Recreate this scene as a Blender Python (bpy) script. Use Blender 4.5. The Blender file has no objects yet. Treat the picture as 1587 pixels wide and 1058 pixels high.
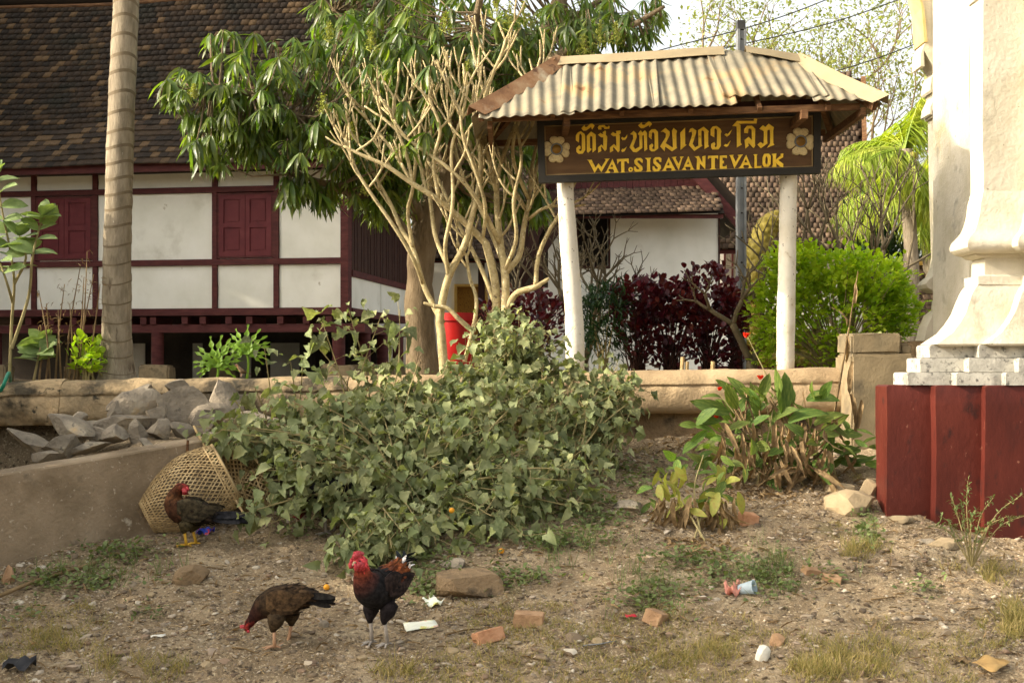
import bpy, math, random
import numpy as np
from mathutils import Vector, Matrix
from mathutils.geometry import tessellate_polygon
random.seed(7); RS = np.random.RandomState(11)
SC = bpy.context.scene
COL = SC.collection
# ------------------------------------------------------------------ camera, sky, sun, exposure
F = 1984.0; CX = 793.5; CY = 570.0; EYE = 1.75      # focal length and horizon in photograph pixels, eye height
cam = bpy.data.cameras.new('camera'); cam.lens = 45.0; cam.sensor_width = 36.0
cam.shift_y = (CY - 529.0) / 1587.0; cam.clip_end = 2000; cam.clip_start = 0.1
co = bpy.data.objects.new('camera', cam); COL.objects.link(co)
co.location = (0, 0, EYE); co.rotation_euler = (math.pi / 2, 0, 0); SC.camera = co
SUN_EL = math.radians(27); SUN_AZ = math.radians(-101)   # azimuth measured from +Y towards +X
sd = Vector((math.sin(SUN_AZ) * math.cos(SUN_EL), math.cos(SUN_AZ) * math.cos(SUN_EL), math.sin(SUN_EL)))
w = bpy.data.worlds.new('World'); SC.world = w; w.use_nodes = True
nt = w.node_tree; nt.nodes.clear()
sky = nt.nodes.new('ShaderNodeTexSky'); sky.sky_type = 'NISHITA'; sky.sun_disc = False
sky.sun_elevation = SUN_EL; sky.sun_rotation = SUN_AZ
sky.air_density = 1.0; sky.dust_density = 6.0; sky.ozone_density = 1.0
bg = nt.nodes.new('ShaderNodeBackground'); bg.inputs['Strength'].default_value = 0.15
wo = nt.nodes.new('ShaderNodeOutputWorld')
hsn = nt.nodes.new('ShaderNodeHueSaturation'); hsn.inputs['Saturation'].default_value = 0.38; wm = nt.nodes.new('ShaderNodeMix'); wm.data_type = 'RGBA'; wm.blend_type = 'MULTIPLY'; wm.inputs[0].default_value = 1.0; wm.inputs[7].default_value = (1.04, 1.0, .92, 1)   # thin dry season haze: nearly colourless, slightly warm
nt.links.new(sky.outputs[0], hsn.inputs['Color']); nt.links.new(hsn.outputs[0], wm.inputs[6]); nt.links.new(wm.outputs[2], bg.inputs[0]); nt.links.new(bg.outputs[0], wo.inputs[0])
sl = bpy.data.lights.new('sun', 'SUN'); sl.energy = 2.0; sl.angle = math.radians(0.6); sl.color = (1.0, 0.88, 0.70)
so = bpy.data.objects.new('sun', sl); COL.objects.link(so); so.location = sd * 60
so.rotation_euler = sd.to_track_quat('Z', 'Y').to_euler()
SC.view_settings.view_transform = 'Standard'; SC.view_settings.look = 'None'
SC.view_settings.exposure = 1.75; SC.view_settings.gamma = 1.0; SC.view_settings.use_curve_mapping = False
# ------------------------------------------------------------------ helpers
def S(r, g, b):
    return tuple(((c / 255) / 12.92 if c / 255 <= .04045 else ((c / 255 + .055) / 1.055) ** 2.4) for c in (r, g, b)) + (1.0,)
def at(px, py, Y):
    return Vector(((px - CX) / F * Y, Y, EYE + (CY - py) / F * Y))
def hsh(ix, iy, iz, s):
    n = (ix * 374761393 + iy * 668265263 + iz * 2147483647 + s * 144665) & 0xffffffff
    n = ((n ^ (n >> 13)) * 1274126177) & 0xffffffff
    n = ((n ^ (n >> 16)) * 2246822519) & 0xffffffff
    return ((n ^ (n >> 15)) & 0xffff) / 65535.0
def vnoise(p, s=0):
    p = np.asarray(p, dtype=np.float64); i = np.floor(p).astype(np.int64); f = p - i; f = f * f * (3 - 2 * f)
    r = 0
    for dx in (0, 1):
        for dy in (0, 1):
            for dz in (0, 1):
                wt = (f[:, 0] if dx else 1 - f[:, 0]) * (f[:, 1] if dy else 1 - f[:, 1]) * (f[:, 2] if dz else 1 - f[:, 2])
                r = r + wt * hsh(i[:, 0] + dx, i[:, 1] + dy, i[:, 2] + dz, s)
    return r * 2 - 1
def fbm(p, sc, oct=4, s=0):
    p = np.asarray(p, dtype=np.float64) * sc; a = 1.0; r = 0
    for k in range(oct):
        r = r + a * vnoise(p, s + k * 17); p = p * 2.03; a *= .5
    return r
def np_mesh(name, V, Fc, col=None, smooth=False):
    V = np.asarray(V, dtype=np.float32); Fc = np.asarray(Fc, dtype=np.int32)
    me = bpy.data.meshes.new(name); k = Fc.shape[1]
    me.vertices.add(len(V)); me.vertices.foreach_set('co', V.ravel())
    me.loops.add(Fc.size); me.loops.foreach_set('vertex_index', Fc.ravel())
    me.polygons.add(len(Fc)); me.polygons.foreach_set('loop_start', np.arange(0, Fc.size, k, dtype=np.int32))
    if smooth: me.polygons.foreach_set('use_smooth', np.ones(len(Fc), dtype=bool))
    me.update(calc_edges=True)
    if col is not None:
        a = me.color_attributes.new('Col', 'FLOAT_COLOR', 'POINT'); a.data.foreach_set('color', np.asarray(col, dtype=np.float32).ravel())
    return me
WO = {}
def props(o, label=None, cat=None, group=None, kind=None):
    if label: o['label'] = label
    if cat: o['category'] = cat
    if group: o['group'] = group
    if kind: o['kind'] = kind
    return o
def thing(name, label, cat, loc, group=None):
    o = bpy.data.objects.new(name, None); COL.objects.link(o); o.location = loc; o.empty_display_size = .1
    WO[o.name] = Vector(loc); return props(o, label, cat, group)
def attach(me, name, mats, parent=None, origin=None, label=None, cat=None, group=None, kind=None):
    """link a mesh given in world coordinates, as a part of parent or as a top-level object"""
    if not isinstance(mats, (list, tuple)): mats = [mats]
    for m in mats: me.materials.append(m)
    o = bpy.data.objects.new(name, me); COL.objects.link(o)
    if parent is not None:
        org = WO[parent.name]; o.parent = parent
    else:
        if origin is None:
            n = len(me.vertices); a = np.empty(n * 3, dtype=np.float32); me.vertices.foreach_get('co', a); a = a.reshape(-1, 3)
            mn, mx = a.min(0), a.max(0); origin = ((mn[0] + mx[0]) / 2, (mn[1] + mx[1]) / 2, mn[2])
        org = Vector(origin); o.location = org
    me.transform(Matrix.Translation(-Vector(org)))
    WO[o.name] = Vector(org)
    return props(o, label, cat, group, kind)
def inst(me, name, parent, M, label=None):
    o = bpy.data.objects.new(name, me); COL.objects.link(o); o.parent = parent
    o.matrix_local = Matrix.Translation(-WO[parent.name]) @ M
    if label: o['label'] = label
    return o
class MB:
    def __init__(s): s.v = []; s.f = []; s.m = []; s.c = []; s.mi = 0; s.col = (1, 1, 1, 1)
    def add(s, vs, fs):
        o = len(s.v); s.v += [tuple(v) for v in vs]; s.f += [tuple(i + o for i in f) for f in fs]; s.m += [s.mi] * len(fs); s.c += [s.col] * len(vs); return s
    def hexa(s, p):   # p: 8 corners, bottom ring 0-3 (counter-clockwise from above) then top ring 4-7
        return s.add(p, [(3, 2, 1, 0), (4, 5, 6, 7), (0, 1, 5, 4), (1, 2, 6, 5), (2, 3, 7, 6), (3, 0, 4, 7)])
    def box(s, x0, x1, y0, y1, z0, z1):
        return s.hexa([(x0, y0, z0), (x1, y0, z0), (x1, y1, z0), (x0, y1, z0), (x0, y0, z1), (x1, y0, z1), (x1, y1, z1), (x0, y1, z1)])
    def obox(s, o, u, w_, d):  # origin corner and three edge vectors (right-handed: u x w_ = +d side)
        o, u, w_, d = Vector(o), Vector(u), Vector(w_), Vector(d)
        return s.hexa([o, o + u, o + u + w_, o + w_, o + d, o + u + d, o + u + w_ + d, o + w_ + d])
    def beam(s, a, b, wd, ht, up=(0, 0, 1)):
        a, b = Vector(a), Vector(b); t = (b - a).normalized(); side = t.cross(Vector(up)).normalized(); n = side.cross(t).normalized()
        q = [a - side * wd / 2 - n * ht / 2, b - side * wd / 2 - n * ht / 2, b + side * wd / 2 - n * ht / 2, a + side * wd / 2 - n * ht / 2]
        return s.hexa([q[0], q[3], q[2], q[1]] + [x + n * ht for x in (q[0], q[3], q[2], q[1])])
    def tube(s, pts, rad, n=8, cap=True, sq=1.0):
        pts = [Vector(p) for p in pts]; m = len(pts)
        if not hasattr(rad, '__len__'): rad = [rad] * m
        t0 = (pts[1] - pts[0]).normalized(); side = t0.cross(Vector((0, 0, 1)))
        if side.length < .05: side = t0.cross(Vector((0, 1, 0)))
        side.normalize(); vs = []
        for i, p in enumerate(pts):
            t = (pts[min(i + 1, m - 1)] - pts[max(i - 1, 0)]).normalized()
            side = (side - t * side.dot(t)).normalized(); up = side.cross(t)
            for k in range(n):
                a = 2 * math.pi * k / n; vs.append(p + side * (math.cos(a) * rad[i]) + up * (math.sin(a) * rad[i] * sq))
        fs = [(i * n + k, i * n + (k + 1) % n, (i + 1) * n + (k + 1) % n, (i + 1) * n + k) for i in range(m - 1) for k in range(n)]
        fs = [f[::-1] for f in fs]
        if cap: fs += [tuple(range(n)), tuple((m - 1) * n + k for k in reversed(range(n)))]
        return s.add(vs, fs)
    def loft(s, rings, cap=True, cols=None):
        n = len(rings[0]); o = len(s.v)
        vs = [v for r in rings for v in r]
        fs = [(i * n + k, i * n + (k + 1) % n, (i + 1) * n + (k + 1) % n, (i + 1) * n + k) for i in range(len(rings) - 1) for k in range(n)]
        if cap: fs += [tuple(reversed(range(n))), tuple((len(rings) - 1) * n + k for k in range(n))]
        s.add(vs, fs)
        if cols: s.c[o:] = [c for c in cols for _ in range(n)]
        return s
    def plate(s, outer, holes, front, back):
        """flat shape with depth; front/back map a 2D point to 3D"""
        loops = [outer] + list(holes); allp = [p for l in loops for p in l]
        tri = tessellate_polygon([[Vector((p[0], p[1], 0)) for p in l] for l in loops])
        n = len(allp); vs = [front(*p) for p in allp] + [back(*p) for p in allp]; fs = []
        for t in tri: fs.append(tuple(t)); fs.append(tuple(i + n for i in reversed(t)))
        o = 0
        for l in loops:
            k = len(l)
            for i in range(k): fs.append((o + i, o + (i + 1) % k, o + (i + 1) % k + n, o + i + n))
            o += k
        return s.add(vs, fs)
    def build(s, name, mats, parent=None, smooth=False, fix=True, colors=False, angle=None, **kw):
        me = bpy.data.meshes.new(name); me.from_pydata(s.v, [], s.f)
        if len(set(s.m)) > 1: me.polygons.foreach_set('material_index', s.m)
        if colors:
            a = me.color_attributes.new('Col', 'FLOAT_COLOR', 'POINT'); a.data.foreach_set('color', np.array(s.c, dtype=np.float32).ravel())
        if fix:
            import bmesh
            bm = bmesh.new(); bm.from_mesh(me); bmesh.ops.recalc_face_normals(bm, faces=bm.faces); bm.to_mesh(me); bm.free()
        if smooth or angle: me.polygons.foreach_set('use_smooth', [True] * len(me.polygons))
        me.update()
        if angle: me.set_sharp_from_angle(angle=math.radians(angle))
        return attach(me, name, mats, parent, **kw)
def bez(p, n=8):
    """smooth curve through control points (Catmull-Rom)"""
    p = [Vector(q) for q in p]; p = [p[0] * 2 - p[1]] + p + [p[-1] * 2 - p[-2]]; out = []
    for i in range(1, len(p) - 2):
        for k in range(n):
            t = k / n; a, b, c, d = p[i - 1], p[i], p[i + 1], p[i + 2]
            out.append(.5 * ((2 * b) + (c - a) * t + (2 * a - 5 * b + 4 * c - d) * t * t + (3 * b - a - 3 * c + d) * t ** 3))
    out.append(p[-2]); return out
def frames(D, U=None, roll=None):
    """rotation matrices (k,3,3) whose Y column is D and Z column leans to U"""
    D = np.asarray(D, dtype=np.float64); D = D / np.linalg.norm(D, axis=1, keepdims=True)
    if U is None: U = np.tile([0, 0, 1.], (len(D), 1)) + RS.normal(0, .25, D.shape)
    X = np.cross(D, U); X /= np.linalg.norm(X, axis=1, keepdims=True) + 1e-9
    Z = np.cross(X, D)
    if roll is not None:
        c, s_ = np.cos(roll)[:, None], np.sin(roll)[:, None]; X, Z = X * c + Z * s_, Z * c - X * s_
    return np.stack([X, D, Z], axis=2)
def scatter(tmpl, P, R, Sc):
    V, Fc = tmpl; P = np.asarray(P); k = len(P); n = len(V); Sc = np.asarray(Sc)
    Sv = Sc[:, None, None] if Sc.ndim == 1 else Sc[:, None, :]
    out = np.einsum('kij,knj->kni', R, V[None] * Sv) + P[:, None, :]
    return out.reshape(-1, 3), (Fc[None] + (np.arange(k) * n)[:, None, None]).reshape(-1, Fc.shape[1])
def join_np(parts):
    V = []; Fc = []; o = 0
    for v, f in parts: V.append(v); Fc.append(f + o); o += len(v)
    return np.concatenate(V), np.concatenate(Fc)
def leaves(parent, tmpls, P, R, Sc, mat, nparts=300, part='leaf', rest='foliage'):
    """the nparts leaves nearest the camera become objects of their own, the others one joined part"""
    P = np.asarray(P); Sc = np.asarray(Sc); k = len(P); ti = RS.randint(0, len(tmpls), k)
    dist = np.linalg.norm(P - np.array([0, 0, EYE]), axis=1) / (Sc if Sc.ndim == 1 else Sc[:, 1])
    near = np.zeros(k, bool); near[np.argsort(dist)[:nparts]] = True
    ms = []
    for t, (V, Fc) in enumerate(tmpls):
        me = np_mesh(part, V, Fc, smooth=True); me.materials.append(mat); ms.append(me)
    for i in np.nonzero(near)[0]:
        s_ = Sc[i] if Sc.ndim == 1 else Sc[i]
        s3 = (s_, s_, s_) if np.ndim(s_) == 0 else tuple(s_)
        M = Matrix.Translation(Vector(P[i])) @ Matrix(R[i].tolist()).to_4x4() @ Matrix.Diagonal((*s3, 1))
        inst(ms[ti[i]], part, parent, M)
    jj = []
    for t, T in enumerate(tmpls):
        q = (~near) & (ti == t)
        if q.any(): jj.append(scatter(T, P[q], R[q], Sc[q]))
    if jj:
        V, Fc = join_np(jj); attach(np_mesh(rest, V, Fc, smooth=True), rest, mat, parent, kind='stuff')
def leaf_tmpl(prof, n=5, fold=.25, droop=.3, wave=0.0, seed=0):
    """leaf along +Y, length 1: prof(t) half width"""
    V = []; Fc = []; r = random.Random(seed)
    for i in range(n + 1):
        t = i / n; hw = prof(t); z = -droop * t * t; y = t * (1 - .25 * droop * t)
        V += [(-hw, y, z + fold * hw + r.uniform(-wave, wave)), (0, y, z), (hw, y, z + fold * hw + r.uniform(-wave, wave))]
    for i in range(n):
        a = 3 * i
        for q in ((a, a + 1, a + 4, a + 3), (a + 1, a + 2, a + 5, a + 4)): Fc += [(q[0], q[1], q[2]), (q[0], q[2], q[3])]
    return np.array(V, dtype=np.float64), np.array(Fc)
def lobed_tmpl(seed=0, droop=.35):
    r = random.Random(seed); out = [(0, 0)]; half = [(.12, .02), (.34, .09), (.27, .22), (.43, .36), (.30, .50), (.28, .66), (.15, .80)]
    R_ = [(x * r.uniform(.85, 1.15), y + r.uniform(-.03, .03)) for x, y in half]; L_ = [(-x * r.uniform(.85, 1.15), y + r.uniform(-.03, .03)) for x, y in half]
    ring = R_ + [(r.uniform(-.04, .04), 1)] + L_[::-1]; mid = [(0, .05), (0, .3), (0, .55), (0, .8)]
    V = [(x, y * (1 - .2 * droop * y), r.uniform(-.1, .75) * abs(x) - droop * y * y + r.uniform(-.09, .09)) for x, y in ring]
    V += [(0, y * (1 - .2 * droop * y), -droop * y * y - .02 + r.uniform(-.03, .03)) for _, y in mid]
    b = len(ring); n = len(R_); m = [b, b + 1, b + 2, b + 3]; Fc = []
    near = [0, 0, 1, 1, 2, 2, 3]
    for k in range(n - 1):
        Fc.append((k, k + 1, m[near[k]]));
        if near[k + 1] != near[k]: Fc.append((k + 1, m[near[k + 1]], m[near[k]]))
    Fc += [(n - 1, n, m[3]), (n, n + 1, m[3])]
    for k in range(n - 1):
        i0, i1 = 2 * n - k, 2 * n - k - 1; Fc.append((i1, i0, m[near[k]]))
        if near[k + 1] != near[k]: Fc.append((m[near[k + 1]], i1, m[near[k]]))
    Fc.append((2 * n, 0, m[0]))
    return np.array(V, dtype=np.float64), np.array(Fc)
def rock(seed, sx, sy, sz, cuts=9, sub=2, rough=.04, lo=.45, hi=.82):
    import bmesh
    bm = bmesh.new(); bmesh.ops.create_icosphere(bm, subdivisions=sub, radius=1)
    V = np.array([v.co[:] for v in bm.verts]); Fc = np.array([[v.index for v in f.verts] for f in bm.faces]); bm.free()
    r = np.random.RandomState(seed)
    for k in range(cuts):
        n = r.normal(0, 1, 3); n /= np.linalg.norm(n); d = r.uniform(lo, hi); q = V @ n - d
        V = V - np.where(q > 0, q, 0)[:, None] * n
    V = V * (1 + rough * fbm(V, 2.2, 3, seed)[:, None]); V = V / np.abs(V).max(0)
    return V * np.array([sx, sy, sz]), Fc
# ------------------------------------------------------------------ materials
MATS = {}
def pmat(name, cols, scale=4, rough=.85, bump=.3, bscale=60, rnd=0., spec=.25, trans=0., stretch=(1, 1, 1), metal=0., spots=(), detail=7, pos=None, vcol=False, hue=0., dist=.01, tcol=None, bdetail=6):
    m = bpy.data.materials.new(name); m.use_nodes = True; t = m.node_tree; N = t.nodes; L = t.links; N.clear()
    out = N.new('ShaderNodeOutputMaterial'); bs = N.new('ShaderNodeBsdfPrincipled'); tc = N.new('ShaderNodeTexCoord'); mp = N.new('ShaderNodeMapping')
    mp.inputs['Scale'].default_value = stretch; L.new(tc.outputs['Object'], mp.inputs[0])
    def noise(sc, det=detail, ro=.6):
        n = N.new('ShaderNodeTexNoise'); n.inputs['Scale'].default_value = sc; n.inputs['Detail'].default_value = det; n.inputs['Roughness'].default_value = ro
        L.new(mp.outputs[0], n.inputs['Vector']); return n.outputs['Fac']
    def mix(fac, a, b, typ='MIX'):
        x = N.new('ShaderNodeMix'); x.data_type = 'RGBA'; x.blend_type = typ
        if hasattr(fac, 'links'): L.new(fac, x.inputs[0])
        else: x.inputs[0].default_value = fac
        for s_, q in ((6, a), (7, b)):
            if hasattr(q, 'links'): L.new(q, x.inputs[s_])
            else: x.inputs[s_].default_value = q
        return x.outputs[2]
    rndv = None
    if rnd or pos == 'random' or hue:
        oi = N.new('ShaderNodeObjectInfo'); ge = N.new('ShaderNodeNewGeometry'); ad = N.new('ShaderNodeMath'); ad.operation = 'ADD'
        L.new(oi.outputs['Random'], ad.inputs[0]); L.new(ge.outputs['Random Per Island'], ad.inputs[1])
        fr = N.new('ShaderNodeMath'); fr.operation = 'FRACT'; L.new(ad.outputs[0], fr.inputs[0]); rndv = fr.outputs[0]
    if vcol:
        va = N.new('ShaderNodeVertexColor'); va.layer_name = 'Col'
        c = mix(1.0, va.outputs[0], (0, 0, 0, 1), 'MULTIPLY'); nm = N.new('ShaderNodeMapRange'); nm.inputs[1].default_value = .38; nm.inputs[2].default_value = .66; nm.inputs[3].default_value = .45; nm.inputs[4].default_value = 1.7; L.new(noise(scale), nm.inputs[0]); vm = N.new('ShaderNodeVectorMath'); vm.operation = 'SCALE'; L.new(va.outputs[0], vm.inputs[0]); L.new(nm.outputs[0], vm.inputs['Scale']); c = vm.outputs[0]
    else:
        rp = N.new('ShaderNodeValToRGB'); e = rp.color_ramp.elements
        while len(e) < len(cols): e.new(.5)
        for i, cc in enumerate(cols):
            e[i].position = (.3 + .4 * i / max(1, len(cols) - 1)) if pos != 'random' else i / len(cols); e[i].color = cc
        if pos == 'random': rp.color_ramp.interpolation = 'LINEAR'; L.new(rndv, rp.inputs[0])
        elif isinstance(pos, (list, tuple)):
            for i, x in enumerate(pos): e[i].position = x
            L.new(noise(scale), rp.inputs[0])
        else: L.new(noise(scale), rp.inputs[0])
        c = rp.outputs[0]
        if pos == 'random': c = mix(noise(scale), c, (.6, .6, .6, 1), 'MULTIPLY')
    for sp in spots:
        n_ = noise(sp[1], 5); rr = N.new('ShaderNodeMapRange'); rr.inputs[1].default_value = sp[2]; rr.inputs[2].default_value = sp[2] + sp[3]; rr.clamp = True
        L.new(n_, rr.inputs[0]); c = mix(rr.outputs[0], c, sp[0])
    if rnd or hue:
        hs = N.new('ShaderNodeHueSaturation'); mr = N.new('ShaderNodeMapRange'); mr.inputs[3].default_value = 1 - rnd; mr.inputs[4].default_value = 1 + rnd
        L.new(rndv, mr.inputs[0]); L.new(mr.outputs[0], hs.inputs['Value']); L.new(c, hs.inputs['Color'])
        if hue:
            m2 = N.new('ShaderNodeMath'); m2.operation = 'MULTIPLY'; m2.inputs[1].default_value = 7.31; L.new(rndv, m2.inputs[0])
            f2 = N.new('ShaderNodeMath'); f2.operation = 'FRACT'; L.new(m2.outputs[0], f2.inputs[0])
            m3 = N.new('ShaderNodeMapRange'); m3.inputs[3].default_value = .5 - hue; m3.inputs[4].default_value = .5 + hue; L.new(f2.outputs[0], m3.inputs[0]); L.new(m3.outputs[0], hs.inputs['Hue'])
        c = hs.outputs[0]
    L.new(c, bs.inputs['Base Color']); bs.inputs['Roughness'].default_value = rough; bs.inputs['Specular IOR Level'].default_value = spec; bs.inputs['Metallic'].default_value = metal
    if bump:
        b = N.new('ShaderNodeBump'); b.inputs['Strength'].default_value = bump; b.inputs['Distance'].default_value = dist
        L.new(noise(bscale, bdetail), b.inputs['Height']); L.new(b.outputs[0], bs.inputs['Normal'])
    sh = bs.outputs[0]
    if trans:
        tr = N.new('ShaderNodeBsdfTranslucent'); mx = N.new('ShaderNodeMixShader'); mx.inputs[0].default_value = trans
        tcx = mix(1.0, c, tcol or (1.6, 1.7, .7, 1), 'MULTIPLY'); L.new(tcx, tr.inputs[0])
        L.new(sh, mx.inputs[1]); L.new(tr.outputs[0], mx.inputs[2]); sh = mx.outputs[0]
    L.new(sh, out.inputs[0]); MATS[name] = m; return m
M_dirt = pmat('dirt', [S(104, 89, 68), S(140, 121, 94), S(168, 149, 118)], 3.2, .95, .9, 55, dist=.03, bdetail=10, detail=12,
              spots=[(S(188, 170, 138), 45, .56, .07), (S(72, 60, 46), 22, .58, .07), (S(172, 156, 128), 1.7, .58, .2), (S(120, 110, 72), 1.4, .62, .14)])
M_plaster = pmat('white_limewash', [S(214, 212, 198), S(226, 224, 212), S(234, 232, 222)], 1.5, .9, .15, 40, spots=[(S(190, 185, 168), 1.3, .60, .2), (S(180, 172, 152), 6.0, .70, .06)])
M_maroon = pmat('maroon_paint', [S(66, 30, 30), S(80, 38, 36), S(94, 50, 46)], 5, .7, .25, 60, stretch=(1, 1, 4), spots=[(S(110, 70, 64), 14, .68, .1)])
M_shutter = pmat('shutter_paint', [S(84, 30, 34), S(96, 36, 40), S(104, 46, 48)], 6, .6, .3, 70, spots=[(S(70, 22, 30), 9, .64, .1)])
M_tile = pmat('old_clay_tile', [S(42, 34, 25), S(52, 41, 30), S(38, 31, 24), S(58, 45, 32), S(44, 36, 28), S(66, 51, 36), S(48, 39, 29), S(76, 58, 40), S(50, 40, 30), S(104, 82, 56)], 9, .9, .4, 50, pos='random', spots=[(S(34, 32, 24), 1.1, .50, .16), (S(120, 116, 96), 30, .70, .05)])
M_tile2 = pmat('brown_clay_tile', [S(92, 74, 58), S(78, 62, 50), S(104, 84, 66), S(84, 68, 54), S(112, 92, 72), S(76, 60, 48), S(96, 78, 60), S(122, 100, 80)], 9, .9, .4, 50, pos='random', spots=[(S(62, 50, 38), 1.3, .52, .16)])
M_deck = pmat('roof_boards', [S(30, 24, 18), S(44, 34, 24)], 5, .95, .3)
M_wood = pmat('weathered_wood', [S(70, 48, 30), S(98, 68, 42), S(126, 94, 62)], 5, .8, .5, 50, stretch=(1, 6, 6))
M_darkwood = pmat('dark_wood', [S(44, 26, 20), S(58, 34, 26), S(70, 44, 34)], 6, .75, .4, 50, stretch=(5, 5, 1))
M_void = pmat('shade_dark_masonry', [S(48, 44, 38), S(70, 62, 54)], 3, .95, .4)  # shade of voids and recesses put into a dark colour
M_stone = pmat('plinth_stone', [S(128, 112, 86), S(154, 136, 106), S(108, 96, 76)], 5, .95, .6, 40, spots=[(S(84, 74, 58), 4, .58, .1)])
M_coping = pmat('buff_coping', [S(134, 114, 86), S(158, 136, 104), S(178, 154, 120)], 2.2, .95, .6, 38, dist=.02, bdetail=9,
                spots=[(S(128, 106, 78), 2.6, .58, .14), (S(98, 84, 64), 7, .66, .08)])
M_coping_old = pmat('mossy_shade_coping', [S(126, 110, 84), S(156, 136, 104), S(184, 158, 120)], 3.2, .95, .8, 30, dist=.03, bdetail=10,
                spots=[(S(74, 66, 52), 2.2, .47, .14), (S(58, 54, 44), 9, .60, .08)])  # moss patches widened, standing partly for shade on the left coping front
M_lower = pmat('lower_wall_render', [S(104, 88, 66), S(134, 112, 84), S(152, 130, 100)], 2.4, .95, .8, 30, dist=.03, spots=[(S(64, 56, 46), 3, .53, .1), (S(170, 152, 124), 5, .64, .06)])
M_concrete = pmat('cast_concrete', [S(116, 100, 78), S(140, 122, 98), S(158, 141, 116)], 2.2, .92, .6, 40, dist=.018, spots=[(S(98, 82, 60), 1.5, .50, .16), (S(84, 78, 70), 2.6, .58, .12), (S(172, 160, 138), 6, .66, .06), (S(104, 92, 74), 11, .60, .16), (S(170, 156, 134), 30, .62, .08)])
M_pier = pmat('pier_render', [S(108, 98, 76), S(130, 115, 88), S(148, 132, 102)], 2.5, .95, .5, 40, spots=[(S(92, 84, 68), 3, .53, .16)])
M_rock = pmat('grey_limestone', [S(108, 99, 86), S(138, 127, 110), S(170, 157, 134)], 4, .92, .9, 22, dist=.03, rnd=.28, spots=[(S(186, 156, 110), 3, .60, .12), (S(84, 78, 70), 9, .62, .08)])
M_pebble = pmat('gravel', [S(124, 108, 88), S(150, 132, 108), S(98, 84, 68), S(166, 150, 126), S(128, 110, 88), S(196, 180, 156), S(106, 90, 74), S(150, 124, 100), S(208, 196, 174), S(120, 104, 84)], 20, .92, .3, 90, pos='random')
M_brickr = pmat('fired_brick', [S(154, 110, 78), S(178, 132, 98), S(190, 148, 116)], 12, .95, .8, 50, dist=.01, spots=[(S(132, 108, 84), 10, .60, .1)])
M_brickb = pmat('dusty_brick', [S(134, 104, 76), S(160, 128, 96), S(172, 142, 108)], 12, .95, .8, 50, dist=.01)
M_white = pmat('white_stone', [S(206, 200, 184), S(224, 220, 206)], 14, .9, .4)
M_palmbark = pmat('palm_bark', [S(108, 98, 80), S(134, 122, 102), S(156, 144, 122)], 6, .95, .8, 26, stretch=(3, 3, .7), dist=.015, spots=[(S(84, 72, 56), 3, .60, .1), (S(190, 182, 164), 22, .70, .04)])
M_scar = pmat('palm_ring_scar', [S(92, 80, 62), S(118, 104, 82)], 9, .95, .6, 40)
M_bark = pmat('mango_bark', [S(92, 78, 58), S(118, 102, 78), S(134, 118, 94)], 6, .95, .9, 28, stretch=(2, 2, .6), dist=.03)
M_frang = pmat('frangipani_bark', [S(134, 120, 86), S(170, 154, 112), S(190, 174, 132)], 14, .9, .8, 60, spots=[(S(204, 192, 160), 50, .60, .05), (S(92, 80, 56), 30, .62, .06)])
M_frang2 = pmat('grey_twig_bark', [S(92, 82, 62), S(116, 104, 80)], 12, .9, .3)
M_mango = pmat('mango_leaf', [S(58, 78, 26), S(84, 102, 36), S(116, 128, 52)], 3, .42, .12, 30, rnd=.5, hue=.024, spec=.6, trans=.42, tcol=(1.7, 1.9, .6, 1))
M_panicle = pmat('mango_flower', [S(126, 132, 60), S(150, 152, 78)], 8, .8, .0, rnd=.2, trans=.25)
M_weed = pmat('dusty_weed_leaf', [S(96, 104, 66), S(122, 128, 86), S(152, 155, 116)], 4, .7, .3, 30, rnd=.48, hue=.018, trans=.26, spots=[(S(150, 142, 70), 1.8, .67, .06)])
M_weedstem = pmat('weed_stem', [S(124, 114, 74), S(156, 142, 100)], 8, .85, .2)
M_bright = pmat('lime_leaf', [S(112, 144, 34), S(150, 174, 44), S(186, 202, 72)], 2, .5, .0, rnd=.22, hue=.012, trans=.4, tcol=(1.5, 1.6, .5, 1))
M_hedge = pmat('copper_leaf', [S(60, 18, 24), S(84, 26, 32), S(104, 36, 40)], 3, .4, .0, rnd=.35, hue=.02, trans=.2, tcol=(1.8, .8, .7, 1), spec=.5)
M_dark = pmat('dark_green_leaf', [S(36, 58, 32), S(50, 76, 40)], 3, .45, .0, rnd=.25, trans=.2)
M_shade = pmat('shade_leaf', [S(52, 78, 34), S(70, 96, 44)], 3, .5, .0, rnd=.25, trans=.25)
M_palm = pmat('palm_leaflet', [S(118, 138, 46), S(142, 158, 58), S(172, 176, 80)], 1.5, .45, .0, rnd=.2, hue=.01, trans=.4, tcol=(1.5, 1.5, .5, 1))
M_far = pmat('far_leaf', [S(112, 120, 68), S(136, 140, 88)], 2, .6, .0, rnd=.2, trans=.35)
M_canna = pmat('canna_leaf', [S(66, 88, 38), S(94, 114, 50), S(134, 142, 72)], 4, .62, .15, 30, rnd=.35, hue=.025, trans=.35, tcol=(1.5, 1.6, .5, 1), stretch=(6, 1, 1))
M_cannayel = pmat('yellowing_leaf', [S(132, 142, 62), S(160, 158, 76), S(150, 120, 66)], 3, .55, .15, 30, rnd=.15, trans=.3)
M_dry = pmat('dry_leaf', [S(98, 80, 56), S(130, 108, 76), S(164, 140, 102)], 5, .9, .4, 40, rnd=.22, trans=.2, tcol=(1.3, 1.1, .7, 1))
M_calo = pmat('milkweed_leaf', [S(98, 118, 70), S(122, 140, 86), S(144, 158, 106)], 3, .6, .1, rnd=.15, trans=.25)
M_phil = pmat('philodendron_leaf', [S(96, 132, 36), S(126, 156, 48)], 3, .45, .1, rnd=.15, trans=.25)
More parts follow.
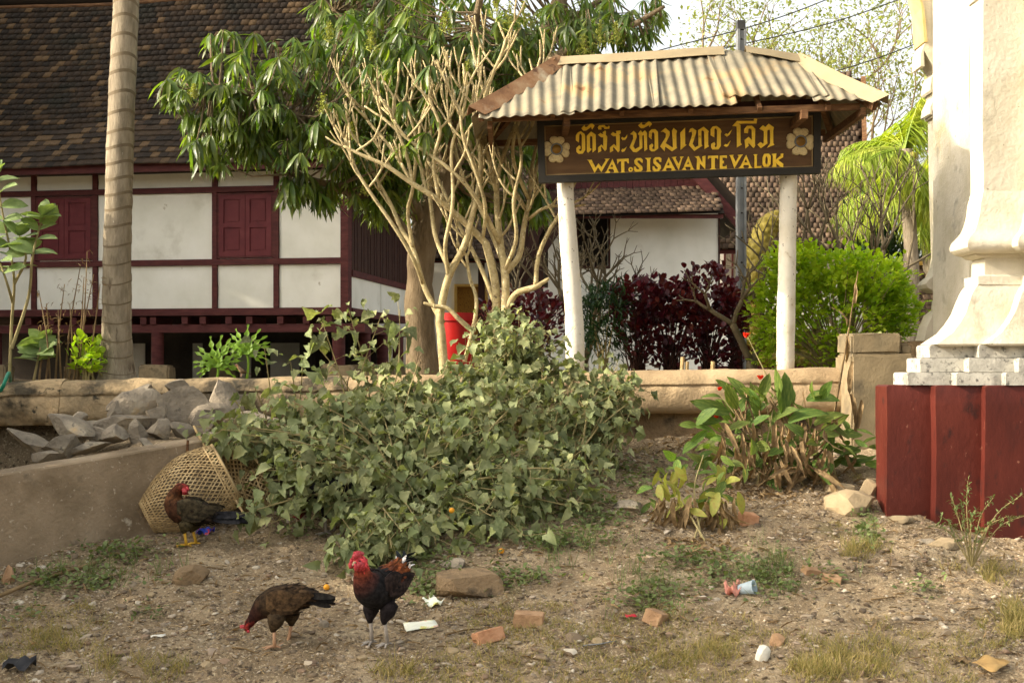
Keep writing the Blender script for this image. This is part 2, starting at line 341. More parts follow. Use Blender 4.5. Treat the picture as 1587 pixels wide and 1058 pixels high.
M_grass = pmat('mixed_grass', [S(122, 124, 66), S(164, 148, 92), S(112, 116, 60), S(188, 168, 116), S(150, 138, 84), S(176, 156, 104)], 3, .8, 0, pos='random', trans=.25)
M_straw = pmat('straw_litter', [S(150, 124, 84), S(178, 152, 108), S(128, 104, 72), S(196, 172, 132)], 3, .9, 0, pos='random')
M_green = pmat('low_weed', [S(84, 98, 58), S(104, 116, 70), S(126, 134, 88)], 3, .65, 0, rnd=.2, trans=.25)
M_red = pmat('red_flower', [S(190, 40, 24), S(214, 60, 30)], 5, .5, 0, trans=.3, tcol=(1.3, .8, .6, 1))
M_signboard = pmat('varnished_board', [S(72, 48, 22), S(84, 58, 28), S(94, 68, 36)], 3, .55, .2, 50, stretch=(1, 6, 8), spots=[(S(96, 82, 56), 5, .62, .15)])
M_signframe = pmat('black_frame', [S(30, 27, 22), S(42, 38, 30)], 5, .6, .2)
M_trim = pmat('pale_bead', [S(118, 96, 60), S(140, 116, 76)], 8, .7, .2)
M_gold = pmat('yellow_letter_paint', [S(222, 178, 40), S(236, 196, 60), S(228, 186, 48)], 10, .5, .2, 60, spots=[(S(176, 132, 24), 9, .64, .1)])
M_petal = pmat('carved_petal', [S(168, 148, 104), S(190, 170, 124), S(150, 128, 88)], 30, .6, .9, 60, dist=.006)
M_ring = pmat('grey_ring', [S(84, 88, 88), S(110, 112, 110)], 10, .45, .1)
M_boss = pmat('bronze_boss', [S(92, 64, 18), S(128, 92, 28)], 10, .35, .2, metal=.3)
M_postw = pmat('flaking_whitewash', [S(196, 188, 168), S(208, 202, 186), S(186, 174, 148)], 3, .9, .5, 30, dist=.012, spots=[(S(146, 128, 96), 6, .66, .05), (S(96, 86, 70), 26, .64, .03)])
M_tin = pmat('galvanised_sheet', [S(108, 102, 86), S(130, 122, 102), S(146, 135, 110)], 4, .7, .25, 40, metal=.15, spots=[(S(152, 128, 90), 2.0, .54, .14), (S(120, 84, 54), 4, .64, .08), (S(196, 190, 174), 60, .70, .03)])
M_rust = pmat('rusty_cap', [S(104, 74, 50), S(132, 98, 68), S(150, 126, 96)], 5, .8, .5, 30, metal=.1, spots=[(S(166, 152, 126), 3, .54, .12), (S(84, 58, 42), 7, .60, .08)])
M_dustcap = pmat('dusty_cap', [S(142, 126, 96), S(158, 143, 112)], 3, .65, .2, 40, metal=.1, spots=[(S(146, 112, 74), 5, .66, .08)])
M_redpl = pmat('red_plinth_paint', [S(66, 23, 16), S(76, 28, 19), S(88, 36, 26)], 3, .55, .35, 26, dist=.012, stretch=(1, 1, .55), spots=[(S(58, 22, 17), 2.0, .52, .14), (S(52, 24, 20), 9, .58, .12), (S(122, 78, 62), 24, .66, .05), (S(128, 90, 70), 2.6, .66, .16)])
M_lime = pmat('cream_limewash', [S(168, 160, 136), S(184, 176, 156), S(196, 189, 172)], 2, .9, .6, 24, dist=.014, spots=[(S(150, 144, 126), 2.2, .62, .12), (S(104, 96, 78), 30, .70, .03), (S(172, 156, 116), 1.6, .58, .16), (S(150, 146, 134), 3.2, .60, .12), (S(120, 112, 94), 11, .68, .05)])
M_lime2 = pmat('stained_limewash', [S(150, 147, 136), S(174, 170, 158), S(194, 190, 176)], 6, .92, .5, 40, spots=[(S(134, 131, 122), 5, .50, .14), (S(98, 96, 90), 22, .56, .10)])
M_yellowc = pmat('faded_yellow_edge', [S(178, 150, 92), S(190, 170, 122)], 4, .9, .2)
M_yellow = pmat('yellow_wash', [S(186, 148, 70), S(200, 168, 96)], 4, .8, .2)
M_olive = pmat('naga_skin', [S(104, 92, 26), S(124, 110, 36), S(142, 126, 52)], 6, .6, .2, 40)
M_pole = pmat('grey_pole', [S(112, 114, 114), S(134, 136, 135)], 4, .7, .3, 40)
M_darkpole = pmat('shade_dark_pole', [S(52, 52, 50), S(70, 70, 66)], 6, .6, .2)
M_bin = pmat('red_planter', [S(150, 22, 20), S(172, 30, 26)], 4, .4, .15)
M_door = pmat('gilded_door', [S(120, 84, 30), S(168, 124, 46), S(96, 60, 24)], 26, .45, .6, 40)
M_wicker = pmat('bamboo_strip', [S(148, 124, 84), S(176, 150, 106), S(194, 170, 126)], 9, .75, .3, 60, rnd=.15, spots=[(S(108, 88, 60), 4, .58, .14)])
M_feather = pmat('plumage', None, 40, .8, .25, 120, rnd=.3, spec=.12, vcol=True)
M_comb = pmat('red_comb', [S(140, 32, 38), S(178, 58, 64), S(204, 104, 108)], 60, .5, .9, 90, dist=.008)
M_legy = pmat('yellow_leg', [S(186, 140, 40), S(206, 164, 62)], 30, .6, .4, 120)
M_legg = pmat('grey_leg', [S(140, 132, 122), S(166, 156, 144)], 30, .6, .4, 120)
M_legp = pmat('pinkish_leg', [S(168, 128, 96), S(190, 152, 120)], 30, .6, .4, 120)
M_beak = pmat('horn_beak', [S(150, 132, 100), S(176, 160, 130)], 20, .4, 0)
M_eye = pmat('eye_black', [S(14, 10, 8), S(24, 16, 10)], 20, .15, 0, spec=.6)
M_paper = pmat('paper', [S(214, 216, 196), S(230, 232, 218)], 10, .8, .1, spots=[(S(206, 206, 110), 9, .55, .08), (S(220, 170, 150), 14, .62, .05)])
M_cup = pmat('clear_plastic', [S(196, 210, 214), S(212, 222, 226)], 8, .25, 0, trans=.5, tcol=(1, 1.05, 1.1, 1), spec=.6)
M_pink = pmat('pink_film', [S(196, 130, 112), S(214, 156, 136)], 9, .5, .2, trans=.3, tcol=(1.2, 1, .9, 1))
M_card = pmat('cardboard', [S(148, 118, 72), S(168, 138, 88)], 8, .9, .3)
M_cable = pmat('cable', [S(40, 40, 42), S(52, 52, 54)], 5, .7, 0)
M_hose = pmat('green_hose', [S(20, 110, 84), S(34, 130, 100)], 5, .4, 0)
M_orange = pmat('orange_fruit', [S(214, 140, 30), S(226, 160, 44)], 5, .4, 0)
M_litb = pmat('blue_wrapper', [S(30, 60, 170), S(60, 90, 190)], 40, .4, 0, spots=[(S(200, 60, 70), 30, .52, .05), (S(220, 220, 230), 45, .62, .04)])
# ------------------------------------------------------------------ ground
WX0, WY0, WDX, WDY = -3.52, 8.8, .72, .64            # foot line of the low concrete wall
def G(x, y, fine=True):
    x = np.asarray(x, float); y = np.asarray(y, float)
    yy = np.where(y < 6.4, 6.4 - 1.2 * (1 - np.exp(-(6.4 - np.minimum(y, 6.4)) / 1.2)), y)
    z = -(3.342 - .223 * yy)
    p = np.stack([x, y, np.zeros_like(x)], 1)
    z = z + .035 * fbm(p, 1.1, 3, 3)
    if fine: z = z + .017 * fbm(p, 6, 3, 9) + .007 * fbm(p, 24, 2, 5)
    s = ((x - WX0) * WDY - (y - WY0) * WDX) / .963          # >0: camera side of the concrete wall
    t = ((x - WX0) * WDX + (y - WY0) * WDY) / .928
    e_ = np.clip((x - 2.9) / .9, 0, 1); z = z - .13 * e_ * e_ * (3 - 2 * e_) * np.clip((10.6 - y) / .8, 0, 1)
    fill = (s < -.16) & (t < 2.6) & (y > 7)
    z = np.where(fill, np.maximum(z, np.minimum(-1.35 + .45 * np.clip(t, -1, 1.6) + .02 * t, -.5)), z)
    dt = np.clip((-3.75 - x) / .35, 0, 1) * np.clip((y - 10.3) / .4, 0, 1) * (s < -.3); z = z - .5 * dt
    return z + EYE
YARD = EYE - .22
_GX, _GY = np.arange(-6.5, 6.0, .03), np.arange(5.5, 12.05, .03)
_gx, _gy = np.meshgrid(_GX, _GY); _GZ = G(_gx.ravel(), _gy.ravel()).reshape(_gx.shape)
def gz(x, y):
    fx = min(max((x + 6.5) / .03, 0), len(_GX) - 1.001); fy = min(max((y - 5.5) / .03, 0), len(_GY) - 1.001); i, j = int(fx), int(fy); a, b = fx - i, fy - j
    return float((_GZ[j, i] * (1 - a) + _GZ[j, i + 1] * a) * (1 - b) + (_GZ[j + 1, i] * (1 - a) + _GZ[j + 1, i + 1] * a) * b)
def onG(px, py):
    """ground point seen at a photograph pixel"""
    Y = 9.0
    for _ in range(40):
        x = (px - CX) / F * Y; z = gz(x, Y) - EYE; Yn = -z * F / max(py - CY, 1); Y = .6 * Y + .4 * min(max(Yn, 6), 12)
    x = (px - CX) / F * Y; return Vector((x, Y, gz(x, Y)))
xs = np.concatenate([[-400, -150, -60, -25, -14, -9, -7, -6], np.arange(-5.4, 4.6, .026), [5, 6, 8, 14, 30, 70, 180, 400]])
ys = np.concatenate([[-60, -20, -6, 0, 3, 5, 6, 6.6], np.arange(7.0, 12.0, .026), [12.0, 12.3, 12.34, 14, 18, 25, 40, 80, 200, 700]])
XX, YY = np.meshgrid(xs, ys); x_, y_ = XX.ravel(), YY.ravel()
z_ = np.where(y_ < 12.32, G(x_, np.minimum(y_, 12.0)), YARD)
nx, ny = len(xs), len(ys); ii = (np.arange(ny - 1)[:, None] * nx + np.arange(nx - 1)[None]).ravel()
attach(np_mesh('ground', np.stack([x_, y_, z_], 1), np.stack([ii, ii + 1, ii + nx + 1, ii + nx], 1), smooth=True), 'ground', M_dirt, origin=(0, 0, 0), kind='structure')
# ------------------------------------------------------------------ boundary wall along the bank
wall = thing('boundary_wall', 'long low masonry wall with rounded buff coping running behind the weeds', 'wall', (0, 12.2, EYE - 1.0))
def ztop(x): return EYE - .12 + (x + 4.8) * (.13 / 7.9)
cop = [(.42, -.07), (.30, -.01), (.17, .0), (.07, -.02), (.035, -.045), (.01, -.07), (-.01, -.10), (-.02, -.13), (-.005, -.15), (-.025, -.18), (-.03, -.22), (-.034, -.26), (-.035, -.30), (-.03, -.34), (-.02, -.37), (.015, -.41), (.13, -.415)]
def wall_run(x0, x1, prof, zf, amp, seed, step=.03):
    n = max(3, int((x1 - x0) / step)); xs_ = np.linspace(x0, x1, n); k = len(prof); P = []
    for x in xs_: P += [(x, 12.03 + a, zf(x) + b) for a, b in prof]
    P = np.array(P); am = amp * np.clip(1.2 - (P[:, 0] + 5) / 7, .55, 1.2)
    d = am * fbm(P, 3.2, 4, seed); d2 = am * fbm(P + 9, 2.6, 4, seed + 3)
    d = d + .35 * am * fbm(P, 11, 3, seed + 7) - am * .9 * np.clip(fbm(P, 5, 3, seed + 11) - .55, 0, 1); P[:, 1] -= d; P[:, 2] += d2 * .6 - .3 * am
    Fc = [(i * k + j, (i + 1) * k + j, (i + 1) * k + j + 1, i * k + j + 1) for i in range(n - 1) for j in range(k - 1)]
    mb = MB(); mb.add(P.tolist(), Fc)
    mb.f.append(tuple(range(k))); mb.m.append(0); mb.f.append(tuple((n - 1) * k + j for j in reversed(range(k)))); mb.m.append(0)
    return mb
for i, (a, b) in enumerate([(-14, -7.2), (-7.19, -4.25), (-4.24, -1.55), (-1.54, .862), (.87, 3.12)]):
    wall_run(a, b, cop, ztop, .03, 5 + i).build('coping', M_coping_old if i < 3 else M_coping, wall, angle=50)
low = [(.12, -.40), (.125, -.55), (.115, -.7), (.12, -.9), (.10, -1.25)]
wall_run(-2.6, 3.14, low, ztop, .05, 31).build('lower_wall', M_lower, wall, angle=60)
wall_run(-14, -2.602, [(a + .22, b) for a, b in low] , ztop, .05, 33).build('lower_wall', M_void, wall, angle=60)  # deeper recess and dark colour stand for the shade under the coping
for i in range(3):
    x = .45 + i * .155; mb = MB(); mb.box(x, x + .145, 12.00, 12.1, ztop(x) - .285 + .004 * i, ztop(x) - .225); mb.build('brick', M_brickr, wall)
# ------------------------------------------------------------------ low concrete wall at left
cw = thing('concrete_wall', 'low bare concrete ramp wall sloping up from the left edge', 'wall', (WX0, WY0, EYE - 1.4))
D = Vector((WDX, WDY, 0)); D.normalize(); Nn = Vector((-D.y, D.x, 0)); Pp = []
nT, k = 90, 9
sec = [(0, -1.6), (0, -.6), (0, -.3), (0, -.1), (.0, -.012), (.012, 0), (.15, .004), (.29, 0), (.30, -.012), (.30, -.5), (.30, -1.2)]
for i in range(nT + 1):
    t = -3.2 + 5.75 * i / nT; zt = EYE - .735 + .118 * t
    for a, b in sec:
        q = Vector((WX0, WY0, 0)) + D * t + Nn * a; Pp.append((q.x, q.y, zt + b))
Pp = np.array(Pp); dd = fbm(Pp, 2.2, 4, 77) * .010 + fbm(Pp, 14, 2, 78) * .003
Pp[:, :2] -= np.array([Nn.x, Nn.y])[None] * dd[:, None]; Pp[:, 2] += .7 * dd
k = len(sec); mb = MB(); mb.add(Pp.tolist(), [(i * k + j, i * k + j + 1, (i + 1) * k + j + 1, (i + 1) * k + j) for i in range(nT) for j in range(k - 1)])
for e in (0, nT): mb.f.append(tuple(e * k + j for j in range(k))); mb.m.append(0)
mb.build('wall_body', M_concrete, cw, angle=40)
# ------------------------------------------------------------------ rough boxes (end pier)
def rough_box(x0, x1, y0, y1, z0, z1, amp=.012, cell=.05, seed=1, rnd=.02):
    import bmesh
    bm = bmesh.new(); bmesh.ops.create_cube(bm, size=1)
    for v in bm.verts: v.co = ((x0 + x1) / 2 + v.co.x * (x1 - x0), (y0 + y1) / 2 + v.co.y * (y1 - y0), (z0 + z1) / 2 + v.co.z * (z1 - z0))
    bmesh.ops.bevel(bm, geom=bm.edges[:], offset=rnd, segments=2, affect='EDGES')
    for ax, (a, b) in enumerate(((x0, x1), (y0, y1), (z0, z1))):
        n = int((b - a) / cell)
        for i in range(1, n):
            no = [0, 0, 0]; no[ax] = 1; pt = [0, 0, 0]; pt[ax] = a + (b - a) * i / n
            bmesh.ops.bisect_plane(bm, geom=bm.verts[:] + bm.edges[:] + bm.faces[:], plane_co=pt, plane_no=no)
    V = np.array([v.co[:] for v in bm.verts]); V += amp * np.stack([fbm(V, 5, 3, seed), fbm(V, 5, 3, seed + 1), fbm(V, 5, 3, seed + 2)], 1)
    mb = MB(); bm.verts.index_update(); mb.add(V.tolist(), [[v.index for v in f.verts] for f in bm.faces]); bm.free(); return mb
pier = thing('wall_pier', 'square stepped masonry pier ending the low wall beside the gate', 'pier', (3.4, 11.9, EYE - .8))
rough_box(3.09, 3.66, 11.66, 12.25, EYE - .95, EYE + .125, .01, .06, 3).build('pier_body', M_pier, pier, angle=40)
rough_box(3.10, 3.55, 11.68, 12.2, EYE + .126, EYE + .315, .012, .05, 5).build('pier_cap', M_pier, pier, angle=40)
rough_box(3.555, 3.66, 11.72, 12.15, EYE + .127, EYE + .22, .012, .05, 6).build('pier_step', M_pier, pier, angle=40)
# ------------------------------------------------------------------ rubble pile behind the concrete wall
RG = 'rubble stones heaped behind the concrete wall'
def stone(px, py, Y, wpx, hpx, seed, label, mat=M_rock, rot=0, tilt=0, name='rubble_stone', group=RG, dy=.8, sub=3, cuts=8, sink=0.):
    s_ = Y / F; V, Fc = rock(seed, wpx * s_ / 2, wpx * s_ / 2 * dy, hpx * s_ / 2, cuts, sub, .05, .32, .66)
    c, s2 = math.cos(tilt), math.sin(tilt); V = V @ np.array([[c, 0, s2], [0, 1, 0], [-s2, 0, c]])
    c, s2 = math.cos(rot), math.sin(rot); V = V @ np.array([[c, s2, 0], [-s2, c, 0], [0, 0, 1]])
    V = V + np.array(at(px, py, Y)[:]) + np.array([0, 0, -sink])
    o = attach(np_mesh(name, V, Fc), name, mat, label=label, cat='stone', group=group); o.data.set_sharp_from_angle(angle=math.radians(22)); return o
gen = 'smaller grey rubble stone wedged among bigger ones in the heap'
for a in [(275, 637, 11.2, 86, 56, 1, 'largest pale boulder at the top of the rubble heap'), (345, 628, 11.4, 62, 58, 2, 'tall tan lit boulder right of the largest pale one in the heap'),
          (190, 652, 10.9, 92, 36, 3, 'long dark overhanging slab stone over the middle of the heap'), (205, 628, 11.4, 80, 34, 4, 'brownish wedge stone behind the long dark slab'),
          (105, 664, 10.6, 74, 26, 5, 'flat tilted orange lit slab at the left of the heap', .35), (64, 690, 10.4, 92, 22, 6, 'lowest thin tilted slab at the left tip of the heap', .45),
          (186, 676, 10.6, 48, 30, 7, 'dark blocky stone under the left end of the overhanging slab'), (217, 670, 10.6, 30, 36, 8, 'upright dark stone right under the long overhanging slab'), (247, 667, 10.7, 44, 30, 9, 'squarish grey stone directly below the largest pale boulder'), (152, 675, 10.7, 34, 22, 10, 'small grey stone between flat orange slab and overhanging slab'), (100, 693, 10.2, 56, 34, 11, 'rounded grey stone low in front of the lowest thin slab'),
          (312, 652, 10.9, 34, 30, 12, 'small pale stone right below the largest pale boulder'), (280, 668, 10.7, 36, 20, 13, 'low flat grey stone on the concrete wall edge below the largest boulder'), (355, 655, 11.0, 50, 22, 14, 'flat stone at the right foot of the tall tan boulder'), (390, 645, 11.3, 54, 28, 15, 'grey stone near the weed shoot right of the tall tan boulder'), (120, 650, 11.2, 30, 20, 16, 'small stone peeping out behind the flat orange lit slab'),
          (275, 604, 11.75, 48, 26, 17, 'pale rounded stone resting against the wall coping above the heap'), (218, 612, 11.6, 38, 26, 18, 'small brown stone behind the wedge stone near the coping'),
          (144, 690, 10.3, 70, 16, 21, 'thin long stone lying along the top edge of the concrete wall'), (330, 680, 10.9, 44, 18, 22, 'low dark stone beside the weeds at the right end of the heap'), (72, 706, 10.0, 50, 16, 23, 'lowest flat stone behind the left part of the concrete wall'), (180, 640, 11.2, 34, 30, 24, 'stone filling the gap between wedge stone and overhanging slab'), (240, 645, 11.1, 30, 30, 25, 'stone wedged left of the largest pale boulder'), (135, 664, 10.9, 40, 30, 26, 'grey stone left of the overhanging slab in the middle of the heap'),
          (415, 662, 11.3, 40, 24, 27, 'rightmost stone of the heap half behind weed leaves'), (370, 618, 11.7, 34, 22, 28, 'small stone behind the tall tan boulder against the wall'), (230, 690, 10.3, 40, 14, 29, 'thin stone resting behind the concrete wall under the middle of the heap'), (300, 636, 11.5, 36, 40, 30, 'stone between the largest boulder and the tall tan one'), (150, 706, 10.0, 60, 18, 34, 'broad low stone leaning on the back of the concrete wall'), (215, 640, 11.3, 50, 40, 35, 'brown stone hidden between wedge stone and pale boulder'), (330, 650, 11.2, 60, 40, 36, 'broad grey stone below the tall tan boulder'),]:
    stone(a[0], a[1], a[2], a[3] * 1.22, a[4] * 1.36, a[5] + 40, a[6], tilt=-(a[7] if len(a) > 7 else random.uniform(-.25, .25)), rot=random.uniform(-.3, .3))


# far wooded ridge closing the horizon behind the temple yard
th = np.linspace(-1.45, 1.45, 240); rows_ = 7; Pv = []
hgt = 15 + 5 * fbm(np.stack([th * 9, th * 0, th * 0], 1), 1, 4, 61) + 3 * fbm(np.stack([th * 60, th * 0, th * 0], 1), 1, 3, 63)
for j in range(rows_):
    t = j / (rows_ - 1); rr = 300 + 40 * t + 3 * fbm(np.stack([th * 80, th * 0 + j, th * 0], 1), 1, 2, 65); Pv.append(np.stack([rr * np.sin(th), rr * np.cos(th), YARD - 1 + hgt * math.sin(t * math.pi / 2) + 1.2 * fbm(np.stack([th * 90, th * 0 + j * 3, th * 0], 1), 1, 2, 67)], 1))
Pv = np.concatenate(Pv); nt_ = len(th); ii = (np.arange(rows_ - 1)[:, None] * nt_ + np.arange(nt_ - 1)[None]).ravel()
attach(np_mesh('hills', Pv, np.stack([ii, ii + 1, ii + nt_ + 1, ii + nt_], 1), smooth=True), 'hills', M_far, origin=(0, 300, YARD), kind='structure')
# ------------------------------------------------------------------ timber framed house on stilts (left)
hu = Vector((1, -.157, 0)).normalized(); hw = Vector((.157, 1, 0)).normalized(); HC = Vector(((540 - CX) / F * 19.6, 19.6, 0))
def hs(px):   # distance along the facade where a photograph column crosses it
    k = (px - CX) / F; return (k * HC.y - HC.x) / (hu.x - k * hu.y)
def hz(py): return EYE + (CY - py) / F * 20.0
def hp(s, d, z): q = HC + hu * s + hw * d; return Vector((q.x, q.y, z))
house = thing('stilt_house', 'white walled timber framed house on short red stilts under a dark tiled roof', 'house', HC + Vector((0, 0, YARD)))
def hbox(mb, s0, s1, d0, d1, z0, z1): return mb.hexa([hp(s0, d0, z0), hp(s1, d0, z0), hp(s1, d1, z0), hp(s0, d1, z0), hp(s0, d0, z1), hp(s1, d0, z1), hp(s1, d1, z1), hp(s0, d1, z1)])
def hpart(name, m, s0, s1, d0, d1, z0, z1, parent=None, label=None): return hbox(MB(), s0, s1, d0, d1, z0, z1).build(name, m, parent or house, label=label)
SL = hs(-330); DEP = 3.7
for py0, py1, pr in ((478, 489, .0), (402.5, 411.5, .004), (291, 299.5, .004)):
    hpart('rail', M_maroon, SL, -.11, -.05 - pr, .1, hz(py1), hz(py0))
posts = [-230, -145, 50, 145, 330, 425]
for px in posts:
    s = hs(px)
    for a, b in ((478, 411.5), (402.5, 299.5), (291, 266)): hpart('stud', M_maroon, s, s + .078, -.045, .09, hz(a) + .003, hz(b) - .003)
hpart('corner_post', M_maroon, -.11, .012, -.06, .14, hz(490), hz(262))
edges = [-330] + [p for p in posts] + [532]
for i in range(len(edges) - 1):
    a, b = hs(edges[i]) + (.08 if i else 0), hs(edges[i + 1]) - .004 if i < len(edges) - 2 else -.112
    win = edges[i] in (50, 330, -230)
    for t, (p0, p1) in enumerate(((478, 411.5), (402.5, 299.5), (291, 268))):
        if win and t == 1: continue
        mb = MB(); ns = 10; z0, z1 = hz(p0) + .003, hz(p1) - .003; vs = []
        for zz in range(7):
            for q in range(ns + 1): vs.append(hp(a + .004 + (b - a - .008) * q / ns, .0 + .006 * math.sin(q * 1.9 + zz * 1.3 + i), z0 + (z1 - z0) * zz / 6))
        mb.add(vs, [(r * (ns + 1) + q, r * (ns + 1) + q + 1, (r + 1) * (ns + 1) + q + 1, (r + 1) * (ns + 1) + q) for r in range(6) for q in range(ns)])
        mb.build('wall_panel', M_plaster, house, smooth=True, fix=False)
    if win:
        z0, z1 = hz(401), hz(301); hpart('window_backing', M_darkwood, a, b, .03, .06, z0, z1)
        m_ = (a + b) / 2; fr = .07
        for (s0, s1) in ((a + .035, m_ - .004), (m_ + .004, b - .035)):
            sh = hpart('shutter', M_shutter, s0, s1, -.012, .022, z0 + .03, z1 - .03)
            mb = MB(); mid = (z0 + z1) / 2
            for q in ((s0, s0 + fr, z0 + .03, z1 - .03), (s1 - fr, s1, z0 + .03, z1 - .03), (s0 + fr, s1 - fr, z0 + .03, z0 + .03 + fr), (s0 + fr, s1 - fr, z1 - .03 - fr, z1 - .03), (s0 + fr, s1 - fr, mid - .035, mid + .035)):
                hbox(mb, q[0], q[1], -.032, -.0125, q[2], q[3])
            mb.build('shutter_frame', M_shutter, sh)
            for q in ((z0 + .1 + .03, mid - .065), (mid + .065, z1 - .13)): hpart('shutter_panel', M_shutter, s0 + fr + .03, s1 - fr - .03, -.022, -.0126, q[0], q[1], sh)
        mb = MB()
        for q in ((a, a + .033, z0, z1), (b - .033, b, z0, z1), (a + .033, b - .033, z0, z0 + .028), (a + .033, b - .033, z1 - .028, z1)): hbox(mb, q[0], q[1], -.03, .02, q[2], q[3])
        mb.build('window_frame', M_maroon, house)
# side wall: white dado panels under a screen of upright slats
zs0, zs1, zs2 = hz(478), hz(430), hz(300)
for i in range(2): hpart('wall_panel', M_plaster, -.03, 0, .15 + i * 1.8, 1.92 + i * 1.8, zs0 + .004, zs1)
hpart('side_rail', M_maroon, -.06, .03, .14, DEP, zs1 + .003, zs1 + .1)
hpart('sill_beam', M_maroon, -.06, .03, .14, DEP, hz(490), zs0)
for i in range(27):
    d = .16 + i * .131; hpart('slat', M_darkwood, -.02 + .006 * (i % 3), .012 + .006 * (i % 3), d, d + .118, zs1 + .105, zs2 + .6)
hpart('corner_post', M_maroon, -.11, .02, DEP, DEP + .12, hz(490), hz(270))
hpart('back_wall', M_plaster, SL, -.11, DEP, DEP + .1, hz(490), hz(262))
# floor structure
hpart('floor_deck', M_darkwood, SL, -.07, .11, DEP - .01, hz(489), hz(481))
for i, px in enumerate((40, 75, 110, 185, 218, 233, 282, 310, 350, 382, 430, 470, 505)):
    s = hs(px); hpart('joist_end', M_maroon, s, s + .1, -.02, .6, hz(502), hz(491))
hpart('bearer', M_maroon, SL, .25, .02, .2, hz(515), hz(502.5))
hpart('side_bearer', M_maroon, -.22, -.02, .21, DEP + .3, hz(514), hz(502))
def hpost(s, d, r=.1, plinth=True):
    q = hp(s, d, 0); MB().tube([(q.x, q.y, YARD + .05), (q.x, q.y, hz(512))], r, 12).build('stilt', M_maroon, house, angle=50)
    if plinth:
        q = hp(s - .22, d - .24, 0); rough_box(q.x, q.x + .48, q.y, q.y + .44, YARD - .1, YARD + .27, .015, .09, int(abs(s) * 10) + 3, .03).build('plinth', M_stone, house, angle=40)
for s in (-10.6, -8.6, -5.9, hs(240), hs(522)): hpost(s, .1)
for d in (1.35, 2.5, 3.6): hpost(-.12, d)
for s in (-8.6, -5.9, hs(240)): hpost(s, 2.9)
# dark back for the unlit void of the undercroft with whitewashed panels
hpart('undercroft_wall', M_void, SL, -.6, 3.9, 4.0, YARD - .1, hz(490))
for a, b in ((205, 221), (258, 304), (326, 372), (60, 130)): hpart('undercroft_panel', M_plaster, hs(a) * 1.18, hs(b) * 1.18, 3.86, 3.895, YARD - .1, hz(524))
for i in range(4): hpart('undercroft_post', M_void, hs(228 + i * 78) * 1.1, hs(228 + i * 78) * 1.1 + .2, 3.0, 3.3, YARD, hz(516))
# roof: fascia, boards and individual tiles
e0 = (-.55, hz(262)); slope = math.radians(49); RL = 4.5; kx, kz = math.cos(slope), math.sin(slope); SR = .75
def rp(s, v, h=0.):  # point on the roof: along eave, up the slope, above the slope
    sag = -.13 * math.sin(math.pi * min(v / RL, 1)) + .02 * math.sin(s * 1.7 + 1)
    h2 = h + sag; return hp(s, e0[0] + v * kx - h2 * kz, e0[1] + v * kz + h2 * kx)
hpart('fascia', M_maroon, SL, SR, e0[0] + .02, e0[0] + .07, hz(273), hz(257))
mb = MB(); vs = []
for i in range(13):
    for s in (SL, SR): vs.append(rp(s, RL * i / 12, -.03))
mb.add(vs, [(2 * i, 2 * i + 1, 2 * i + 3, 2 * i + 2) for i in range(12)]); mb.build('roof_boards', M_deck, house)
mb = MB(); mb.add([hp(SR - .04, .0, hz(300)), hp(SR - .04, 3.8, hz(300)), rp(SR - .04, RL * .98, -.1)], [(0, 1, 2)]); mb.build('gable_wall', M_darkwood, house)
mb = MB(); q = [rp(SL, RL, -.05), rp(SR, RL, -.05), hp(SR, 5.2, hz(262)), hp(SL, 5.2, hz(262))]; mb.add(q, [(0, 1, 2, 3)]); mb.build('rear_slope', M_deck, house)
tw, te = .134, .148
tV = np.array([(0, 0, 0), (1, 0, 0), (1, 1, 0), (0, 1, 0), (0, 0, 1), (1, 0, 1), (1, 1, 1), (0, 1, 1)], float); tV[:, 0] -= .5
tF = np.array([(4, 5, 6), (4, 6, 7), (0, 1, 5), (0, 5, 4), (1, 2, 6), (1, 6, 5), (3, 0, 4), (3, 4, 7), (2, 3, 7), (2, 7, 6)])
P, R, Sz = [], [], []
sL2 = SL
for r in range(30):
    nn = int((SR - sL2) / tw)
    for i in range(nn):
        s = sL2 + (i + .5 * (r % 2) + random.uniform(-.04, .04)) * tw; v = -.05 + r * te + random.uniform(-.006, .006)
        up = (rp(s, v + te) - rp(s, v)).normalized(); ti = random.uniform(-.03, .03); ux = (hu + up * ti).normalized(); nz = ux.cross(up).normalized(); tiltv = (up - nz * random.uniform(.11, .15)).normalized(); nz = ux.cross(tiltv)
        P.append(rp(s, v, .035 + random.uniform(0, .004))[:]); R.append(np.array([ux, tiltv, nz]).T); Sz.append((tw * random.uniform(.98, 1.0), te * 1.35, random.uniform(.018, .024)))
P, R, Sz = np.array(P), np.array(R), np.array(Sz)
vis = ((P[:, 0] / P[:, 1] * F + CX) < 330)
order = np.argsort(-(vis * 100 - P[:, 1]))[:300]; sel = np.zeros(len(P), bool); sel[order] = True
tm = np_mesh('roof_tile', tV, tF); tm.materials.append(M_tile)
for i in np.nonzero(sel)[0]: inst(tm, 'roof_tile', house, Matrix.Translation(Vector(P[i])) @ Matrix(R[i].tolist()).to_4x4() @ Matrix.Diagonal((*Sz[i], 1)))
V, Fc = scatter((tV, tF), P[~sel], R[~sel], Sz[~sel]); attach(np_mesh('roof_tiling', V, Fc), 'roof_tiling', M_tile, house, kind='stuff')
mb = MB(); mb.tube([rp(SL + (SR - SL) * i / 20, RL + .06, .05) for i in range(21)], .13, 10); mb.build('ridge_roll', M_deck, house, smooth=True)
mb = MB(); mb.tube([rp(SL + (SR - SL) * i / 20, RL - .1, .03) for i in range(21)], .045, 8); mb.build('ridge_mortar', M_wood, house, smooth=True)
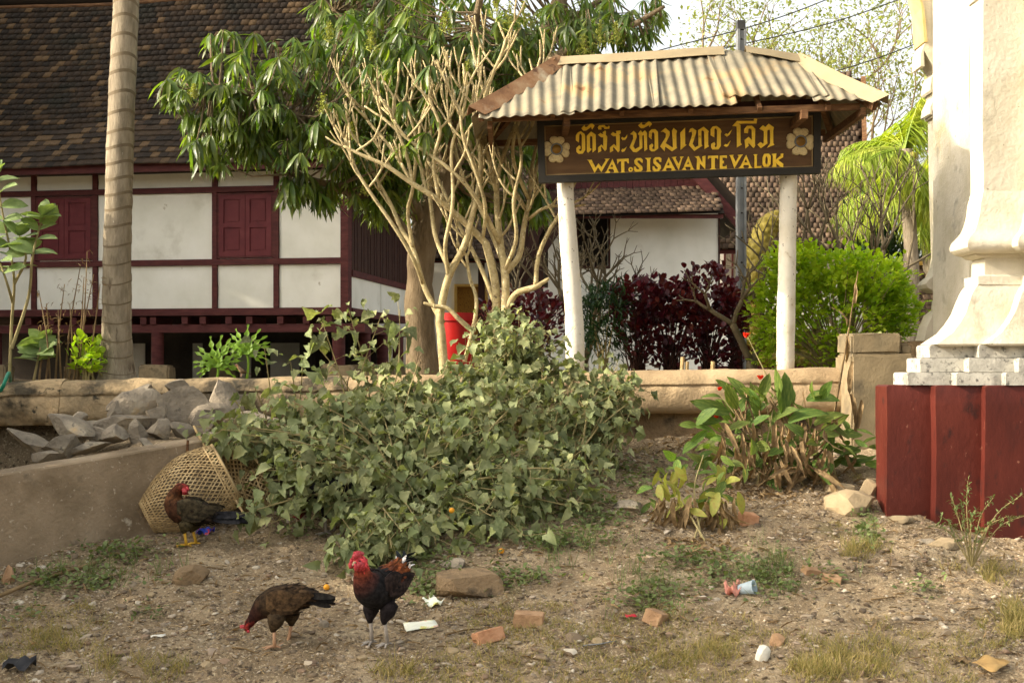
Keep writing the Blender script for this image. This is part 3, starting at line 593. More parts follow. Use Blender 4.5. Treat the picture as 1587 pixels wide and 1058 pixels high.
# ------------------------------------------------------------------ hall with white wall (centre) and porch
def tiles_on(parent, A, B, Up, rows, width, mat, exposure, thick=.03, name='roof_tiling', jitter=.08):
    """courses of tiles on the parallelogram A->B (eave) and Up (slope vector)"""
    A, B, Up = Vector(A), Vector(B), Vector(Up); ax = (B - A); L_ = ax.length; ax = ax / L_; up = Up.normalized(); nz = ax.cross(up).normalized()
    P, R, Sz = [], [], []
    for r in range(rows):
        n = int(L_ / width)
        for i in range(n):
            q = A + ax * ((i + .5 * (r % 2)) * width + random.uniform(-jitter, jitter) * width) + up * (exposure * (r + random.uniform(-.08, .08))) + nz * .02
            if (q - A).dot(ax) > L_: continue
            tl = (up - nz * random.uniform(.08, .16)).normalized(); n2 = ax.cross(tl)
            P.append(q[:]); R.append(np.array([ax, tl, n2]).T); Sz.append((width * .94, exposure * 1.35, thick * random.uniform(.8, 1.2)))
    V, Fc = scatter((tV, tF), np.array(P), np.array(R), np.array(Sz)); attach(np_mesh(name, V, Fc), name, mat, parent, kind='stuff')
    mb = MB(); o = -nz * .03; mb.add([A + o, B + o, B + Up + o, A + Up + o], [(0, 1, 2, 3)]); mb.build('roof_boards', M_deck, parent)
def slab(parent, name, m, pa, pb, Y, dep, **kw):
    """box whose front spans two photograph corners at distance Y"""
    a, b = at(pa[0], pa[1], Y), at(pb[0], pb[1], Y); mb = MB(); mb.box(min(a.x, b.x), max(a.x, b.x), Y, Y + dep, min(a.z, b.z), max(a.z, b.z)); return mb.build(name, m, parent, **kw)
HY = 26.0
hall = thing('temple_hall', 'white walled hall with maroon gable and open dark window behind the sign', 'building', at(1000, 590, HY))
slab(hall, 'wall', M_plaster, (946, 326), (1113, 592), HY, 3)
slab(hall, 'wall', M_plaster, (850, 326), (894, 592), HY, 3)
slab(hall, 'wall', M_plaster, (894, 416), (946, 592), HY, 3)
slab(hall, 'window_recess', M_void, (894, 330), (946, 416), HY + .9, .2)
for a, b in (((894, 338), (897, 416)), ((943, 338), (946, 416)), ((897, 412), (943, 416))): slab(hall, 'window_frame', M_darkwood, a, b, HY - .03, .1)
slab(hall, 'dado_band', M_maroon, (850, 462), (893, 472), HY - .02, .02)
slab(hall, 'corner_post', M_darkwood, (1113.2, 330), (1116, 592), HY - .03, .1)
slab(hall, 'eave_board', M_maroon, (852, 332), (1121, 338), HY - .75, .08)
A, B = at(846, 335, HY - .85), at(1123, 328, HY - .85); tiles_on(hall, A, B, Vector((0, 1.0, .62)), 8, .14, M_tile2, .145)
ga = at(970, 150, HY + .15)
for i in range(26):
    px = 842 + i * 9.9; apex = 150 + abs(px + 5 - 970) * 1.07; top = at(px, apex, HY + .2); b0 = at(px, 298, HY + .2); b1 = at(px + 9.4, 298, HY + .2); tp = at(px, 303.5, HY + .2)
    if apex > 290: continue
    mb = MB(); x0, x1 = b0.x, b1.x; xm = (x0 + x1) / 2; prof = [(x0, b0.z), (x0 + .02, b0.z - .04), (xm, tp.z), (x1 - .02, b0.z - .04), (x1, b0.z), (x1, top.z), (x0, top.z)]
    mb.plate(prof, [], lambda x, z: (x, HY + .2, z), lambda x, z: (x, HY + .25, z)); mb.build('gable_board', M_maroon, hall)
for sgn, (pe, ye) in ((1, (1150, 352)), (-1, (778, 352))):
    a = at(970, 146, HY - .1); b = at(pe, ye, HY - .1); mb = MB(); mb.beam(a, b, .12, .2, up=(0, 1, 0) if False else (0, 0, 1)); mb.build('barge_board', M_maroon, hall)
    mb = MB(); d = (b - a); n = Vector((-d.z * sgn, 0, d.x * sgn)).normalized()
    q = [a + n * .09, b + n * .09, b + n * .30, a + n * .30]
    if sgn < 0: q = q[::-1]
    mb.hexa([p for p in q] + [p + Vector((0, 6, 0)) for p in q]); mb.build('roof_slope', M_tile, hall)
slab(hall, 'wall', M_plaster, (850, 200), (1090, 326), HY + 3.2, .3)
porch = thing('porch_wing', 'open porch with gilded door and low tiled roof behind the bare frangipani', 'building', at(745, 590, 24))
slab(porch, 'wall', M_plaster, (640, 404), (704, 592), 25.5, .3); slab(porch, 'wall', M_plaster, (756, 446), (850, 592), 25.5, .3); slab(porch, 'wall', M_plaster, (704, 404), (756, 440), 25.6, .3)
dr = slab(porch, 'door', M_door, (708, 444), (753, 592), 25.62, .1)
for a, b in (((704, 440), (708, 592)), ((752, 440), (756, 592)), ((708, 440), (752, 444))): slab(porch, 'door_frame', M_yellow, a, b, 25.45, .2)
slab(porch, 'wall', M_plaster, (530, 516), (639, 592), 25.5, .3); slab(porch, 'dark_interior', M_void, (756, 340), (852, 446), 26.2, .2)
for px in (741, 832): slab(porch, 'porch_post', M_darkwood, (px, 400), (px + 10, 592), 24.2, .14)
slab(porch, 'fascia', M_maroon, (655, 399), (800, 407), 23.6, .08)
A, B = at(650, 402, 23.5), at(806, 402, 23.5); tiles_on(porch, A, B, Vector((0, 1.5, .98)), 12, .14, M_tile2, .15)
slab(porch, 'upper_fascia', M_maroon, (640, 303), (835, 310), 25.2, .08); slab(porch, 'upper_wall', M_darkwood, (640, 300), (835, 402), 25.5, .2)
A, B = at(630, 305, 25.1), at(840, 305, 25.1); tiles_on(porch, A, B, Vector((0, 1.7, 1.3)), 14, .15, M_tile2, .155)
for i, (a, b) in enumerate((((800, 430), (860, 300)), ((806, 440), (880, 330)))):
    mb = MB(); mb.beam(at(a[0], a[1], 24.6), at(b[0], b[1], 24.6), .12, .16); mb.build('porch_rafter', M_darkwood, porch)
# ------------------------------------------------------------------ big roofed hall at right back
sim = thing('tiled_hall', 'far hall with two tiers of brown tiled roof behind the right post', 'building', at(1230, 590, 33))
slab(sim, 'wall', M_plaster, (1100, 385), (1338, 592), 33.2, 4)
slab(sim, 'fascia', M_maroon, (1098, 384), (1349, 393), 31.9, .1); slab(sim, 'upper_fascia', M_maroon, (1110, 277), (1340, 287), 33.4, .1); slab(sim, 'upper_wall', M_darkwood, (1112, 276), (1336, 300), 33.8, .2)
A, B = at(1096, 386, 31.8), at(1348, 386, 31.8); tiles_on(sim, A, B, Vector((.3, 1.2, 1.9)), 14, .15, M_tile2, .165)
A, B = at(1108, 279, 33.3), at(1341, 279, 33.3); tiles_on(sim, A, B, Vector((.36, 1.5, 3.0)), 20, .15, M_tile2, .175)
mb = MB(); a = at(1341, 281, 33.25); mb.beam(a, a + Vector((.36, 1.5, 3.0)), .12, .22); a = at(1349, 388, 31.75); mb.beam(a, a + Vector((.3, 1.2, 1.9)), .12, .22); mb.build('verge_board', M_wood, sim)
for px in (1122, 1134): slab(sim, 'wall_post', M_maroon, (px, 388), (px + 3, 592), 33.15, .04)
lowr = thing('low_shed', 'low shed roof with grey tiles and yellow ridge left of the gate pillar', 'building', at(1420, 590, 29))
slab(lowr, 'shed_wall', M_lower, (1380, 520), (1475, 592), 29.2, 2)
A, B = at(1378, 522, 28.6), at(1480, 522, 28.6); tiles_on(lowr, A, B, Vector((0, 1.6, 1.75)), 14, .2, M_tile2, .165)
slab(lowr, 'ridge', M_yellow, (1378, 404), (1480, 411), 30.1, .2)
# low white plinth wall and pale things seen through the hedge
pl = thing('yard_plinth', 'low pale plinth wall glimpsed behind the copper hedge', 'wall', at(1000, 590, 23))
slab(pl, 'plinth_body', M_plaster, (880, 556), (1150, 592), 23, .4)
slab(pl, 'plinth_body', M_plaster, (1105, 520), (1156, 556), 23.1, .4)
# ------------------------------------------------------------------ roofed name board
YB = 12.2
sign = thing('temple_sign', 'wooden temple name board with yellow letters under a corrugated roof on two white posts', 'sign', (at(1045, 585, 12.3).x, 12.35, YARD))
def wpost(pts, rs, Y, seed):
    pts = bez([at(p[0], p[1], Y) for p in pts], 8); n = 16; rings = []
    rs = np.interp(np.linspace(0, 1, len(pts)), np.linspace(0, 1, len(rs)), rs)
    for q, r in zip(pts, rs):
        P = np.array([[q.x + r * math.cos(-a), q.y + r * math.sin(-a), q.z] for a in np.arange(n) * 2 * math.pi / n]); f = 1 + .05 * fbm(P, 3, 3, seed) + .02 * fbm(P, 14, 2, seed)
        rings.append([(q.x + (p[0] - q.x) * k, q.y + (p[1] - q.y) * k, p[2]) for p, k in zip(P, f)])
    return MB().loft(rings).build('post', M_postw, sign, smooth=True)
wpost([(874, 170), (876, 290), (883, 400), (890, 500), (892, 605)], [.075, .078, .083, .088, .086], 12.36, 4)
wpost([(1224, 165), (1222, 280), (1220, 400), (1218, 500), (1217, 605)], [.078, .08, .085, .088, .084], 12.36, 9)
def bp(px, py, d=0.): q = at(px, py, YB); return Vector((q.x, q.y - d, q.z))
o4 = [(832, 186), (1271, 169), (1271, 269), (835, 284)]; i4 = [(843, 195), (1260, 179), (1260, 259), (845, 273)]
board = MB().plate(i4[::-1], [], lambda x, y: bp(x, y, 0), lambda x, y: bp(x, y, -.05)).build('board', M_signboard, sign)
for k in range(4):
    a, b, c, d = o4[k], o4[(k + 1) % 4], i4[(k + 1) % 4], i4[k]
    MB().plate([a, b, c, d], [], lambda x, y: bp(x, y, .035), lambda x, y: bp(x, y, -.05)).build('frame_rail', M_signframe, sign)
def inn(t): return [(x + (1052 - x) * t / 208., y + (226 - y) * t / 40.) for x, y in i4]
a4, b4 = inn(.6), inn(2.2)
for k in range(4):
    MB().plate([a4[k], a4[(k + 1) % 4], b4[(k + 1) % 4], b4[k]], [], lambda x, y: bp(x, y, .012), lambda x, y: bp(x, y, .0005)).build('bead', M_trim, board)
def letter(ox, oy, outer, *holes):
    f = lambda l: [(ox + x / 10.58, oy + y / 10.58) for x, y in l]
    MB().plate(f(outer), [f(h) for h in holes], lambda x, y: bp(x, y, .016), lambda x, y: bp(x, y, .0006)).build('letter', M_gold, board)
L1, L2, L3, L4 = (880, 180), (970, 180), (1050, 180), (1130, 180)
GL = [
 (L1, [(130,400),(132,320),(165,272),(210,255),(275,300),(285,340),(285,560),(245,618),(180,625),(140,590),(138,530),(185,485),(205,500),(208,540),(182,548),(192,578),(222,572),(228,540),(228,320),(205,287),(187,310),(184,380),(180,435)]),
 (L1, [(222,205),(275,150),(280,185),(310,185),(385,115),(437,160),(400,222),(388,200),(385,178),(300,240),(255,242)]),
 (L1, [(310,330),(380,258),(455,310),(460,555),(405,600),(402,345),(378,325),(360,345),(362,530),(392,545),(335,605),(312,590)]),
 (L1, [(490,190),(510,160),(600,150),(618,175),(650,190),(660,165),(685,170),(680,210),(600,215),(585,185),(550,182),(548,200),(552,222),(502,222)]),
 (L1, [(495,310),(535,280),(560,300),(585,295),(570,270),(610,242),(625,265),(620,310),(645,345),(635,550),(608,578),(552,502),(540,520),(550,575),(495,605),(495,520),(550,470),(580,500),(580,350),(545,350)]),
 (L1, [(703,300),(740,265),(770,290),(800,285),(790,250),(860,242),(868,280),(840,310),(850,330),(848,570),(825,598),(752,512),(735,530),(745,570),(690,600),(688,520),(755,460),(795,500),(790,330),(745,335)]),
 (L1, [(875,360),(895,345),(915,365),(940,355),(972,305),(970,350),(940,395),(895,397)]), (L1, [(875,570),(895,540),(915,550),(965,505),(930,580),(890,593)]),
 (L2, [(70,300),(125,247),(170,290),(175,350),(120,500),(150,546),(220,505),(220,320),(195,295),(240,235),(265,275),(310,238),(345,280),(345,530),(352,545),(300,580),(295,312),(265,322),(268,525),(175,597),(120,592),(58,515),(120,370),(115,310)]),
 (L2, [(200,155),(260,105),(262,145),(300,150),(375,85),(428,135),(385,187),(378,152),(290,200),(245,202)]),
 (L2, [(375,345),(378,260),(420,222),(480,220),(525,265),(528,535),(470,580),(420,582),(385,550),(383,485),(425,455),(450,480),(440,510),(425,516),(437,548),(470,540),(468,290),(445,262),(422,290),(420,383)]),
 (L2, [(570,262),(645,200),(715,260),(715,320),(650,450),(760,520),(770,508),(755,240),(780,200),(838,250),(825,290),(828,505),(838,525),(755,582),(642,502),(635,580),(560,500),(650,350),(655,290),(612,257)]),
 (L2, [(890,275),(968,195),(970,470),(992,475),(895,560)]),
 (L3, [(183,270),(205,215),(245,200),(308,245),(300,290),(245,460),(285,518),(340,490),(335,235),(425,180),(512,255),(500,280),(500,480),(512,500),(440,545),(435,252),(400,238),(388,255),(390,470),(405,490),(275,575),(185,480),(240,300),(235,257)]),
 (L3, [(540,315),(540,220),(575,175),(640,168),(700,215),(718,260),(705,290),(708,490),(670,550),(570,552),(548,510),(550,460),(600,430),(618,465),(602,500),(625,518),(645,490),(645,230),(625,202),(602,215),(600,350)]),
 (L3, [(768,310),(790,290),(820,300),(890,225),(850,310),(810,340)]), (L3, [(755,490),(780,462),(810,470),(870,400),(830,490),(800,512)]),
 (L4, [(50,165),(125,85),(405,85),(405,45),(455,50),(445,125),(140,128),(182,150),(185,440),(205,470),(125,518),(122,172)]),
 (L4, [(243,280),(245,215),(290,165),(370,162),(425,215),(418,460),(425,490),(400,530),(317,442),(310,470),(320,490),(265,535),(252,395),(315,345),(370,400),(365,230),(340,205),(312,220),(305,285)]),
 (L4, [(493,210),(550,155),(590,185),(645,130),(730,190),(718,240),(720,450),(738,475),(620,522),(670,450),(668,230),(640,228),(620,250),(622,455),(520,530),(462,470),(510,430),(550,460),(565,440),(565,250)]),
 (L1, [(318,720),(390,720),(395,735),(455,850),(500,780),(550,840),(625,720),(600,705),(685,702),(660,730),(550,922),(495,842),(440,935),(340,740)]),
 (L1, [(730,705),(830,930),(745,935),(760,905),(740,870),(670,870),(665,905),(690,915),(690,935),(600,938),(635,905)], [(725,785),(695,838),(745,835)]),
 (L1, [(803,710),(995,700),(1000,780),(980,775),(965,745),(925,745),(925,905),(940,930),(862,932),(875,905),(875,745),(840,750),(815,790)]),
 (L2, [(77 + 38 * math.cos(a), 880 + 38 * math.sin(a)) for a in np.arange(16) * math.pi / 8], [(77 + 15 * math.cos(a), 880 + 15 * math.sin(a)) for a in np.arange(10) * math.pi / 5]),
 (L2, [(275,770),(250,760),(225,730),(195,730),(185,760),(265,830),(275,880),(240,915),(160,918),(130,890),(132,830),(160,835),(170,870),(205,880),(220,860),(140,780),(135,730),(170,695),(245,692),(275,720)]),
 (L2, [(310,690),(412,688),(395,715),(395,885),(412,912),(328,918),(345,890),(345,720)]),
 (L2, [(580,755),(555,755),(530,715),(500,715),(490,745),(570,815),(575,860),(540,905),(470,915),(437,885),(437,825),(465,830),(475,865),(510,875),(525,850),(450,775),(448,710),(480,680),(550,678),(580,700)]),
 (L2, [(700,680),(805,880),(825,890),(740,902),(750,875),(735,855),(665,855),(655,880),(665,900),(585,900),(610,880)], [(695,755),(670,815),(715,810)]),
 (L2, [(750,680),(830,668),(810,695),(860,790),(900,700),(885,670),(950,668),(920,700),(865,890),(770,700)]),
 (L3, [(175,660),(255,865),(280,880),(200,888),(215,855),(205,835),(130,835),(125,860),(145,885),(65,888),(95,850)], [(175,745),(150,795),(195,790)]),
 (L3, [(280,668),(345,660),(405,770),(405,665),(455,655),(452,870),(365,780),(358,880),(310,880),(320,700)]),
 (L3, [(498,658),(662,650),(662,715),(640,690),(610,690),(608,855),(635,875),(520,880),(553,855),(555,690),(530,685),(500,710)]),
 (L3, [(690,655),(805,648),(805,695),(775,685),(735,685),(735,740),(750,740),(758,730),(758,780),(735,775),(735,830),(780,830),(800,805),(808,865),(690,870)]),
 (L4, [(3,645),(70,640),(60,665),(105,760),(155,665),(140,640),(225,635),(200,660),(85,860),(20,670)]),
 (L4, [(275,640),(355,830),(382,855),(305,860),(325,830),(315,805),(240,805),(225,830),(245,858),(145,858),(185,825)], [(270,705),(245,765),(300,762)]),
 (L4, [(395,632),(460,630),(450,655),(450,825),(500,825),(525,815),(525,855),(410,858),(415,660)]),
 (L4, [(545,680),(570,625),(645,618),(680,660),(675,790),(640,835),(570,835),(542,790)], [(590,690),(610,660),(632,690),(628,780),(610,800),(588,770)]),
 (L4, [(697,625),(770,618),(760,720),(840,650),(840,622),(885,620),(880,680),(800,725),(885,790),(880,845),(830,830),(765,770),(770,835),(695,838),(715,800),(715,660)])]
for g in GL: letter(g[0][0], g[0][1], *g[1:])
def medallion(cx, cy, r):
    c = bp(cx, cy); s_ = YB / F * r
    fl = thing('flower', '', '', c) if False else None
    for k in range(4):
        a0 = k * math.pi / 2 - .06; u = Vector((math.cos(a0), 0, math.sin(a0))); v = Vector((-math.sin(a0), 0, math.cos(a0)))
        pr = [(.20, -.18), (.42, -.40), (.60, -.55), (.78, -.57), (.93, -.48), (1.0, -.28), (.98, -.10), (.91, 0), (.98, .10), (1.0, .28), (.93, .48), (.78, .57), (.60, .55), (.42, .40), (.20, .18)]
        mb = MB(); base = [c + (u * x + v * y) * s_ + Vector((0, -.001, 0)) for x, y in pr]; mid = [c + (u * (.62 + (x - .62) * .94) + v * y * .94) * s_ + Vector((0, -.020, 0)) for x, y in pr]
        rib = [c + (u * (.62 + (x - .62) * .62) + v * y * .62) * s_ + Vector((0, -.027, 0)) for x, y in pr]
        mb.loft([base, mid, rib]); mb.build('petal', M_petal, board, smooth=False)
    mb = MB(); mb.tube([c + Vector((math.cos(a) * .40 * s_, -.03, math.sin(a) * .40 * s_)) for a in np.arange(25) * math.pi / 12], .008, 8, cap=False); mb.build('ring', M_ring, board, smooth=True)
    rings = [[c + Vector((math.cos(a) * rr * s_, -h, math.sin(a) * rr * s_)) for a in np.arange(16) * math.pi / 8] for rr, h in ((.40, .0), (.40, .03), (.33, .036), (.2, .042), (.05, .045))]
    MB().loft(rings).build('boss', M_boss, board, smooth=True)
medallion(862.5, 232, 20.5); medallion(1240, 220, 21.5)
# roof
YE, YR = 11.62, 12.42; YK = 2 * YR - YE
def zE(x): px = x / YE * F + CX; return EYE + (CY - np.interp(px, [727, 860, 1000, 1140, 1290, 1372], [176, 170, 163, 160, 156, 158])) / F * YE
def zR(x): px = x / YR * F + CX; return EYE + (CY - np.interp(px, [850, 1000, 1140, 1256], [99, 90, 80, 98])) / F * YR
XEL, XER, XRL, XRR = at(735, 0, YE).x, at(1366, 0, YE).x, at(853, 0, YR).x, at(1256, 0, YR).x
def sheet(pxa, pxb, lift, over, seed, back=False, ripple=.015, skew=0., fade=0.):
    xa, xb = at(pxa, 0, YE).x, at(pxb, 0, YE).x; n = int((xb - xa) / .0105); per = 18.4 / F * YE; mb = MB(); vs = []; nr = 9; r = random.Random(seed); ph = r.uniform(0, 6.28)
    for i in range(n + 1):
        x = xa + (xb - xa) * i / n
        vm = min(1, (x - XEL) / (XRL - XEL), (XER - x) / (XER - XRR)); vm = max(vm, .02)
        for j in range(nr + 1):
            v = over + (vm - over) * j / nr; xx = x + skew * v
            y = YE + (YR - YE) * v; z = zE(xx) * (1 - v) + zR(xx) * v
            amp = .75 * ripple * (1 - fade * max(0, v)); h = lift + amp * math.sin(2 * math.pi * (x - xa) / per + ph) + .006 * math.sin(x * 5 + seed) * (1 - v)
            vs.append((xx, (y if not back else 2 * YR - y) + (-h * .62 if not back else h * .62), z + h * .78))
    k = nr + 1; mb.add(vs, [(i * k + j, (i + 1) * k + j, (i + 1) * k + j + 1, i * k + j + 1) for i in range(n) for j in range(nr)])
    o = mb.build('roof_sheet', M_tin, sign, smooth=True, fix=False)
    md = o.modifiers.new('thickness', 'SOLIDIFY'); md.thickness = .003
sheet(742, 890, 0, -.10, 1, ripple=.012); sheet(868, 1022, .014, -.07, 2, ripple=.017, skew=.06); sheet(1012, 1142, .004, -.03, 3, ripple=.014); sheet(1124, 1288, .016, .10, 4, ripple=.016, skew=-.06, fade=.5); sheet(1262, 1362, .0, .02, 5, ripple=.013)
sheet(742, 1050, 0, -.06, 6, True); sheet(1045, 1362, .01, -.04, 7, True)
for sx, XE_, XR_ in ((-1, XEL, XRL), (1, XER, XRR)):
    mb = MB(); vs = []; n = 60; nr = 4
    for i in range(n + 1):
        y = YE + (YK - YE) * i / n; vm = max(.02, 1 - abs(y - YR) / (YR - YE))
        for j in range(nr + 1):
            v = -.04 + (vm + .04) * j / nr; x = XE_ + (XR_ - XE_) * v; z = zE(XE_) * (1 - v) + zR(XR_) * v + .013 * math.sin(2 * math.pi * y / .108)
            vs.append((x, y, z))
    k = nr + 1; mb.add(vs, [(i * k + j, i * k + j + 1, (i + 1) * k + j + 1, (i + 1) * k + j) for i in range(n) for j in range(nr)])
    o = mb.build('roof_sheet', M_tin, sign, smooth=True); md = o.modifiers.new('thickness', 'SOLIDIFY'); md.thickness = .003
def cap(pts, wd_front, m, name, seed):
    """folded strip laid over a ridge: centre line, front edge, back edge"""
    mb = MB(); vs = []; r = random.Random(seed)
    for q, fr, bk in pts:
        j = r.uniform(-.006, .006); vs += [Vector(q) + Vector(fr) + Vector((0, 0, j)), Vector(q) + Vector((0, -.012, .014)), Vector(q) + Vector((0, .012, .014)), Vector(q) + Vector(bk)]
    mb.add(vs, [(4 * i + j, 4 * i + 4 + j, 4 * i + 5 + j, 4 * i + 1 + j) for i in range(len(pts) - 1) for j in range(3)])
    o = mb.build(name, m, sign, fix=False); md = o.modifiers.new('thickness', 'SOLIDIFY'); md.thickness = .004; md.offset = 0
rl = [(x, YR, zR(x) + .045) for x in np.linspace(XRL - .02, XRR + .0, 13)]
mid = at(1140, 0, YR).x
cap([(q, (0, -.10, -.085), (0, .10, -.085)) for q in rl if q[0] <= mid + .03], 0, M_dustcap, 'ridge_cap', 1)
cap([(q, (0, -.10, -.085 + .01), (0, .10, -.085)) for q in [(a, b, c + .008) for a, b, c in rl] if q[0] >= mid - .12], 0, M_dustcap, 'ridge_cap', 2)
for (xe, xr, m, sx) in ((XEL - .05, XRL + .06, M_rust, -1), (XER + .05, XRR - .10, M_dustcap, 1)):
    for sy in (-1, 1):
        ye = YE - .07 if sy < 0 else YK + .07; a = Vector((xe, ye, zE(xe) + .035)); b = Vector((xr, YR, zR(xr) + .07)); d = b - a
        f = Vector((-sx * .15, 0, -.055)) if sy < 0 else Vector((-sx * .12, 0, -.05)); g = Vector((sx * .02, -sy * .10, -.05))
        pts = []
        for i in range(7):
            q = a + d * (i / 6) + Vector((0, 0, -.015 * math.sin(math.pi * i / 6))); pts.append((q, f * (1 + .1 * math.sin(i * 2.1)), g))
        cap(pts if sx * sy < 0 or True else pts, 0, m, 'hip_cap', 5 + sy)
# timber under the roof
def bm_(a, b, w_=.05, h_=.07, m=M_wood, n='rafter'): MB().beam(a, b, w_, h_).build(n, m, sign)
zl, zr_ = zE(XEL) - .09, zE(XER) - .07
for yy in (YE + .05, YK - .05): yb_ = yy + (.10 if yy < YR else -.10); bm_((XEL + .16, yb_, zl + .07), (XER - .16, yb_, zr_ + .055), .045, .06, M_wood, 'eave_beam')
for xx, zz in ((XEL + .14, zl), (XER - .14, zr_)): bm_((xx, YE + .08, zz), (xx, YK - .08, zz), .045, .07, M_wood, 'end_beam')
for xe, xr in ((XEL + .05, XRL), (XER - .05, XRR)):
    for yy in (YE + .03, YK - .03): bm_((xe, yy, zE(xe) - .04), (xr, YR, zR(xr) - .06))
xx = np.linspace(XRL, XRR, 5)
for x in xx:
    for yy in (YE + .08, YK - .08): bm_((x, yy, zE(x) - .05), (x, YR, zR(x) - .05), .04, .05)
bm_((XRL, YR, zR(XRL) - .05), (mid, YR, zR(mid) - .06), .05, .08, M_wood, 'ridge_beam'); bm_((mid, YR, zR(mid) - .06), (XRR, YR, zR(XRR) - .05), .05, .08, M_wood, 'ridge_beam')
for px in (874, 1223):
    q = at(px, 172, 12.36); bm_((q.x, YE + .08, zE(q.x) - .1), (q.x, YK - .08, zE(q.x) - .1), .06, .08, M_wood, 'cross_beam')
a, b = at(838, 180, 12.25), at(1268, 163, 12.25); bm_((a.x, 12.27, a.z), (b.x, 12.27, b.z), .06, .12, M_darkwood, 'head_beam')
# ------------------------------------------------------------------ gate pillar at right
gate = thing('gate_pillar', 'tall cream limewashed gate pillar with moulded foot on a dark red stepped plinth', 'pillar', (4.4, 11, EYE - 1.2))
def redent(x0, y0, x1, y1):
    """plan stepped towards the front at both corners, plain at the back"""
    L_ = [(x0, y0 + .21), (x0 + .34, y0 + .21), (x0 + .34, y0 + .09), (x0 + .69, y0 + .09), (x0 + .69, y0)]
    return L_ + [(x1 - (p[0] - x0), p[1]) for p in L_][::-1] + [(x1, y1), (x0, y1)]
def sweep(plan, prof, name, m, amp=.006, seed=1, ang=35, sub=1, fy=.35):
    """offset an orthogonal plan outward by prof [(offset, z)]; the front moves by fy of the offset, the back stays"""
    n = len(plan); off = []
    for i in range(n):
        p, c, q = plan[i - 1], plan[i], plan[(i + 1) % n]; nx_ = ny_ = 0
        for (a, b) in ((p, c), (c, q)):
            dx, dy = b[0] - a[0], b[1] - a[1]
            if abs(dx) > abs(dy): ny_ = -fy if dx > 0 else 0
            else: nx_ = 1 if dy > 0 else -1
        off.append((nx_, ny_))
    rings = []
    for o, z in prof:
        ring = []
        for i in range(n):
            a = plan[i]; b = plan[(i + 1) % n]; oa, ob = off[i], off[(i + 1) % n]; A_ = (a[0] + oa[0] * o, a[1] + oa[1] * o); B_ = (b[0] + ob[0] * o, b[1] + ob[1] * o)
            for k in range(sub): t = k / sub; ring.append((A_[0] + (B_[0] - A_[0]) * t, A_[1] + (B_[1] - A_[1]) * t, z))
        rings.append(ring)
    P = np.array(rings); sh = P.shape; P = P.reshape(-1, 3); nn = amp * np.stack([fbm(P, 2.5, 4, seed), fbm(P, 2.5, 4, seed + 5), .3 * fbm(P, 2.5, 4, seed + 9)], 1); P = (P + nn).reshape(sh)
    mb = MB(); mb.loft([[tuple(v) for v in r] for r in P]); return mb.build(name, m, gate, angle=ang)
zt = EYE + (CY - 599) / F * 10.0
rplan = redent(2.933, 9.79, 6.0, 10.31)
sweep(rplan, [(.004, EYE - 1.9)] + [(.004 + .003 * math.sin(i), EYE - 1.4 + (zt - EYE + 1.4) * i / 8) for i in range(9)] + [(-.012, zt + .012)], 'red_plinth', M_redpl, seed=3, sub=4, amp=.007)
pl_ = redent(3.70, 9.84, 5.24, 10.33)
def oX(px): return 3.70 - (px - CX) / F * 10.33      # offset whose back edge shows at this column
def wz(py): return EYE + (CY - py) / F * 10.2
for i, (p, p0, p1) in enumerate([(1385, 601, 577), (1405, 576.5, 555), (1421, 554.5, 535)]):
    o = oX(p); z0, z1 = wz(p0), wz(p1); z0 = zt + .013 if i == 0 else z0 + .002
    sweep(pl_, [(o, z0), (o, z1 - .012), (o - .012, z1), (o - .2, z1 + .001)], 'step', M_lime2, seed=11 + i, sub=4, fy=.12)
sweep(pl_, [(oX(1430), wz(537)), (oX(1425), wz(534)), (oX(1436), wz(527)), (oX(1451), wz(517)), (oX(1464), wz(502)), (oX(1474), wz(487)), (oX(1481), wz(470)), (oX(1486), wz(458)), (oX(1491), wz(449)), (oX(1497), wz(442)), (-.02, wz(441))], 'bell_foot', M_lime, seed=21, sub=3)
sweep(pl_, [(oX(1495), wz(443)), (oX(1495), wz(430)), (oX(1506), wz(428)), (oX(1506), wz(402)), (oX(1497), wz(401)), (oX(1490), wz(397)), (oX(1490), wz(393)), (-.02, wz(392))], 'fillet', M_lime, seed=22, sub=3)
sweep(pl_, [(oX(1486), wz(396)), (oX(1478), wz(394)), (oX(1472), wz(388)), (oX(1471), wz(382)), (oX(1474), wz(375)), (oX(1481), wz(368)), (oX(1488), wz(360)), (oX(1493), wz(349)), (oX(1497), wz(335)), (oX(1499), wz(318)), (.002, wz(300)), (-.03, wz(299))], 'torus_moulding', M_lime, seed=23, sub=3, fy=.8)
ztop_s = wz(-260)
sweep(pl_, [(.0, wz(302 - 24 * i)) for i in range(0, 12)] + [(.0, wz(15)), (.0, ztop_s)], 'shaft', M_lime, seed=24, sub=3)
sweep(pl_, [(.0, wz(4)), (.02, wz(2)), (.03, wz(-8)), (.10, wz(-30)), (.2, wz(-60)), (.26, wz(-90)), (.26, wz(-140)), (.0, wz(-141))], 'capital', M_lime, seed=25, sub=3)
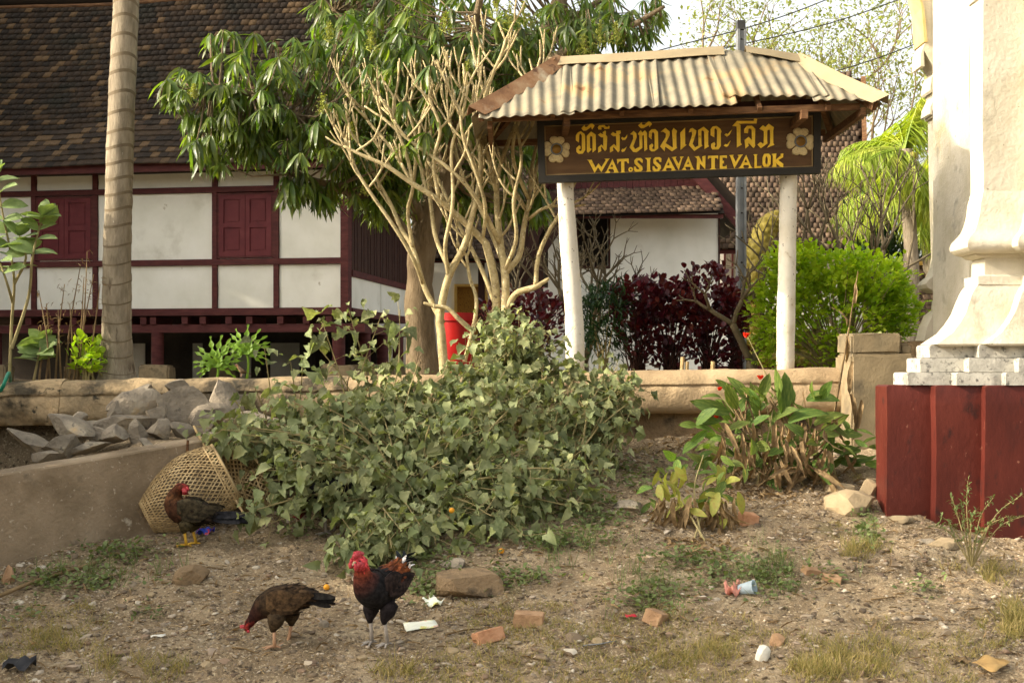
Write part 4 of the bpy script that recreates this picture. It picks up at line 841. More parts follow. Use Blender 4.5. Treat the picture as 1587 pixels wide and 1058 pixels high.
# inner pier and the pilaster at its far edge
def gslab(name, x0, x1, y0, y1, z0, z1, m=M_lime, s=1): rough_box(x0, x1, y0, y1, z0, z1, .006, .25, s, .012).build(name, m, gate, angle=40)
gslab('inner_pier', 4.42, 5.6, 12.35, 13.45, EYE - .9, EYE + 4.6, s=31)
PYF = 13.46
def ox(px): return at(px, 0, PYF + .3).x
prof = [(1418, 530), (1424, 505), (1432, 487), (1443, 479), (1444, 464), (1450, 463), (1450, 452), (1436, 452), (1424, 446), (1421, 440), (1425, 434), (1434, 427), (1440, 414), (1443, 395), (1440, 300), (1438, 180), (1433, 180), (1434, 168), (1440, 158), (1434, 155), (1430, 178), (1427, 176), (1428, 165), (1436, 148), (1433, 142), (1438, 128), (1439, 118), (1434, 120), (1430, 143), (1427, 140), (1430, 120), (1437, 110), (1418, 78), (1419, 103), (1413, 103), (1414, 82), (1420, 66), (1420, 40), (1416, 15), (1408, -20), (1392, -60), (1360, -110), (1300, -150), (1300, -230), (1520, -230), (1520, 530)]
MB().plate([(ox(p), EYE + (CY - q) / F * PYF) for p, q in prof][::-1], [], lambda x, z: (x, PYF, z), lambda x, z: (x, PYF + .3, z)).build('pilaster', M_lime, gate)
MB().plate([(ox(p), EYE + (CY - q) / F * PYF) for p, q in ((1419, 66), (1415, 15), (1407, -20), (1391, -60), (1394, -60), (1410, -20), (1419, 15), (1424, 66))], [], lambda x, z: (x - .012, PYF - .03, z), lambda x, z: (x - .012, PYF + .31, z)).build('yellow_edge', M_yellowc, gate)
gslab('pilaster_base', ox(1400), 5.6, 13.3, 13.9, YARD - .2, EYE + .28, M_lower, 33)
# ------------------------------------------------------------------ pole, naga, planter, palm trunk
pole = thing('utility_pole', 'grey square concrete utility pole rising behind the sign roof', 'pole', at(1150, 590, 17))
a = at(1143.5, 0, 17).x; b = at(1157, 0, 17).x; zt_ = EYE + (CY - 45) / F * 17
mb = MB(); mb.box(a, a + .03, 17, 17.16, YARD - .1, zt_); mb.box(b - .03, b, 17, 17.16, YARD - .1, zt_); mb.box(a + .0301, b - .0301, 17.025, 17.135, YARD - .1, zt_ - .01); mb.build('shaft', M_pole, pole)
MB().box(a + .0, b - .01, 17.01, 17.15, zt_ + .001, zt_ + .12).build('shaded_pole_top', M_darkpole, pole)  # dark end piece stands for the shaded top of the pole
for i in range(14):
    z = YARD + .3 + i * .33; mb = MB(); xm = (a + b) / 2; mb.tube([(xm, 17.02, z), (xm, 17.03, z)], .012, 8); mb.build('bolt_hole', M_eye, pole)
def nscale(curve, rad, name, m, parent, n=22, step=.02, sq=1.0):
    """tube with a diamond lattice of raised scales"""
    c = bez(curve, 14); mb = MB(); L_ = [0]
    for i in range(1, len(c)): L_.append(L_[-1] + (c[i] - c[i - 1]).length)
    tot = L_[-1]; m_ = int(tot / step); pts = []; rs = []
    for i in range(m_ + 1):
        d = tot * i / m_; j = min(max(1, np.searchsorted(L_, d)), len(c) - 1); t = (d - L_[j - 1]) / max(1e-6, L_[j] - L_[j - 1]); pts.append(c[j - 1].lerp(c[j], t)); rs.append(float(np.interp(i / m_, np.linspace(0, 1, len(rad)), rad)))
    side = Vector((1, 0, 0)); rings = []; per = 24
    for i, p in enumerate(pts):
        t = (pts[min(i + 1, m_)] - pts[max(i - 1, 0)]).normalized(); side = (side - t * side.dot(t)).normalized(); up = side.cross(t); ring = []
        for k in range(per * 2):
            a = math.pi * k / per; u = k / (per * 2) * 14; v = tot * i / m_ / .075
            h = max(0, 1 - 1.15 * max(abs(((u + v) % 2) - 1), abs(((u - v) % 2) - 1))); q = rs[i] * (1 + .13 * min(h, .5) * 2 - .05); ring.append(p + side * math.cos(a) * q + up * math.sin(a) * q)
        rings.append(ring)
    mb.loft(rings); return mb.build(name, m, parent, smooth=True)
naga = thing('naga_statue', 'olive yellow scaled serpent statue with curved neck rising behind the right post', 'statue', at(1180, 590, 19))
nscale([at(1170, 575, 19), at(1170, 500, 19), at(1172, 430, 19), at(1176, 385, 19.1), at(1190, 352, 19.2), at(1208, 340, 19.2), at(1226, 352, 19.2)], [.16, .155, .14, .145, .17, .17, .10], 'neck', M_olive, naga)
for y, r in ((556, .155), (528, .135)): nscale([at(1150, y, 18.75), at(1180, y, 18.6), at(1230, y, 18.75), at(1300, y, 19)], [r * .75, r, r, r * .9], 'coil', M_olive, naga)
MB().box(at(1100, 0, 18.4).x, at(1330, 0, 18.4).x, 18.3, 19.6, YARD - .1, EYE + (CY - 567) / F * 18.4).build('statue_base', M_maroon, naga)
pot = thing('red_planter', 'large bright red planter tub behind the forked frangipani stems', 'planter', at(710, 590, 15.5))
c = at(709, 590, 15.5); pr = [(.16, YARD - .05), (.20, EYE + .02), (.215, EYE + .56), (.24, EYE + .565), (.24, EYE + .66), (.22, EYE + .66), (.2, EYE + .6), (.02, EYE + .58)]
MB().loft([[(c.x + r * math.cos(a), 15.5 + r * math.sin(a), z) for a in np.arange(28) * math.pi / 14] for r, z in pr]).build('tub', M_bin, pot, angle=40)
ptr = thing('palm_tree', 'tall ringed grey palm trunk standing just behind the wall at left', 'tree', at(180, 590, 13))
c = bez([at(182, 600, 13), at(181, 560, 13), at(181, 480, 13), at(182, 380, 13), at(187, 200, 13), at(196, 0, 13), at(206, -160, 13), at(214, -330, 13), at(220, -480, 13)], 40); rs = np.interp(np.linspace(0, 1, len(c)), [0, .06, .2, .5, .75, 1], [.19, .165, .145, .132, .12, .10])
rings = []; phs = []; z0 = c[0].z
for i, (p, r) in enumerate(zip(c, rs)):
    d = p.z - z0; ph = (d / .175 + .25 * math.sin(d * 3)) % 1; r2 = r * (1 + .025 * (1 - ph)); flare = .05 * math.exp(-d / .15); n = 20
    P = np.array([[p.x + (r2 + flare) * math.cos(a), p.y + (r2 + flare) * math.sin(a), p.z + .015 * math.sin(a * 2 + d)] for a in np.arange(n) * 2 * math.pi / n]); P[:, 2] += .018 * np.sin(np.arange(n) * .31 + d); f = .005 * fbm(P, 9, 3, 4); P[:, 0] += f; P[:, 1] += f; rings.append([tuple(q) for q in P]); phs.append(ph)
mb = MB(); mb.loft(rings)
for i in range(len(rings) - 1):
    if phs[i + 1] < phs[i]: mb.m[i * 20:(i + 1) * 20] = [1] * 20
mb.build('trunk', [M_palmbark, M_scar], ptr, angle=32)
# ------------------------------------------------------------------ leaf shapes
T_mango = [leaf_tmpl(lambda t: .088 * math.sin(math.pi * min(1, .06 + t * .94)) ** .75 * (1 - .25 * t), 5, .35, d, .012, s) for s, d in ((1, .35), (2, .55), (3, .15))]
T_weed = [lobed_tmpl(s, d) for s, d in ((1, .3), (2, .7), (3, .15), (4, .5), (5, .9), (6, .4))]
T_small = [(np.array([(0, 0, 0), (.28, .45, .06), (0, 1, -.08), (-.28, .45, .06)], float), np.array([(0, 1, 2), (0, 2, 3)]))]
T_oval = [leaf_tmpl(lambda t: .34 * math.sin(math.pi * min(1, .04 + t * .96)) ** .7, 5, .2, d, .01, s) for s, d in ((4, .15), (5, .3))]
T_canna = [leaf_tmpl(lambda t: .19 * math.sin(math.pi * min(1, .05 + t * .95)) ** .8, 7, .35, d, .014, s) for s, d in ((6, .25), (7, .55), (8, .05))]
T_dry = [leaf_tmpl(lambda t: .075 * math.sin(math.pi * min(1, .1 + t * .9)) ** .7, 7, .9, d, .05, s) for s, d in ((9, .5), (10, .9), (11, .2))]
T_blade = [(np.array([(-.05, 0, 0), (.05, 0, 0), (.03, .55, -.06), (-.03, .55, -.06), (0, 1, -.28)], float), np.array([(0, 1, 2), (0, 2, 3), (3, 2, 4)]))]
T_leaflet = [(np.array([(-.018, 0, 0), (.018, 0, 0), (.024, .5, -.08), (-.024, .5, -.08), (0, 1, -.4)], float), np.array([(0, 1, 2), (0, 2, 3), (3, 2, 4)]))]
def rv(n, sd=1.): return RS.normal(0, sd, (n, 3))
# ------------------------------------------------------------------ palms
def frond(mb, LP, LR, LS, base, d, up, L_, n=46, ll=.42, droop=1.35, w=.02):
    d = Vector(d).normalized(); pts = []; p = Vector(base); dirv = d.copy(); N_ = 12
    for i in range(N_ + 1):
        pts.append(p.copy()); dirv = (dirv + Vector((0, 0, -droop * .075 * (i / N_ + .4)))).normalized(); p = p + dirv * (L_ / N_)
    mb.tube(pts, [w * (1 - .8 * i / N_) for i in range(N_ + 1)], 4)
    for i in range(n):
        t = .12 + .88 * i / n; j = min(int(t * N_), N_ - 1); q = pts[j].lerp(pts[j + 1], t * N_ - j); ax = (pts[j + 1] - pts[j]).normalized(); sd_ = ax.cross(Vector((0, 0, 1))).normalized()
        for s_ in (-1, 1):
            dl = (sd_ * s_ * .8 + ax * .55 + Vector((0, 0, -.75 + random.uniform(-.5, .4)))).normalized(); LP.append(q[:]); LR.append(dl[:]); LS.append(ll * math.sin(math.pi * (.15 + .8 * t)) ** .6 * random.uniform(.85, 1.1))
def palm_crown(parent, c, n, L_, ll, el0=-.3, el1=1.1, mat=M_palm, seed=1, nl=46):
    random.seed(seed); mb = MB(); LP, LR, LS = [], [], []
    for i in range(n):
        a = i * 2.399 + random.uniform(-.2, .2); e = el0 + (el1 - el0) * ((i * .618) % 1)
        frond(mb, LP, LR, LS, c, (math.cos(a) * math.cos(e), math.sin(a) * math.cos(e), math.sin(e)), None, L_ * random.uniform(.85, 1.1), nl, ll)
    mb.build('frond_stem', mat, parent)
    V, Fc = scatter(T_leaflet[0], np.array(LP), frames(LR), np.array(LS)); attach(np_mesh('fronds', V, Fc), 'fronds', mat, parent, kind='stuff')
palm_crown(ptr, c[-1], 15, 2.6, .6, seed=3)
pg = 'palm trees far behind between the hall and the gate pillar'
for i, (px, py, Y, L_, lab) in enumerate([(1402, 232, 27, 1.25, 'coconut palm with bright drooping fronds showing left of the gate pillar'), (1432, 300, 30, 1.7, 'yellower palm half hidden behind the gate pillar edge'), (1340, 330, 36, 1.3, 'small far palm peeping past the edge of the tiled hall')]):
    p = thing('coconut_palm', lab, 'palm tree', at(px, 592, Y), pg); q = at(px, py, Y); b = at(px + 6, 592, Y)
    MB().tube(bez([b, (b + q) / 2 + Vector((.1, 0, 0)), q], 6), [.17] * 7 + [.15] * 6, 10).build('trunk', M_palmbark, p, smooth=True)
    palm_crown(p, q, 32, L_ * 1.3, .8, -1.1, 1.4, seed=10 + i, nl=36)
    mb = MB()
    for k in range(7 if i == 0 else 0):
        a = k * .9; cc = q + Vector((.17 * math.cos(a), -.12 + .1 * math.sin(a), -.16 - .08 * (k % 3))); V, Fc = rock(k, .085, .085, .1, 0, 1); mb.add((V + np.array(cc[:])).tolist(), Fc.tolist())
    if mb.v: mb.build('coconuts', M_cannayel, p, smooth=True)
# ------------------------------------------------------------------ bare branching trees
def fork(mb, p, d, L_, r, depth, rnd, spread=.5, upb=.25, ends=None, shrink=.8, rs=.78, nseg=4, tip=True, tri=.35):
    p = Vector(p); d = Vector(d).normalized(); pts = [p]; q = p.copy(); dd = d.copy()
    for i in range(nseg):
        dd = (dd + Vector((rnd.gauss(0, .07), rnd.gauss(0, .07), rnd.gauss(0, .04) + upb * .12))).normalized(); q = q + dd * (L_ / nseg); pts.append(q.copy())
    r1 = r * (.88 if depth else .82); mb.tube(pts, [r + (r1 - r) * i / nseg for i in range(nseg)] + [r1 * (1.0 if depth else .75)], 7 if r > .015 else 5)
    if depth == 0:
        if ends is not None: ends.append((q, dd))
        return
    k = 3 if rnd.random() < tri else 2; a0 = rnd.uniform(0, 6.28); s1 = dd.cross(Vector((.3, .2, 1))).normalized(); s2 = dd.cross(s1)
    for i in range(k):
        a = a0 + 2 * math.pi * i / k + rnd.uniform(-.3, .3); sp = spread * rnd.uniform(.7, 1.3)
        nd = (dd + (s1 * math.cos(a) + s2 * math.sin(a)) * sp + Vector((0, 0, upb * .5))).normalized()
        fork(mb, q - dd * r1 * .5, nd, L_ * shrink * rnd.uniform(.75, 1.2), r1 * rs, depth - 1, rnd, spread, upb, ends, shrink, rs, nseg, tip, tri)
def poly_branch(mb, pts, r0, r1, n=8):
    c = bez(pts, 5); mb.tube(c, [r0 + (r1 - r0) * i / (len(c) - 1) for i in range(len(c))], n); return c[-1], (c[-1] - c[-2]).normalized()
fr = thing('frangipani_tree', 'leafless pale barked frangipani with many upright blunt forked branches behind the wall', 'tree', at(745, 590, 12.9))
rnd = random.Random(5); YF = 12.9
mains = [  # photograph polylines with depth offsets, start radius, end radius, side shoots
 ([(690, 600, 0), (684, 520, 0), (682, 490, 0), (695, 430, -.05), (719, 382, -.1), (729, 345, -.1), (740, 300, -.1), (745, 240, -.1), (735, 185, -.1), (738, 140, -.1)], .066, .024, 4),
 ([(768, 600, .1), (767, 520, .1), (769, 450, .05), (755, 385, 0), (748, 372, 0), (715, 340, -.1), (680, 310, -.2), (640, 285, -.25), (600, 258, -.3), (560, 240, -.3), (532, 226, -.3)], .068, .022, 5),
 ([(790, 610, .0), (784, 520, 0), (783, 430, 0), (776, 380, .05), (770, 320, .1), (772, 270, .1), (790, 215, .1), (812, 165, .1)], .068, .024, 4),
 ([(784, 480, .0), (800, 455, -.05), (826, 446, -.1), (838, 440, -.1)], .05, .042, 0),
 ([(830, 444, -.1), (834, 400, -.1), (850, 360, -.1), (868, 330, -.1), (890, 285, -.05)], .032, .024, 1),
 ([(786, 420, .0), (805, 395, .1), (812, 350, .15), (820, 310, .2), (824, 260, .25), (838, 200, .3)], .046, .024, 3),
 ([(783, 415, .0), (757, 350, .3), (742, 320, .4), (716, 270, .4), (700, 205, .4), (696, 160, .4)], .035, .022, 3),
 ([(700, 425, -.05), (676, 370, .1), (668, 320, .2), (660, 250, .2), (640, 190, .2), (628, 160, .2)], .034, .022, 3),
 ([(686, 500, 0), (670, 470, .1), (656, 440, .1), (640, 385, .15), (622, 355, .2), (606, 318, .2), (585, 280, .2), (556, 225, .2), (540, 190, .2)], .042, .022, 3),
 ([(767, 470, .1), (750, 425, .2), (728, 380, .3), (700, 330, .4), (660, 270, .4), (622, 215, .4), (600, 178, .4)], .034, .022, 3),
 ([(776, 380, .05), (740, 310, -.2), (700, 265, -.3), (640, 222, -.3), (590, 180, -.3)], .034, .022, 3),
 ([(770, 300, .1), (752, 220, .1), (748, 170, .0), (760, 125, .0), (778, 82, 0), (784, 60, 0)], .036, .022, 2),
 ([(752, 150, .0), (742, 115, .0), (732, 72, .0), (731, 54, 0)], .024, .021, 0),
 ([(720, 560, .0), (735, 500, 0), (738, 462, 0), (728, 430, .05), (723, 395, .1)], .03, .024, 1),
 ([(735, 515, -.05), (712, 495, -.1), (694, 478, -.1), (671, 474, -.1)], .036, .032, 0),
 ([(640, 385, .15), (632, 330, .1), (640, 290, .0), (645, 220, .0), (632, 170, 0)], .03, .022, 2),
 ([(640, 285, -.25), (630, 240, -.3), (612, 190, -.3), (612, 150, -.3)], .026, .021, 2),
 ([(680, 310, -.2), (672, 250, -.3), (682, 200, -.35), (664, 150, -.4)], .028, .021, 2),
 ([(818, 340, .2), (845, 322, .1), (880, 318, .1)], .026, .022, 1),
 ([(656, 440, .1), (640, 400, -.1), (610, 350, -.2), (575, 300, -.25), (552, 262, -.25), (536, 215, -.2)], .03, .022, 3), ([(640, 285, -.25), (606, 230, -.1), (572, 190, 0), (560, 165, 0)], .026, .021, 2), ([(660, 298, -.22), (650, 240, -.1), (652, 190, 0), (668, 140, 0)], .026, .021, 2),
 ([(705, 335, -.12), (680, 280, .1), (652, 225, .25), (645, 175, .3)], .026, .021, 2), ([(748, 372, 0), (752, 320, -.2), (735, 260, -.3), (718, 215, -.35), (712, 165, -.35)], .028, .021, 3), ([(782, 420, 0), (800, 370, -.2), (796, 310, -.3), (808, 250, -.3), (800, 190, -.3)], .03, .022, 3),
 ([(695, 430, -.05), (690, 380, -.2), (700, 330, -.3), (702, 290, -.3), (700, 230, -.3), (716, 180, -.3), (726, 130, -.3)], .03, .022, 3),
 ([(820, 300, .2), (835, 250, .3), (850, 215, .3), (846, 180, .3)], .03, .022, 2), ([(820, 310, .2), (796, 250, 0), (800, 200, -.1), (822, 150, -.1), (828, 118, -.1)], .028, .021, 2)]
for i, (pl2, r0, r1, ns_) in enumerate(mains):
    r0 *= .74; r1 *= .64
    mb = MB(); pts = [at(x, y, YF + dy) for x, y, dy in pl2]; q, d = poly_branch(mb, pts, r0, r1)
    if ns_:
        a = rnd.uniform(-.6, .6); sd_ = Vector((math.cos(a) * .5, math.sin(a) * .5, .2))
        for k in (1, -1): fork(mb, q - d * .02, d + sd_ * k, .22, r1 * .92, 1 if k == 1 else 0, rnd, .4, .7, None, .9, .9, tri=.1)
    else: fork(mb, q - d * .02, d + Vector((.1, 0, .1)), .12, r1 * .9, 0, rnd)
    # side shoots
    for k in range(int(ns_ * 1.5)):
        j = rnd.uniform(.45, .97) * (len(pts) - 1); a = pts[int(j)].lerp(pts[min(int(j) + 1, len(pts) - 1)], j % 1); sd_ = Vector((rnd.choice([-1, 1]) * rnd.uniform(.4, .9), rnd.uniform(-.6, .6), rnd.uniform(.5, .9)))
        fork(mb, a, sd_, .24, r1 * .95, 1 if k % 3 else 2, rnd, .38, .8, None, .9, .92, tri=.15)
    mb.build('trunk' if i in (0, 1, 2) else 'branch', M_frang, fr, smooth=True)
bg_ = 'bare frangipanis standing behind the wall'
for (px, py, Y, n, h, lab, sd_, sp, ln, dp, lean) in [(905, 590, 16.5, 3, 0, 'small leafless grey frangipani before the hall window', 3, .6, .62, 5, 0), (1330, 590, 17.5, 4, 0, 'wide leafless grey frangipani spreading behind the lime green bush', 8, .5, 1.0, 5, 0),
                                              (1165, 590, 14.5, 2, 0, 'sparse leafless frangipani leaning between pole and copper hedge', 13, .65, .55, 4, 0), (830, 590, 17.5, 2, 0, 'thin leafless frangipani in shade before the porch', 21, .55, .7, 5, 0)]:
    t = thing('bare_frangipani', lab, 'tree', at(px, py, Y), bg_); rnd = random.Random(sd_); mb = MB(); b = at(px, py, Y)
    mb.tube([b, b + Vector((0, 0, .25))], [.07, .06], 8)
    for k in range(n):
        a = 2 * math.pi * k / n + sd_; fork(mb, b + Vector((0, 0, .2)), (math.cos(a) * .55, math.sin(a) * .4, 1), ln, .045, dp, rnd, sp, .22, None, .72, .74)
    mb.build('branches', M_frang2, t, smooth=True)
# ------------------------------------------------------------------ mango tree
mg = thing('mango_tree', 'leafy mango tree with drooping dark green leaves hanging in front of the dark roof', 'tree', at(655, 592, 14.6))
YM = 14.6; mb = MB()
tr = bez([at(658, 610, YM), at(652, 520, YM), at(651, 430, YM), at(660, 350, YM), at(690, 270, YM), at(745, 180, YM), at(800, 110, YM + .2), at(850, 40, YM + .4), at(890, -60, YM + .6)], 8)
rs = np.interp(np.linspace(0, 1, len(tr)), [0, .1, .4, .6, 1], [.21, .165, .16, .13, .08]); rings = []
for p, r in zip(tr, rs):
    n = 14; P = np.array([[p.x + r * math.cos(a), p.y + r * math.sin(a), p.z] for a in np.arange(n) * 2 * math.pi / n]); f = 1 + .13 * fbm(P, 4, 3, 6)
    rings.append([(p.x + (q[0] - p.x) * k, p.y + (q[1] - p.y) * k, q[2]) for q, k in zip(P, f)])
MB().loft(rings).build('trunk', M_bark, mg, smooth=True)
limbs = [[(660, 350, 0), (620, 290, -.3), (560, 230, -.7), (480, 190, -1.1), (400, 150, -1.4), (320, 130, -1.6)], [(652, 400, 0), (600, 330, -.6), (520, 290, -1.0), (450, 270, -1.3)], [(690, 270, 0), (640, 160, .4), (560, 60, .6), (480, -20, .8)], [(745, 180, 0), (860, 90, -.3), (960, 50, -.5), (1030, 10, -.7)],
         [(690, 270, 0), (720, 120, -.9), (740, 20, -1.3), (760, -80, -1.6)], [(800, 110, .2), (860, 50, .8), (930, 0, 1), (1000, -70, 1)]]
limbpts = []
for l in limbs:
    c_ = bez([at(x, y, YM + dy) for x, y, dy in l], 8); limbpts += c_; mb = MB(); mb.tube(c_, list(np.linspace(.085, .02, len(c_))), 8); mb.build('limb', M_bark, mg, smooth=True)
blobs = [(285, 125, 34, 30, -1.6, 12), (335, 165, 50, 60, -1.5, 22), (400, 150, 85, 85, -1.3, 60), (470, 215, 95, 90, -1.2, 64), (375, 245, 45, 65, -1.3, 24), (455, 300, 60, 38, -1.2, 26), (480, 330, 45, 20, -1.1, 8), (350, 60, 60, 25, -1.4, 7), (440, 90, 40, 40, -1.2, 14),
         (575, 110, 115, 100, -.9, 76), (600, 240, 80, 75, -.7, 50), (570, 290, 50, 40, -.6, 20), (690, 70, 150, 110, -.9, 90), (750, 190, 110, 90, .3, 50), (800, 60, 110, 75, -.6, 44), (900, 40, 90, 55, -.2, 32), (970, 30, 60, 48, -.1, 20), (1015, 20, 26, 28, -.2, 6), (520, 30, 50, 45, 0, 16),
         (700, 170, 150, 130, 1.2, 90), (800, 240, 80, 60, 1.2, 34), (620, 60, 160, 110, 1.4, 80), (820, 90, 120, 70, 1.3, 46), (700, -120, 330, 120, .5, 110), (560, 190, 90, 120, .6, 40), (880, 120, 60, 60, 1.6, 14), (620, 150, 120, 100, -1.6, 40), (620, 300, 70, 40, .4, 24), (520, 310, 50, 40, -.9, 16), (660, 150, 90, 70, -1.0, 34), (740, 120, 80, 70, -.3, 30), (930, 30, 80, 50, .3, 24), (640, 40, 100, 50, -1.2, 26), (420, 300, 40, 40, -1.2, 14), (700, 290, 110, 50, 1.0, 44), (800, 310, 60, 30, 1.3, 18), (640, 210, 90, 70, .9, 46), (320, 230, 30, 50, -1.3, 12), (560, 330, 25, 16, -.7, 6), (350, 290, 30, 25, -1.3, 8)]
CP = []
for (px, py, rx, ry, dy, n) in blobs:
    for k in range(n):
        while True:
            u = RS.uniform(-1, 1, 3)
            if u @ u < 1: break
        q_ = at(px + u[0] * rx, py + u[1] * ry, YM + dy + u[2] * .75); sx_ = q_.x / q_.y * F + CX; sy_ = CY - (q_.z - EYE) / q_.y * F
        if sy_ < np.interp(sx_, [240, 290, 330, 365, 410, 440, 480, 540, 600, 900], [140, 205, 262, 240, 262, 292, 312, 312, 330, 345]): CP.append(q_)
LP, LD, LS, tw_ = [], [], [], MB(); PN = []
lpn = np.array([l[:] for l in limbpts]); CPn = np.array([q[:] for q in CP])
for ci, q in enumerate(CP):
    j = int(np.argmin(((lpn - CPn[ci]) ** 2).sum(1))); b = limbpts[j]; m_ = b.lerp(q, .55) + Vector((0, 0, -.08)); tw_.tube([b, m_, q], [.014, .009, .005], 4, cap=False)
    dirv = (q - b).normalized(); n = random.randint(8, 13); a0 = random.uniform(0, 6.28); big = random.uniform(.75, 1.25)
    for k in range(n):
        a = a0 + k * 2.399; d = Vector((math.cos(a), math.sin(a), random.uniform(-2.0, -.25))) + dirv * .3; LP.append((q + Vector((math.cos(a), math.sin(a), 0)) * .015 - dirv * .05 * (k / n))[:]); LD.append(d[:]); LS.append(random.uniform(.18, .28) * big)
    if random.random() < .06: PN.append(q)
tw_.build('twigs', M_bark, mg)
LD = np.array(LD); U = rv(len(LD), .3) + np.array([0, -.2, 1.]); Sm = np.array(LS)
leaves(mg, T_mango, np.array(LP), frames(LD, U), Sm, M_mango, 300)
def panicle(q, sc):
    mb = MB(); P, D_ = [], []
    for k in range(int(16)):
        a = k * 2.399; h = k / 16; d = Vector((math.cos(a) * (1 - h * .8), math.sin(a) * (1 - h * .8), .5)); b = q + Vector((0, 0, sc * h)); e = b + d * sc * .45 * (1 - .6 * h); mb.tube([b, e], .003, 3, cap=False)
        for j in range(9): P.append(b.lerp(e, .3 + .7 * j / 9)[:] + RS.normal(0, .012, 3)); D_.append(RS.normal(0, 1, 3))
    mb.tube([q, q + Vector((0, 0, sc))], .005, 4); V, Fc = scatter(T_small[0], np.array(P), frames(np.array(D_)), np.full(len(P), .03)); mb.add(V.tolist(), Fc.tolist()); mb.build('flower_panicle', M_panicle, mg, fix=False)
for px, py, dy, s_ in [(790, 40, -1.6, .3), (812, 30, -1.5, .26), (770, 22, -1.6, .28), (725, 115, -1.7, .2), (500, 165, -2.1, .18), (545, 205, -1.9, .16), (510, 55, -1.6, .2), (930, 62, -1.2, .26), (905, 78, -1.2, .24), (955, 58, -1.0, .22), (575, 70, -2.0, .2), (300, 140, -2.2, .12), (690, 40, -1.9, .2), (565, 290, -1.5, .14)]: panicle(at(px, py + 12, YM + dy), s_)
# ------------------------------------------------------------------ distant feathery tree against the sky
ft = thing('feathery_tree', 'distant sparse tree with small pale leaves against the sky above the sign', 'tree', at(1260, 592, 48)); mb = MB(); ends = []; rnd = random.Random(4); b = at(1290, 600, 48)
mb.tube([b, at(1300, 330, 48)], [.35, .25], 8)
for k in range(6): a = k * 1.05; fork(mb, at(1300, 335, 48), (math.cos(a) * .8 - .1, math.sin(a) * .8, .9), 2.2, .10, 5, rnd, .5, .1, ends, .78, .66)
for (x0, y0, x1, y1) in ((1290, 200, 1180, 110), (1200, 150, 1090, 90), (1290, 190, 1370, 100)):
    poly_branch(mb, [at(x0, y0, 48), at((x0 + x1) / 2, (y0 + y1) / 2 - 8, 48), at(x1, y1, 48)], .09, .03)
    for k in range(3): fork(mb, at(x1, y1, 48), (rnd.uniform(-.8, .8), rnd.uniform(-.8, .8), .6), 1.2, .045, 3, rnd, .6, .1, ends, .8, .66)
for k in range(90):
    q = at(rnd.uniform(1035, 1400), rnd.uniform(70, 150), 48 + rnd.uniform(-2, 2)); ends.append((q, Vector((0, 0, 1)))); mb.tube([q, q + Vector((rnd.uniform(-.6, .6), 0, -rnd.uniform(.6, 1.4)))], .015, 3, cap=False)
mb.build('branches', M_bark, ft); P = np.repeat(np.array([e[0][:] for e in ends]), 14, 0); P = P + RS.normal(0, .36, P.shape)
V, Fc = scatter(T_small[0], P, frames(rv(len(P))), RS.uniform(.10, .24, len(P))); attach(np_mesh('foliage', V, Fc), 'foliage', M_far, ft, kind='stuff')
# ------------------------------------------------------------------ generic shrub of small leaves on radiating stems
def shrub(name, lab, cat, base, ells, n, tmpl, size, mat, group=None, stems=24, nparts=0, stemmat=M_weedstem, per=10, clump=.06, updir=.5, shell=.55, spray=.06):
    t = thing(name, lab, cat, base, group); mb = MB(); P, D_ = [], []; base = Vector(base)
    for (c_, r, wgt) in ells:
        c_ = Vector(c_)
        for k in range(int(n * wgt)):
            while True:
                u = RS.uniform(-1, 1, 3); l = u @ u
                if l < 1 and l > shell * RS.uniform(0, 1): break
            q = c_ + Vector((u[0] * r[0], u[1] * r[1], u[2] * r[2])); out = (q - (base + c_) / 2).normalized()
            if k % max(1, int(n * wgt / stems)) == 0: mb.tube([base + Vector((RS.normal(0, .06), RS.normal(0, .05), 0)), (base + q) / 2 + Vector((0, 0, .06)), q], [.013, .009, .004], 4, cap=False)
            sh_ = (out * .7 + Vector(RS.normal(0, .5, 3)) + Vector((0, 0, updir * .8))).normalized() * spray
            for j in range(per): P.append((q + sh_ * (j / per) + Vector(RS.normal(0, clump, 3)))[:]); D_.append((out + sh_ * 2 + Vector(RS.normal(0, .6, 3)) + Vector((0, 0, updir)))[:])
    mb.build('stems', stemmat, t)
    P = np.array(P); ok = P[:, 2] > base.z; P = P[ok]; D_ = np.array(D_)[ok]
    leaves(t, tmpl, P, frames(D_), RS.uniform(size * .7, size * 1.25, len(P)), mat, nparts); return t
def px_ell(px, py, rx, ry, Y, dy): c_ = at(px, py, Y); return (c_, (rx / F * Y, dy, ry / F * Y))
B = lambda *a: px_ell(*a)
shrub('lime_bush', 'bright lime green bushy shrub behind the wall right of the white post', 'bush', at(1300, 585, 14.5), [(*B(1300, 510, 105, 66, 14.5, .7), .36), (*B(1235, 425, 42, 46, 14.3, .4), .14), (*B(1300, 430, 40, 40, 14.2, .4), .11), (*B(1350, 440, 48, 36, 14.4, .5), .13), (*B(1205, 500, 36, 66, 14.2, .4), .14), (*B(1385, 485, 34, 40, 14.5, .4), .12)], 900, T_oval, .07, M_bright, per=10, clump=.035, updir=.1, shell=.5, stems=12, spray=.16)
hg = 'clipped copper leaved shrubs forming the dark red hedge'
